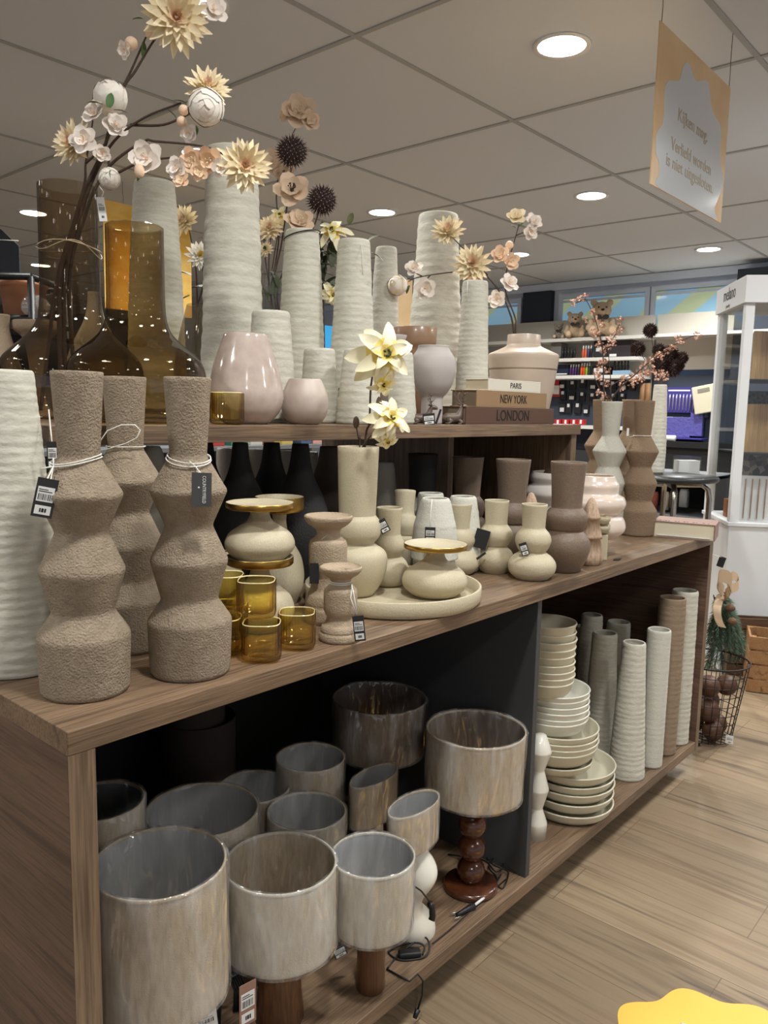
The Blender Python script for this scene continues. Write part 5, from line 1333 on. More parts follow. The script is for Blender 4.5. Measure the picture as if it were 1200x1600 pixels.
for px, py in ((1141, 950), (1144, 971)):
    p = at(px, py, y=.0)
    MB().lathe([(.002, -.02)]+[(.018*math.sin(PI*(i+.5)/12)*(1+.18*(i % 2)), -.02+.04*(i+.5)/12) for i in range(12)]+[(.002, .021)], 16, c=p).build('pine_cone', mat('pine_cone_brown', (112, 82, 58), .8, bump=(300, .004, 2)), t, True)
MB().tube([Vector((G0.x, G0.y, zg(905))), Vector((TX+.01, G0.y, zg(860))), Vector((TX-.02, G0.y, TZ+.003))], .003, 5).build('hanger', BURL, t, True)
tg = at(1127, 878, y=.03); price_tag(tg, .026, .042, 'black tag hanging above the burlap bow', -.25, [[tg+Vector((-.005, 0, .02)), tg+Vector((-.03, .03, .03))]], sticker=False)
# crates
def crate(P, rz, size, label, rows=3):
    Wd, D, H = size; t = thing('wooden_crate', label, 'crate', P, rz, 'slatted wooden crates'); h = H/rows
    for k in range(rows):
        z_ = k*h+.004
        for lo, hi in (((0, -.011, z_), (Wd, 0, z_+h*.86)), ((0, D, z_), (Wd, D+.011, z_+h*.86)), ((-.011, -.011, z_), (0, D+.011, z_+h*.86)), ((Wd, -.011, z_), (Wd+.011, D+.011, z_+h*.86))):
            MB().box(lo, hi).build('slat', CRATEW, t, bevel=.001)
    for x, y in ((0, 0), (Wd-.02, 0), (0, D-.02), (Wd-.02, D-.02)): MB().box((x, y, 0), (x+.02, y+.02, H-.006)).build('corner_post', CRATEW, t)
    MB().box((0, 0, .004), (Wd, D, .016)).build('bottom', CRATEW, t)
    return t
cp = at(1168, 1080, z=0)
crate(Vector((cp.x, cp.y, 0)), math.radians(20)-PI/2, (.42, .20, zat(cp, 992)), 'open slatted wooden crate on the floor in front of the white cabinet', 4)
cp2 = cp+Vector((.28, .42, 0))
cq = Vector((cc.x, cc.y, 0))+M @ Vector((.03, -.075, 0))
dk = crate(cq, math.radians(33.2)-PI/2, (.5, .05, zat(cq, 963)), 'narrow dark crate standing between the open crate and the white cabinet', 5)
for ch in dk.children: ch.data.materials[0] = wood('dark_scorched_pine', (104, 74, 48), (88, 62, 40), (48, 34, 24), 'x', .6) if 'dark_scorched_pine' not in MATS else MATS['dark_scorched_pine']
g = MB(); rg = random.Random(3)
for k in range(60):
    b_ = Vector((cp.x, cp.y, 0))+Matrix.Rotation(math.radians(20)-PI/2, 3, 'Z') @ Vector((rg.uniform(.04, .38), rg.uniform(.03, .17), zat(cp, 996)-.05)); e = Vector((rg.gauss(0, .03), rg.gauss(0, .03), rg.uniform(.01, .05))); s_ = Vector((.003, .003, 0))
    g.add([b_-s_, b_+s_, b_+e], [(0, 1, 2)], 0, False)
tag(g.build('fir_greenery', FIR), 'green fir sprigs lying in the open wooden crate', 'greenery', None, 'stuff')

# ================================================================== WALL SHELVING AND GOODS (right-hand wall)
XF = 7.5
SHW = mat('white_shelf_metal', (214, 212, 206), .5); SHB = mat('beige_shelf_back', (204, 198, 186), .6); PEG = mat('dark_peg_board', (58, 66, 80), .6)
def yz(px, py, x=XF): p = at(px, py, x=x); return p.y, p.z
yL = yz(640, 600)[0]; yM = yz(998, 560)[0]; yR = yz(1330, 560)[0]
zh0, zh1 = yz(900, 612)[1], yz(930, 545)[1]
t = thing('wall_shelving', 'white wall shelving with beige header, open shelves and dark peg board', 'shelving', (XF, (yL+yM)/2, 0))
zA, zB2, zC, zD = yz(900, 614)[1], yz(920, 563)[1], yz(920, 589)[1], yz(880, 666)[1]
zTed = yz(900, 612)[1]
ztb = at(880, 612, x=XF).z
# in order from the top: teddy shelf, two goods shelves, peg board, low ledge
zs = [at(900, 605, x=XF).z, at(930, 558, x=XF).z, at(930, 585, x=XF).z]
zs = [at(930, 526, x=XF).z, at(930, 558.5, x=XF).z, at(930, 586, x=XF).z, at(880, 664, x=XF).z]
MB().box((XW-.12, yM, .0), (XW-.09, yL, zs[0]+.235)).build('back_panel', SHB, t, True)
MB().box((XW-.125, yM, .2), (XW-.12, yL, zs[2]-.02)).build('peg_board', PEG, t, True)
for k, z_ in enumerate(zs): MB().box((XF if k else XF+.02, yM, z_-.035), (XW-.125, yL, z_)).build('shelf_board', SHW, t, True)
MB().box((XF+.05, yM, 0), (XW-.125, yL, .95)).build('base_cabinet', mat('dark_base_cabinet', (46, 46, 48), .6), t, True)
t = thing('wall_shelving', 'beige-backed wall unit with navy strip and dark peg board, right of the open shelves', 'shelving', (XF, (yR+yM)/2, 0))
zn0 = at(1060, 578, x=XW-.12).z; 
MB().box((XW-.12, yR, 0), (XW-.09, yM-.03, zs[0]+.235)).build('back_panel', SHB, t, True)
MB().box((XF+.02, yR, zs[0]-.03), (XW-.12, yM-.03, zs[0])).build('shelf_board', SHW, t, True)
MB().box((XW-.127, yR, zn0-.06), (XW-.12, yM-.03, zn0)).build('navy_strip', mat('navy_strip', (36, 60, 92), .5), t, True)
MB().box((XW-.125, yR, .2), (XW-.12, yM-.03, zn0-.06)).build('peg_board', PEG, t, True)
zc_ = at(1060, 690, x=XF).z
MB().box((XF, yR, zc_-.06), (XW-.125, yM-.03, zc_)).build('counter', BLACK, t, True)
MB().box((XF+.05, yR, 0), (XW-.125, yM-.03, zc_-.06)).build('base_cabinet', BACKP, t, True)
# goods on the two open shelves
cols = [(26, 26, 28), (28, 26, 34), (30, 28, 30), (26, 28, 30), (214, 96, 60), (220, 110, 70), (60, 66, 110), (30, 28, 32), (70, 40, 90), (84, 50, 110), (70, 44, 96), (40, 36, 40), (60, 44, 40), (226, 96, 50), (220, 90, 44), (236, 120, 50), (150, 190, 60), (170, 206, 70), (40, 60, 50), (30, 28, 30)]
rows = [([879, 883, 888, 893, 897], 1, 18, (0, 1, 2, 3, 0)), ([911, 915, 919, 923], 1, 20, (4, 5, 6, 7)), ([893, 897, 901, 905], 2, 18, (8, 9, 10, 11)), ([910, 914, 918, 922], 2, 20, (13, 14, 16, 18)), ([961, 967, 972, 977, 982], 2, 22, (0, 1, 2, 3, 1))]
wn_ = {1: 'upper', 2: 'lower'}
cn = {0: 'black', 1: 'black', 2: 'black', 3: 'black', 4: 'orange', 5: 'peach orange', 6: 'slate blue', 7: 'dark', 8: 'plum', 9: 'violet', 10: 'purple', 11: 'charcoal', 13: 'bright orange', 14: 'red orange', 16: 'lime green', 18: 'dark green'}
od = ('first', 'second', 'third', 'fourth', 'fifth', 'sixth')
for ri, (pxs, sh, hpx, cs) in enumerate(rows):
    for i, (px, ci) in enumerate(zip(pxs, cs)):
        x_ = XF+.10; p = on(px, 3, zs[sh])
        y_ = at(px, 560, x=x_).y; h = hpx*8.7/F; r = 2.0*8.7/F
        P = Vector((x_, y_, zs[sh]))
        tt = thing('paint_bottle', f'{cn[ci]} little bottle, {od[i]} from the left in group {od[ri]} on the {wn_[sh]} wall shelf'.replace(f'in group {od[ri]} ', ('in the black row ', 'right of the black row ', 'in the purple row ', 'in the bright row ', 'in the far row ')[ri]).replace('from the left ', ''), 'bottle', P, 0, 'bottles on the wall shelves')
        MB().lathe([(.0005, 0), (r, 0), (r, h*.62), (r*.5, h*.74)], 12).build('bottle_body', mat(f'bottle_{ci}', cols[ci], .4), tt)
        MB().lathe([(r*.55, h*.72), (r*.55, h*.95), (.0005, h)], 12).build('cap', PAPER if ci > 3 else BLACK, tt)
def goods(name, label, cat, px0, py0, px1, py1, x_, dpt, m, group=None, lab=None):
    a, b_ = at(px0, py0, x=x_), at(px1, py1, x=x_)
    o = MB().box((0, 0, 0), (dpt, a.y-b_.y, abs(a.z-b_.z))).build(name, m, loc=(x_, b_.y, min(a.z, b_.z)), bevel=.004)
    tag(o, label, cat, group)
    if lab:
        w_ = (a.y-b_.y); h_ = abs(a.z-b_.z)
        MB().box((-.003, w_*lab[0], h_*lab[1]), (0, w_*lab[2], h_*lab[3])).build('label', PAPER if len(lab) < 5 else lab[4], o)
    return o
goods('goods_box', 'dark box with white print on the upper wall shelf behind the pink twigs', 'box', 928, 530, 948, 557, XF+.1, .2, BACKP, 'dark boxes on the wall shelves', (.2, .3, .8, .5))
goods('goods_box', 'dark flat box beside the printed one on the upper wall shelf', 'box', 950, 532, 985, 557.5, XF+.12, .2, mat('plum_black_box', (46, 36, 40), .4), 'dark boxes on the wall shelves', (.6, .05, .9, .2))
goods('goods_box', 'dark box with white letters on the lower wall shelf', 'box', 925, 572, 947, 585, XF+.1, .2, BACKP, 'dark boxes on the wall shelves', (.15, .25, .85, .75))
goods('goods_box', 'low dark blue box at the left of the lower wall shelf', 'box', 868, 570, 888, 585.5, XF+.1, .2, mat('ink_blue_box', (34, 40, 62), .4), 'dark boxes on the wall shelves', (.1, .02, .9, .14))
goods('goods_box', 'clear pale blue box under the far black bottles', 'box', 957, 579, 984, 585.5, XF+.04, .05, mat('pale_blue_box', (130, 158, 180), .3), 'dark boxes on the wall shelves')
goods('shopping_bag', 'grey glossy bag on the upper wall shelf left of the black bottles', 'bag', 861, 536, 876, 558, XF+.1, .15, mat('grey_bag', (120, 116, 112), .3))
# hanging packs on the peg board
pk = [(878, 601, 9, 13), (894, 602, 10, 13), (910, 600, 9, 14), (926, 602, 10, 13), (940, 603, 9, 12), (957, 603, 10, 14), (974, 603, 10, 14), (988, 604, 8, 13),
      (879, 618, 9, 14), (893, 619, 10, 13), (909, 620, 9, 14), (925, 621, 10, 13), (941, 621, 9, 12), (958, 621, 10, 12), (972, 621, 9, 12),
      (878, 637, 9, 16), (888, 638, 8, 15), (902, 638, 10, 16), (915, 640, 8, 14)]
rn_ = ('upper', 'middle', 'lowest')
for i, (px, py, wd, ht) in enumerate(pk):
    r_ = 0 if i < 8 else 1 if i < 15 else 2; k = i-(0, 8, 15)[r_]
    goods('hanging_pack', f'black hanging pack with white price label, {("first","second","third","fourth","fifth","sixth","seventh","eighth")[k]} in the {rn_[r_]} peg board row', 'pack', px-wd/2, py-ht/2, px+wd/2, py+ht/2, XW-.16, .025, BACKP, 'black packs hanging on the peg board', (.3, .62, .72, .98) if i % 3 else (.15, .1, .8, .5))
RED = mat('red_pack', (176, 36, 40), .4)
goods('hanging_pack', 'red and white hanging pack at the left of the peg board', 'pack', 859, 594, 875, 620, XW-.16, .03, RED, None, (.1, .15, .9, .68))
for k, px in enumerate((871, 883, 896, 907)):
    goods('red_pack', f'red pack with white label, {od[k]} from the left on the ledge under the peg board', 'pack', px-5, 655, px+5, 664, XF+.05, .06, RED, 'red packs on the ledge', (.3, .2, .6, .9))
for k, px in enumerate((1004, 1012)):
    a = at(px, 618, x=XW-.2); tag(MB().lathe([(.0005, -.13), (.032, -.13), (.032, .13), (.0005, .13)], 16).build('paper_roll', mat('kraft_roll', (150, 112, 78), .6), loc=a), ('kraft brown roll hanging left of the white ribbed vase', 'kraft brown roll hanging nearest the white ribbed vase')[k], 'roll')
PUR = mat('violet_card', (62, 56, 140), .5); SILV = mat('silver_brush', (196, 190, 200), .3, .6)
# brush card
a, b_ = at(1040, 605, x=XW-.17), at(1086, 645, x=XW-.17)
tt = thing('brush_set', 'violet card of white-handled brushes on the peg board', 'brushes', (XW-.17, (a.y+b_.y)/2, b_.z))
MB().box((0, (b_.y-a.y)/2, 0), (.008, (a.y-b_.y)/2, a.z-b_.z)).build('backing_card', PUR, tt)
for k in range(9):
    y_ = (a.y-b_.y)*(.44-k*.11); MB().tube([(-.006, y_, .02), (-.008, y_, (a.z-b_.z)*.55), (-.006, y_, (a.z-b_.z)*.72)], .007, 8).build('brush', SILV, tt)
MB().box((-.002, (b_.y-a.y)*.3, (a.z-b_.z)*.84), (0, (a.y-b_.y)*.4, (a.z-b_.z)*.9)).build('card_print', PAPER, tt)
BAGM = mat('violet_blister', (92, 88, 160), .12, coat=.6, bump=(30, .01, 2))
goods('blister_bag', 'shiny violet blister bag hanging below the brush card', 'bag', 1036, 651, 1077, 684, XW-.22, .06, BAGM)
goods('blister_bag', 'narrow violet blister bag right of the wide one', 'bag', 1079, 645, 1096, 682, XW-.22, .05, BAGM)
goods('violet_tray', 'violet tray edge along the dark counter', 'tray', 1034, 683, 1096, 688, XF+.1, .2, mat('deep_violet', (48, 40, 130), .5))
tag(MB().tube([(0, 0, 0), (0, -.2, 0)], .03, 14).build('paper_roll', PAPER, loc=(XF+.06, at(1037, 685, x=XF+.06).y+.08, zc_+.03)), 'white paper roll lying on the dark counter', 'roll')
P = at(1101, 622, x=XF+.2)
tt = thing('cotton_bag', 'cream canvas bag hanging at an angle beside the cabinet post', 'bag', P)
a = MB().box((0, -.12, -.15), (.03, .12, .13)); M_ = Matrix.Rotation(-.2, 4, 'X'); a.v = [tuple(M_ @ Vector(v)) for v in a.v]; a.build('bag', mat('cream_canvas', (206, 200, 176), .85), tt, bevel=.01)
MB().box((-.003, -.06, .06), (0, .06, .1), 0, M_).build('print', mat('grey_print', (130, 128, 116), .8), tt)
# small things on the low shelf seen under the bistro table
for k, (px, py, c_, nm, lb) in enumerate(((1021, 786, (150, 78, 60), 'spool', 'reddish spool under the round black table'), (1038, 786, (206, 194, 170), 'jar', 'cream jar under the round black table'), (1052, 784, (110, 92, 78), 'jar', 'brown jar under the round black table'), (1068, 782, (150, 150, 150), 'book', 'grey book standing under the round black table'))):
    x_ = 5.2; p = at(px, py+10, x=x_); h = 28*dep(p)/F; r = 6.5*dep(p)/F
    tag(MB().lathe([(.0005, 0), (r, 0), (r, h*.8), (r*.8, h), (.0005, h)], 16, fn=(lambda a, z: squircle(a, 6)) if nm == 'book' else None).build(nm, mat(f'low_{k}', c_, .6), loc=(p.x, p.y, p.z)), lb, nm)
p0, p1 = at(1008, 797, x=5.2), at(1100, 797, x=5.2)
t = thing('low_shelf_unit', 'dark low shelf unit seen under the round black table', 'shelf', (5.35, (p0.y+p1.y)/2, 0))
MB().box((5.05, p1.y-.1, p0.z-.03), (5.6, p0.y+.3, p0.z), 0).box((5.05, p1.y-.1, p0.z+.27), (5.6, p0.y+.3, p0.z+.29), 0).build('shelf_board', mat('grey_shelf', (112, 116, 120), .5), t, True)
MB().box((5.6, p1.y-.1, 0), (5.62, p0.y+.3, p0.z+.29)).build('back_panel', BACKP, t, True)
MB().box((5.05, p0.y+.28, 0), (5.6, p0.y+.3, p0.z+.29)).box((5.05, p1.y-.1, 0), (5.6, p1.y-.08, p0.z+.29)).build('side_panel', BACKP, t, True)

# teddy bears on the top shelf
FUR = mat('beige_plush', (196, 172, 142), .95, bump=(140, .006, 3)); FURL = mat('pale_plush_sole', (206, 176, 146), .95); FURG = mat('grey_plush', (150, 140, 126), .95, bump=(140, .006, 3))
def teddy(px, py_seat, hpx, label, fur=FUR):
    x_ = XF+.14; p = at(px, py_seat, x=x_); P = Vector((x_, p.y, zs[0])); h = hpx*dep(P)/F
    t = thing('teddy_bear', label, 'soft toy', P, 0, 'plush teddy bears')
    mb_ = bpy.data.metaballs.new('tmp'); mb_.resolution = h*.035; mb_.threshold = .35
    ob = bpy.data.objects.new('tmp', mb_); COL.objects.link(ob)
    def el(c, r, s=(1, 1, 1)):
        e = mb_.elements.new(type='ELLIPSOID'); e.co = Vector(c)*h; e.radius = r*h*1.45; e.size_x, e.size_y, e.size_z = s
    el((0, 0, .26), .26, (.85, .95, 1)); el((-.03, 0, .68), .23, (.95, 1.08, .95)); el((-.2, 0, .63), .12, (1, 1, .8))
    for s in (-1, 1):
        el((.0, s*.2, .88), .085, (.6, 1, 1)); el((-.12, s*.26, .36), .10, (1, .8, 1.3)); el((-.2, s*.3, .24), .09)
        el((-.24, s*.2, .12), .13, (1.5, .9, .85)); el((-.42, s*.23, .15), .13, (.7, .9, 1))
    bpy.context.view_layer.update()
    me = bpy.data.meshes.new_from_object(ob.evaluated_get(bpy.context.evaluated_depsgraph_get()))
    bpy.data.objects.remove(ob)
    for pl in me.polygons: pl.use_smooth = True
    me.materials.clear(); me.materials.append(fur)
    zmin = min(v.co.z for v in me.vertices)
    me.transform(Matrix.Translation((0, 0, -zmin)))
    o = bpy.data.objects.new('body', me); COL.objects.link(o); o.parent = t
    B = lambda c, r, n, m, s=(1, 1, 1): MB().ball(Vector(c)*h-Vector((0, 0, zmin)), r*h, 12, 8, sc=s).build(n, m, t)
    B((-.33, 0, .665), .035, 'nose', INK, (.8, 1.3, .8))
    for s in (-1, 1):
        B((-.235, s*.095, .735), .022, 'eye', INK); B((-.525, s*.23, .15), .085, 'foot_sole', FURL, (.25, 1, 1.05))
    m = MB()
    for s in (-1, 1): m.petal(Vector((-.25*h, 0, .47*h-zmin)), Vector((-.2, s, .25)), Vector((-1, 0, 0)), .17*h, .13*h, 0, .2, 1.2)
    m.ball(Vector((-.26, 0, .47))*h-Vector((0, 0, zmin)), .03*h, 8, 6)
    m.build('bow', mat('dark_ribbon', (52, 44, 42), .7), t)
    t.rotation_euler.z = .55
    return t
teddy(938, 520, 62, 'largest beige teddy bear on the top wall shelf'); teddy(897, 524, 44, 'middle-sized beige teddy bear leaning left of the largest'); teddy(872, 527, 27, 'smallest grey teddy bear at the left of the three', FURG)

# ================================================================== FAR LEFT AND BEHIND
t = thing('metal_rack', 'black square-tube rack behind the smoke glass bottle at the left', 'rack', (0, 0, 0))
ra, rb = at(0, 430, d=2.9), at(48, 432, d=2.9); t.location = (rb.x, rb.y, 0)
dxr = (ra-rb); dxr.z = 0; dxr.normalize(); back = Vector((-dxr.y, dxr.x, 0)); back = back if back.dot(fw) > 0 else -back
m = MB(); zt = rb.z
def bar(a, b_, w_=.02):
    m.tube([a, b_], w_*.7, 4)
for o_ in (Vector((0, 0, 0)), dxr*.5, back*.35, dxr*.5+back*.35): bar(Vector((o_.x, o_.y, 0)), Vector((o_.x, o_.y, zt)))
for zz in (zt, at(48, 497, d=2.9).z, 1.0, .5):
    for a_, b_ in ((Vector(), dxr*.5), (back*.35, dxr*.5+back*.35), (Vector(), back*.35), (dxr*.5, dxr*.5+back*.35)): bar(Vector((a_.x, a_.y, zz)), Vector((b_.x, b_.y, zz)))
m.build('frame', BLACK, t)
zz = at(48, 497, d=2.9).z
m = MB(); q = [Vector(), dxr*.5, dxr*.5+back*.35, back*.35]; m.add([Vector((v.x, v.y, zz-.008)) for v in q]+[Vector((v.x, v.y, zz+.008)) for v in q], [(0, 1, 2, 3), (7, 6, 5, 4), (0, 4, 5, 1), (1, 5, 6, 2), (2, 6, 7, 3), (3, 7, 4, 0)], 0, False); m.build('shelf_board', BLACK, t)
RKZ = zz+.008
P = rb+dxr*.12+back*.2; P.z = RKZ
tt = thing('wrapped_candle', 'orange terracotta pot in clear wrap on the black rack', 'pot', P)
MB().lathe([(.0005, 0), (.07, 0), (.085, .13), (.09, .13), (.09, .155), (.0005, .155)], 32).build('pot', mat('terracotta_orange', (206, 142, 104), .7), tt)
P = rb+dxr*.03+back*.10; P.z = RKZ
tag(MB().lathe(spline([(.02, 0), (.05, .03), (.045, .07), (.015, .09)], 4), 24).build('wrapped_ornament', glass('cellophane', (230, 224, 214), .05, .15, .5, .15), loc=P), 'clear cellophane-wrapped ornament on the black rack by the post', 'ornament')
sa = at(7, 395, d=2.6); t = thing('house_sign', 'black house-shaped slate sign with string standing on the black rack at the left edge', 'sign', rb+dxr*.175+back*.08+Vector((0, 0, .012)))
m = MB(); Mx = frame((0, 0, 0), -dxr, Vector((0, 0, 1))); w_, h_ = .10, .11
pts = [(-w_, 0), (w_, 0), (w_, h_), (.035, h_+.06), (-.035, h_+.06), (-w_, h_)]
n = len(pts); m.add([Mx @ Vector((x, y, .004)) for x, y in pts]+[Mx @ Vector((x, y, -.004)) for x, y in pts], [tuple(range(n)), tuple(range(2*n-1, n-1, -1))]+[(i, i+n, (i+1) % n+n, (i+1) % n) for i in range(n)], 0, False)
m.build('board', mat('slate_black', (44, 48, 56), .7), t)
MB().tube([Mx @ Vector((.03, h_+.02, .006)), Mx @ Vector((w_, h_+.018, .006))], .002, 5).build('string', STRING, t)
# taupe goblets and beige vase behind the bottles
P = on(62, 1.02, SZ); k = dep((P.x, P.y, 1.4))/F; zt = zat(P, 503)-SZ
tag(MB().lathe(vessel(spline([(.05, 0), (.02, .03), (.016, .08), (.03, zt-.05), (34*k, zt-.02), (35*k, zt)], 4), .004, .03), 40).build('goblet', TAUPE2, loc=P), 'taupe goblet seen through the smoke glass bottle', 'goblet', 'taupe goblets behind the bottles')
P = on(2, 1.05, SZ); zt = zat(P, 492)-SZ
tag(MB().lathe(vessel(spline([(.06, 0), (.05, .03), (.06, .08), (.03, zt-.05), (17*k, zt-.02), (18*k, zt)], 4), .004, .03), 40).build('goblet', TAUPE2, loc=P), 'taupe goblet cut off by the left edge of the picture', 'goblet', 'taupe goblets behind the bottles')
P = on(152, 1.09, SZ); pr = prof(P, [(650, 40), (610, 46), (575, 44), (548, 38), (522, 26), (500, 16), (478, 11), (457, 9.5)]); pr[0] = (pr[0][0], 0)
tag(MB().lathe(vessel(spline(pr, 5), .004, .05), 48).build('beige_bottle_vase', CREAM, loc=P), 'beige stoneware bottle vase seen between the two glass bottles', 'vase')
# far counter screen, shelves of goods far behind
P = at(510, 527, x=7.4)
t = thing('screen', 'lit blue information screen far behind the ribbed vases', 'screen', P)
MB().box((-.2, 0, -.16), (.2, .03, .16)).build('display', emis('blue_screen', (70, 176, 236), .8), t)
MB().box((-.02, .03, -P.z), (.02, .06, 0)).build('stand', BLACK, t)
t = thing('back_shelving', 'dark shop shelving with coloured goods glimpsed under the raised shelf', 'shelving', (2.2, 3.4, 0))
MB().box((.9, 3.3, 0), (3.6, 3.34, 1.45)).build('back_panel', mat('brown_shop_back', (70, 62, 56), .7), t, True)
for z_ in (.75, 1.08): MB().box((.9, 3.0, z_), (3.6, 3.3, z_+.025)).build('shelf_board', mat('grey_shelf', (112, 116, 120), .5), t, True)
gc = [((180, 60, 56), 'red'), ((56, 130, 110), 'green'), ((200, 196, 186), 'white'), ((120, 76, 60), 'brown'), ((196, 170, 90), 'mustard'), ((70, 90, 120), 'blue'), ((210, 150, 140), 'pink'), ((90, 110, 70), 'olive')]
for k in range(8):
    px = 335+k*26+(k % 3)*4; x_ = on(px, 3.1, 1.105).x
    tag(MB().box((-.05, -.06, 0), (.05, .06, .16+.04*(k % 3))).build('goods_box', mat('goods_'+gc[k][1], gc[k][0], .6), loc=(x_, 3.12, 1.105), bevel=.003), f'{gc[k][1]} box on the far shelf glimpsed between black bottle vases', 'box', 'coloured boxes far behind')
P = on(608, 1.12, TZ)
tt = thing('artificial_flower', 'red berry bunch glimpsed under the raised shelf beside the yellow petals', 'flower', P)
m = MB(); rr_ = random.Random(9)
for k in range(80):
    a, zz = rr_.uniform(0, 2*PI), rr_.uniform(-1, 1); r = .055; m.ball((r*math.sqrt(1-zz*zz)*math.cos(a), r*math.sqrt(1-zz*zz)*math.sin(a), .27+zz*.05), .011, 6, 4)
m.build('berry_head', mat('coral_red_berry', (196, 60, 70), .6), tt); MB().tube([(0, 0, .0), (0, 0, .26)], .004, 6).build('stem', STEM, tt)
MB().lathe(vessel([(.04, 0), (.04, .12)], .003), 24).build('pot', BLACKV, tt)

# ================================================================== FLOWERS
def basis(D):
    D = Vector(D).normalized(); U = D.cross(Vector((0, 0, 1)) if abs(D.z) < .95 else Vector((1, 0, 0))).normalized(); return D, U, D.cross(U)
RG = random.Random(21)
def dahlia(C, D, R, mats=(PETALC, PETALP), nm='dahlia_flower', parent=None):
    m = MB(); D, U, V = basis(D)
    for L_, (e, n, ln, wd, mi) in enumerate(((-.12, 13, 1, .30, 0), (.12, 13, .98, .29, 0), (.38, 12, .86, .27, 0), (.65, 10, .68, .24, 0), (.95, 9, .48, .2, 1), (1.2, 7, .34, .16, 1))):
        for k in range(n):
            a = 2*PI*(k+.5*(L_ % 2))/n+RG.uniform(-.08, .08); ee = e+RG.uniform(-.08, .08)
            rad = U*math.cos(a)+V*math.sin(a); ax = rad*math.cos(ee)+D*math.sin(ee); up = D*math.cos(ee)-rad*math.sin(ee)
            m.petal(C+D*R*.03*L_, ax, up, R*ln*RG.uniform(.88, 1.06), R*wd, RG.uniform(.1, .5), .3, .8, mi, 4)
    m.ball(C+D*R*.08, R*.16, 8, 5, 1)
    return m.build(nm, list(mats), parent, True)
def blossom(C, D, R, mats=(PETALK, PETALP), nm='blossom', parent=None, n=5):
    m = MB(); D, U, V = basis(D)
    for L_, (e, sc) in enumerate(((.0, 1.1), (.42, .8))):
        for k in range(n):
            a = 2*PI*(k+.5*L_)/n+RG.uniform(-.12, .12); ee = e+RG.uniform(-.15, .2); rad = U*math.cos(a)+V*math.sin(a)
            m.petal(C, rad*math.cos(ee)+D*math.sin(ee), D*math.cos(ee)-rad*math.sin(ee), R*sc, R*.9*sc, .35, .18, 1.25, 0, 5, .06)
    for k in range(9):
        a = RG.uniform(0, 6.3); q = C+D*R*.45+(U*math.cos(a)+V*math.sin(a))*R*.2; m.tube([C, q], R*.018, 4, 1); m.ball(q, R*.05, 5, 3, 1)
    m.ball(C+D*R*.04, R*.13, 6, 4, 1)
    return m.build(nm, list(mats), parent, True)
def peony(C, D, R, mats=(PETALW, PETALK), nm='peony_flower', parent=None):
    m = MB(); D, U, V = basis(D)
    m.ball(C, R*.86, 18, 12)
    for L_, (te, rr, n, hw_) in enumerate(((1.95, .985, 6, .72), (2.35, .955, 5, .85), (2.7, .925, 5, .95), (3.0, .90, 4, 1.0))):
        for k in range(n):
            a0 = 2*PI*(k+.5*L_)/n+RG.uniform(-.15, .15); Vt = []; nt_, na = 8, 5; tt0 = te+RG.uniform(-.15, .1)
            for i in range(nt_+1):
                th = .25+(tt0-.25)*i/nt_
                for q in range(na):
                    u = (q/(na-1)-.5)*2; w_ = hw_*(1-.35*(i/nt_)**3)
                    ph = a0+u*w_*min(1.4, .55+.45/max(math.sin(th), .35)); tip = th-(.10*u*u*(i/nt_))
                    r_ = R*(rr+.012*math.sin(k*2.1)+.02*(i/nt_)**4*(1+.5*u)-.012*(1-abs(u)))
                    Vt.append(C+(U*math.cos(ph)+V*math.sin(ph))*math.sin(tip)*r_-D*math.cos(tip)*r_)
            m.add(Vt, [(i*na+q, i*na+q+1, (i+1)*na+q+1, (i+1)*na+q) for i in range(nt_) for q in range(na-1)], L_ % 2)
    return m.build(nm, list(mats), parent, True)
def thistle(C, R, nm='thistle_head', parent=None, n=230):
    m = MB(); m.ball(C, R*.66, 14, 9)
    for k in range(n):
        zz = 1-2*(k+.5)/n; a = k*2.39996; d = Vector((math.sqrt(1-zz*zz)*math.cos(a), math.sqrt(1-zz*zz)*math.sin(a), zz)); s_ = d.orthogonal().normalized()*R*.065; s2 = d.cross(s_)
        b_ = C+d*R*.6; e = C+d*R*RG.uniform(.9, 1.02)
        m.add([b_+s_, b_-s_*.5+s2*.87, b_-s_*.5-s2*.87, e, ], [(0, 1, 3), (1, 2, 3), (2, 0, 3)], 0, False)
        m.ball(e, R*.035, 4, 2, 1)
    return m.build(nm, [THIST, THISTT], parent, True)
def star(C, D, R, mats=(PETALI, PETALY), nm='poinsettia_flower', parent=None, n=7, droop=.3):
    m = MB(); D, U, V = basis(D)
    for L_, (e, sc, wd) in enumerate(((-droop, 1, .42), (.2, .78, .36), (.6, .5, .26))):
        for k in range(n-L_):
            a = 2*PI*(k+.4*L_)/(n-L_)+RG.uniform(-.15, .15); rad = U*math.cos(a)+V*math.sin(a); ee = e+RG.uniform(-.2, .2)
            m.petal(C, rad*math.cos(ee)+D*math.sin(ee), D*math.cos(ee)-rad*math.sin(ee), R*sc*RG.uniform(.85, 1.1), R*wd, RG.uniform(-.9, -.3), .28, .85, 0, 7, .045, 1)
    for k in range(8):
        a = RG.uniform(0, 6.3); m.ball(C+D*R*.1+(U*math.cos(a)+V*math.sin(a))*R*.07, R*.04, 5, 3, 2)
    return m.build(nm, list(mats)+[DKGREEN], parent, True)
def leaves(pts, parent, m_=GREEN, nm='leaf', W=.5):
    for C, D, L_ in pts:
        m = MB(); D = Vector(D); m.petal(C, D, Vector((0, -.4, 1)), L_, L_*W, -.5, .2, .85, 0, 6, .02); m.build(nm, m_, parent, True)
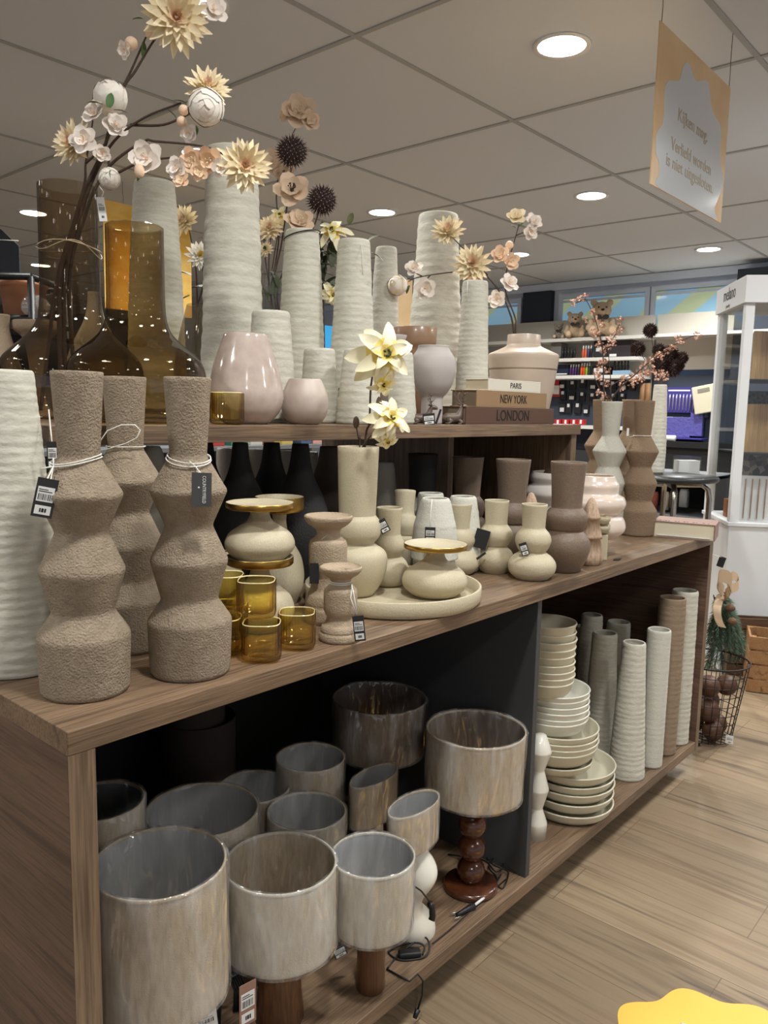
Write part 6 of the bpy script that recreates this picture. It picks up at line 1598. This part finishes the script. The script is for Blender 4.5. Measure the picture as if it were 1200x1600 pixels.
def spray(label, base, stems, r=.0035, r1=.0015, cat='flower branch', group=None, name='flower_branch', m_=STEM):
    t = thing(name, label, cat, base, 0, group); 
    for k, st in enumerate(stems):
        m = MB(); m.tube(smooth([Vector(base)]+[at(px, py, d=d) for px, py, d in st] if (k == 0) else [at(px, py, d=d) for px, py, d in st]), r if k == 0 else r*.7, 7, r1=r1); m.build('stem' if k == 0 else 'twig', m_, t, True)
    return t
def fl(fn, px, py, d, Rpx, D, parent, **k):
    C = at(px, py, d=d); return fn(C, D, Rpx*dep(C)/F, parent=parent, **k)
cam_d = -fw
dR, dU = RT, Vector((0, 0, 1))
fdir = lambda a, b_, c=1.0: (cam_d*c+dR*a+dU*b_)
# --- tall branches in the smoke glass bottle
B1 = Vector(gb1.location)+Vector((-.03, 0, .02)); d1 = dep((B1.x, B1.y, 1.7))
t = spray('tallest flowering branch in the smoke glass bottle, reaching the top of the picture', B1, [[(93, 445, d1), (112, 370, d1), (131, 300, d1), (165, 225, d1-.02), (191, 142, d1-.04), (212, 110, d1-.05), (236, 70, d1-.05), (258, 40, d1-.05)],
      [(165, 225, d1-.02), (182, 160, d1-.03), (205, 110, d1-.03), (228, 58, d1-.04)]], .0055, .002, group='flower branches in the smoke bottle')
fl(dahlia, 276, 30, d1-.07, 54, fdir(.25, -.35), t); fl(blossom, 334, 16, d1-.04, 21, fdir(.5, 0), t); fl(blossom, 195, 78, d1-.05, 13, fdir(-.5, -.5), t, mats=(PETALK, PETALP))
m = MB(); C = at(205, 68, d=d1-.05); m.ball(C, 10*dep(C)/F, 14, 10); m.build('bud', PETALP, t, True)
m = MB(); C = at(237, 50, d=d1-.06); m.ball(C, 11*dep(C)/F, 14, 10); m.build('bud', PETALP, t, True)
leaves([(at(224, 30, d=d1-.05), -dR+dU*.3, .025), (at(224, 66, d=d1-.05), dR*.1-dU, .03)], t)
t = spray('branch in the smoke glass bottle ending in a white peony under a dahlia', B1+Vector((.02, .01, 0)), [[(100, 445, d1+.01), (128, 330, d1), (150, 270, d1), (178, 221, d1-.03), (225, 184, d1-.06), (283, 161, d1-.08)], [(205, 195, d1-.04), (255, 195, d1-.07), (296, 178, d1-.09)]], .005, .002, group='flower branches in the smoke bottle')
fl(dahlia, 324, 140, d1-.07, 38, fdir(.35, .4), t); fl(peony, 322, 168, d1-.12, 29, fdir(.2, -.5), t); fl(blossom, 296, 208, d1-.09, 14, fdir(-.2, -.5), t)
for px, py in ((287, 172), (284, 190)):
    m = MB(); C = at(px, py, d=d1-.1); m.ball(C, 8*dep(C)/F, 12, 8); m.build('bud', PETALP, t, True)
leaves([(at(292, 162, d=d1-.09), -dR+dU*.6, .03), (at(262, 172, d=d1-.07), dR*.6-dU*.3, .025), (at(306, 196, d=d1-.1), dU*-1+dR*.3, .02)], t)
t = spray('arching branch of blossoms and a cream dahlia reaching over the tallest ribbed vase', B1+Vector((.04, .0, 0)), [[(108, 445, d1+.02), (132, 340, d1), (155, 283, d1-.01), (180, 251, d1-.03), (225, 221, d1-.06), (244, 221, d1-.07), (319, 229, d1-.1), (360, 247, d1-.12)], [(160, 284, d1-.01), (206, 259, d1-.04), (240, 250, d1-.07), (270, 246, d1-.09)]], .005, .0018, group='flower branches in the smoke bottle')
fl(dahlia, 382, 260, d1-.15, 43, fdir(.3, -.25), t); fl(blossom, 230, 248, d1-.09, 26, fdir(-.1, -.1), t)
for px, py, R in ((277, 262, 17), (300, 250, 19), (326, 250, 20), (284, 282, 13), (312, 268, 14), (345, 262, 14)): fl(blossom, px, py, d1-.11, R, fdir(RG.uniform(-.4, .4), RG.uniform(-.6, .2)), t, mats=(PETALK, PETALP) if px % 2 else (PETALP, PETALC))
leaves([(at(262, 272, d=d1-.1), dR*.7-dU*.3, .02), (at(215, 268, d=d1-.07), -dU+dR*.2, .02)], t)
for px, py in ((218, 267), (340, 243)):
    m = MB(); C = at(px, py, d=d1-.1); m.ball(C, 8*dep(C)/F, 12, 8, sc=(1, 1, 1.4)); m.build('bud', PETALP, t, True)
t = spray('branch with peony, blossoms and dahlia left of the tallest stem', B1+Vector((-.05, .0, 0)), [[(88, 445, d1), (105, 380, d1), (131, 292, d1), (134, 255, d1-.01), (141, 215, d1-.03), (145, 188, d1-.04)], [(134, 255, d1-.01), (150, 240, d1-.02), (170, 215, d1-.03), (175, 180, d1-.03)], [(170, 240, d1-.02), (170, 262, d1-.02), (171, 272, d1-.03)]], .0045, .0016, group='flower branches in the smoke bottle')
fl(dahlia, 117, 226, d1-.04, 38, fdir(-.4, .0), t); fl(blossom, 131, 219, d1-.08, 21, fdir(0, -.1), t); fl(peony, 172, 152, d1-.05, 27, fdir(.0, .5), t); fl(blossom, 148, 178, d1-.07, 20, fdir(-.3, .3), t); fl(blossom, 181, 196, d1-.05, 19, fdir(.4, 0), t); fl(peony, 171, 279, d1-.06, 17, fdir(0, -.7), t); fl(blossom, 160, 240, d1-.04, 13, fdir(.2, -.2), t)
leaves([(at(170, 168, d=d1-.09), dU+dR*.2, .035), (at(160, 163, d=d1-.09), -dR+dU*.4, .035), (at(178, 172, d=d1-.09), dR+dU*.1, .03), (at(170, 268, d=d1-.08), -dU*.6-dR, .018), (at(172, 266, d=d1-.08), -dU+dR*.3, .02), (at(118, 226, d=d1-.08), -dR*.6+dU*.2, .018)], t)

# --- bunch behind the cones (between the amber bottle and the widest vase)
Pq = on(305, 1.10, SZ+.0); dq = dep((Pq.x, Pq.y, 1.6))
t = spray('cream dahlia on a leafy stem between the amber bottle and the widest vase', Pq, [[(305, 560, dq), (308, 480, dq), (306, 420, dq), (296, 360, dq)], [(308, 480, dq), (318, 440, dq), (314, 405, dq)]], .004, .002)
fl(dahlia, 290, 346, dq-.03, 27, fdir(-.5, .2), t); fl(dahlia, 312, 400, dq-.03, 24, fdir(.4, .1), t, mats=(PETALW, PETALY), nm='daisy_flower')
leaves([(at(298, 430, d=dq-.03), -dR+dU*.5, .06), (at(300, 450, d=dq-.03), dR+dU*.3, .06), (at(296, 462, d=dq-.03), -dR*.7-dU*.2, .06), (at(314, 420, d=dq-.03), dR*.4+dU, .05), (at(310, 372, d=dq-.03), dR+dU*.2, .03)], t, DKGREEN)
# --- bouquet with thistles in a clear vase behind the vases
Pq = on(432, .88, SZ); dq = dep((Pq.x, Pq.y, 1.6))
tt = thing('clear_vase', 'clear glass vase with grey foot holding the thistle bouquet', 'vase', Pq)
zt = zat(Pq, 420)-SZ
MB().lathe([(.0005, .0), (.045, .0), (.045, zat(Pq, 490)-SZ), (.0005, zat(Pq, 490)-SZ)], 32).build('grey_foot', mat('grey_foot', (150, 152, 156), .4), tt)
MB().lathe([(.045, zat(Pq, 489)-SZ), (.04, zt-.02), (.046, zt)], 32).build('glass_wall', PANE, tt)
FG = 'stems of the thistle bouquet'
zb0 = Pq+Vector((0, 0, zat(Pq, 486)-SZ))
t = spray('plum thistle ball, upper one of the pair, with beige blossoms on its stem', zb0, [[(428, 440, dq-.02), (440, 380, dq-.06), (450, 310, dq-.1), (455, 262, dq-.12)]], .003, .002, group=FG)
C = at(456, 237, d=dq-.12); thistle(C, 27*dep(C)/F, parent=t)
fl(blossom, 456, 298, dq-.14, 27, fdir(.1, .2), t, mats=(PETALB, THIST)); fl(blossom, 467, 348, dq-.14, 24, fdir(.2, .5), t, mats=(PETALB, PETALB))
t = spray('plum thistle ball, lower one of the pair at the right', zb0+Vector((.01, 0, 0)), [[(434, 450, dq), (455, 400, dq-.05), (485, 365, dq-.1), (497, 335, dq-.12)]], .003, .002, group=FG)
C = at(503, 313, d=dq-.12); thistle(C, 26*dep(C)/F, parent=t)
t = spray('tall beige blossom stem above the thistle balls', zb0+Vector((-.01, .01, 0)), [[(424, 450, dq), (436, 370, dq), (432, 300, dq), (444, 240, dq), (462, 200, dq), (468, 184, dq)]], .003, .0015, group=FG)
fl(blossom, 468, 176, dq, 27, fdir(.2, .1), t, mats=(PETALB, PETALB)); fl(blossom, 484, 188, dq, 15, fdir(.6, -.4), t, mats=(PETALB, PETALB)); fl(blossom, 450, 178, dq, 14, fdir(-.6, .1), t, mats=(PETALB, PETALB)); fl(blossom, 427, 255, dq-.02, 20, fdir(-.2, -.1), t, mats=(PETALB, PETALB)); fl(blossom, 444, 272, dq-.02, 16, fdir(.2, -.1), t, mats=(PETALB, THIST))
t = spray('cream dahlia and pale lily stem at the left of the thistle bouquet', zb0+Vector((-.02, 0, 0)), [[(421, 460, dq), (420, 410, dq-.03), (423, 372, dq-.05)], [(424, 430, dq), (430, 390, dq-.02), (438, 350, dq-.04)], [(420, 440, dq), (414, 400, dq), (411, 345, dq)]], .003, .0015, group=FG)
fl(dahlia, 423, 358, dq-.07, 24, fdir(-.1, .3), t); fl(star, 437, 336, dq-.04, 24, fdir(.0, .6), t, nm='lily_flower', n=6); fl(dahlia, 416, 390, dq-.05, 13, fdir(-.3, .2), t, mats=(PETALC, GREEN))
leaves([(at(412, 345+i*6, d=dq), dR*(.6 if i % 2 else -.6)+dU*.9, .035) for i in range(6)], t, GREEN, 'feather_leaf', .15)
leaves([(at(425, 460, d=dq-.03), dR*.3+dU, .06), (at(436, 450, d=dq-.03), -dR*.2+dU, .06), (at(420, 470, d=dq-.03), -dR*.3+dU, .05)], t, DKGREEN)
t = spray('yellow lily with dark leaves between the two tagged ribbed vases', on(508, 1.0, SZ), [[(506, 520, dq+.1), (505, 450, dq+.08), (512, 400, dq+.05), (518, 372, dq+.03)]], .004, .002)
fl(star, 519, 359, dq+.0, 33, fdir(.0, .7), t, nm='lily_flower', n=6, droop=.05)
rl = random.Random(4); lv = []
for k in range(30):
    a = rl.uniform(0, 6.3); lv.append((at(507+rl.uniform(-14, 16), 405+rl.uniform(-30, 60), d=dq+.06+rl.uniform(-.03, .03)), dR*math.cos(a)+dU*math.sin(a)*.8+cam_d*rl.uniform(-.2, .5), rl.uniform(.05, .075)))
leaves(lv, t, DKGREEN)
leaves([(at(574, 378, d=dq+.05), dR*.5+dU*.5, .045), (at(580, 395, d=dq+.05), dR+dU*-.3, .045), (at(573, 405, d=dq+.05), -dU+dR*.1, .05), (at(545, 350, d=dq+.05), dR*.3+dU, .04)], t, mat('olive_leaf', (92, 98, 54), .6))
fl(star, 520, 460, dq+.04, 26, fdir(.3, -.6), t, nm='lily_flower', n=6)
# --- yellow poinsettia stem in the tallest cream vase
zB = BIGC+Vector((0, 0, .02)); dp = dep(BIGC)-.02
dV = dep((BIGC.x, BIGC.y, 1.25))
t = spray('pale yellow poinsettia stem drooping in front of the raised shelf', zB, [[(570, 698, dV), (577, 660, dV-.03), (580, 600, dV-.05), (590, 560, dV-.06), (602, 548, dV-.08)], [(577, 665, dV-.02), (590, 650, dV-.06), (608, 650, dV-.09)], [(566, 700, dV), (572, 690, dV-.01), (580, 680, dV-.02)]], .0028, .002)
fl(star, 603, 552, dV-.11, 66, fdir(.35, -.05), t, n=7, droop=.35); fl(star, 612, 652, dV-.12, 47, fdir(.6, .15), t, n=7, droop=.35); fl(star, 606, 690, dV-.1, 26, fdir(.3, -.9), t, n=6); fl(star, 600, 600, dV-.09, 36, fdir(.3, -.8), t, n=6, droop=.6)
t2 = spray('thin stem with closed dark bud left of the yellow poinsettias', zB+Vector((-.012, .0, 0)), [[(562, 700, dV), (560, 685, dV-.01), (557, 668, dV-.02)]], .002, .0016)
m = MB(); C = at(556.5, 660, d=dV-.02); m.ball(C, .0075, 10, 8, sc=(1, 1, 1.9)); m.build('bud', mat('brown_bud', (96, 78, 62), .8), t2, True)
leaves([(at(590, 640, d=dV-.08), dU+dR*.2, .03)], t, mat('brown_bud', (96, 78, 62), .8), 'bract')
# --- dahlia spray in the blush vase
dH = dep((HEX.x, HEX.y, 1.6)); HB = HEX+Vector((0, 0, .02))
t = spray('dahlia spray leaning left out of the blush vase', HB, [[(803, 522, dH), (795, 485, dH-.02), (780, 455, dH-.04), (756, 426, dH-.06), (745, 416, dH-.08)], [(780, 452, dH-.04), (752, 422, dH-.05), (725, 390, dH-.06), (706, 370, dH-.07)], [(762, 430, dH-.05), (749, 423, dH-.05), (700, 426, dH-.06), (655, 433, dH-.07), (638, 440, dH-.07)], [(660, 432, dH-.07), (650, 427, dH-.07)], [(672, 430, dH-.07), (664, 440, dH-.08)]], .004, .0015, group='branches in the blush vase')
fl(dahlia, 700, 363, dH-.09, 29, fdir(-.2, .5), t); fl(dahlia, 738, 414, dH-.12, 33, fdir(-.1, .1), t); fl(blossom, 740, 450, dH-.12, 17, fdir(0, -.5), t, mats=(PETALP, PETALC)); fl(peony, 621, 446, dH-.08, 16, fdir(-.6, 0), t, mats=(PETALK, PETALC), nm='rose_flower'); fl(blossom, 647, 420, dH-.08, 14, fdir(-.2, .4), t); fl(blossom, 664, 450, dH-.09, 16, fdir(.2, -.4), t)
leaves([(at(636, 436, d=dH-.07), -dR*.6+dU*.5, .035), (at(640, 446, d=dH-.07), -dR*.3-dU*.5, .03)], t)
t = spray('blossom twig rising to the right from the blush vase', HB+Vector((.01, .005, 0)), [[(806, 522, dH), (805, 497, dH), (790, 455, dH), (792, 420, dH), (805, 372, dH), (811, 350, dH)], [(806, 368, dH), (820, 362, dH), (830, 356, dH)]], .0035, .0015, group='branches in the blush vase')
fl(blossom, 807, 339, dH-.02, 15, fdir(-.1, .5), t, mats=(PETALC, PETALP)); fl(blossom, 833, 347, dH-.02, 14, fdir(.3, .3), t); fl(blossom, 829, 362, dH-.02, 12, fdir(.3, -.3), t)
fl(blossom, 782, 398, dH-.03, 14, fdir(-.3, .1), t, mats=(PETALP, PETALP)); fl(blossom, 799, 408, dH-.03, 13, fdir(.3, -.3), t, mats=(PETALP, PETALC)); fl(blossom, 795, 443, dH-.03, 15, fdir(.4, .4), t); fl(blossom, 777, 468, dH-.03, 14, fdir(-.4, 0), t)
m = MB(); C = at(796, 383, d=dH-.01); m.ball(C, 6.5*dep(C)/F, 12, 8); m.build('bud', PETALP, t, True)
leaves([(at(806, 357, d=dH-.01), -dR*.5+dU*.5, .025), (at(812, 354, d=dH-.01), dR*.4+dU*.6, .02)], t)
# --- pink twigs in the pale grey hourglass vase
def cluster(px, py, d, Rpx, parent, m_=BERRY):
    C = at(px, py, d=d); R = Rpx*dep(C)/F; m = MB()
    for k in range(16):
        v = Vector((RG.gauss(0, 1), RG.gauss(0, 1), RG.gauss(0, 1))).normalized()*R*RG.uniform(.3, 1)
        m.petal(C+v*.6, v, v.orthogonal(), R*.55, R*.5, .6, .3, 1.3, 0, 3)
    m.build('blossom_cluster', m_, parent, True)
dG = dep((HG2.x, HG2.y, 1.5)); Z = lambda x, y: (840+x/4.286, 450+y/4.286)
def zpath(ps, d): return [(*Z(*p), d) for p in ps]
t = spray('pink blossom twig standing in the pale grey hourglass vase', Vector(HG2)+Vector((0, 0, .2)), [zpath([(450, 755), (440, 640), (440, 500), (430, 380), (400, 260), (370, 170), (320, 70)], dG), zpath([(420, 690), (390, 620), (380, 580)], dG), zpath([(440, 420), (480, 370), (520, 310), (552, 230)], dG), zpath([(320, 70), (270, 95), (235, 105)], dG)], .003, .0012, group='pink blossom twigs')
for x, y in ((320, 60), (240, 100), (285, 80), (370, 165), (330, 210), (400, 212), (428, 250), (380, 292), (400, 320), (415, 378), (440, 425), (440, 485), (425, 510), (460, 545), (415, 600), (392, 590), (400, 560), (460, 640), (410, 700), (450, 740), (440, 720), (550, 215), (555, 270), (520, 305), (505, 370), (480, 340), (470, 400)): cluster(*Z(x, y), dG+RG.uniform(-.03, .03), 7, t)
t = spray('pink blossom twig slanting right from the pale grey hourglass vase', Vector(HG2)+Vector((.01, 0, .2)), [zpath([(470, 760), (490, 745), (560, 660), (640, 590), (720, 520), (820, 440), (900, 390), (980, 345), (1065, 315)], dG), zpath([(480, 680), (500, 650), (570, 610), (640, 580)], dG)], .003, .0012, group='pink blossom twigs')
for x, y in ((1065, 320), (940, 340), (970, 355), (905, 400), (870, 420), (820, 440), (815, 460), (760, 480), (715, 515), (770, 545), (740, 560), (720, 580), (640, 590), (690, 600), (650, 620), (830, 570), (800, 590), (570, 610), (560, 660), (850, 590), (630, 640), (690, 560)): cluster(*Z(x, y), dG+RG.uniform(-.03, .03), 7.5, t)
t = spray('bare dark twig standing between the pink twigs', Vector(HG2)+Vector((0, .01, .2)), [zpath([(485, 750), (490, 640), (480, 500), (470, 420)], dG)], .0022, .001)
# --- dark pompom flowers in the white ribbed vase on the round table
dW = dep((WC.x, WC.y, 1.5)); rr_ = random.Random(11)
for k, (x, y, R, lb) in enumerate(((755, 285, 12, 'highest dark pompom flower over the round table'), (673, 408, 12, 'dark pompom flower at the left of the white ribbed vase'), (812, 415, 11, 'dark pompom flower behind the pink twig'), (885, 440, 14, 'dark pompom flower at the upper middle of the dense bunch'), (965, 470, 11, 'dark pompom flower at the right of the dense bunch'), (905, 535, 15, 'largest dark pompom flower low in the dense bunch'), (825, 515, 15, 'dark pompom flower over the mouth of the white ribbed vase'), (940, 520, 11, 'dark pompom flower at the lower right of the bunch'))):
    px, py = Z(x, y)
    t = spray(lb, Vector(WC)+Vector((rr_.uniform(-.012, .012), rr_.uniform(-.012, .012), .25)), [[(1030+rr_.uniform(-3, 3), 604, dW), ((1030+px)/2, (600+py)/2, dW), (px, py, dW)]], .002, .0015, 'flower', 'dark pompom flowers', 'pompom_flower')
    C = at(px, py, d=dW); m = MB(); m.ball(C, R*.6*dep(C)/F, 10, 7)
    for q in range(110):
        zz = 1-2*(q+.5)/110; a = q*2.39996; d = Vector((math.sqrt(1-zz*zz)*math.cos(a), math.sqrt(1-zz*zz)*math.sin(a), zz)); m.petal(C+d*R*.45*dep(C)/F, d, d.orthogonal(), R*.62*dep(C)/F, R*.22*dep(C)/F, .2, .3, .9, 0, 2)
    m.build('pompom_head', mat('dark_brown_petals', (70, 52, 48), .85), t, True)
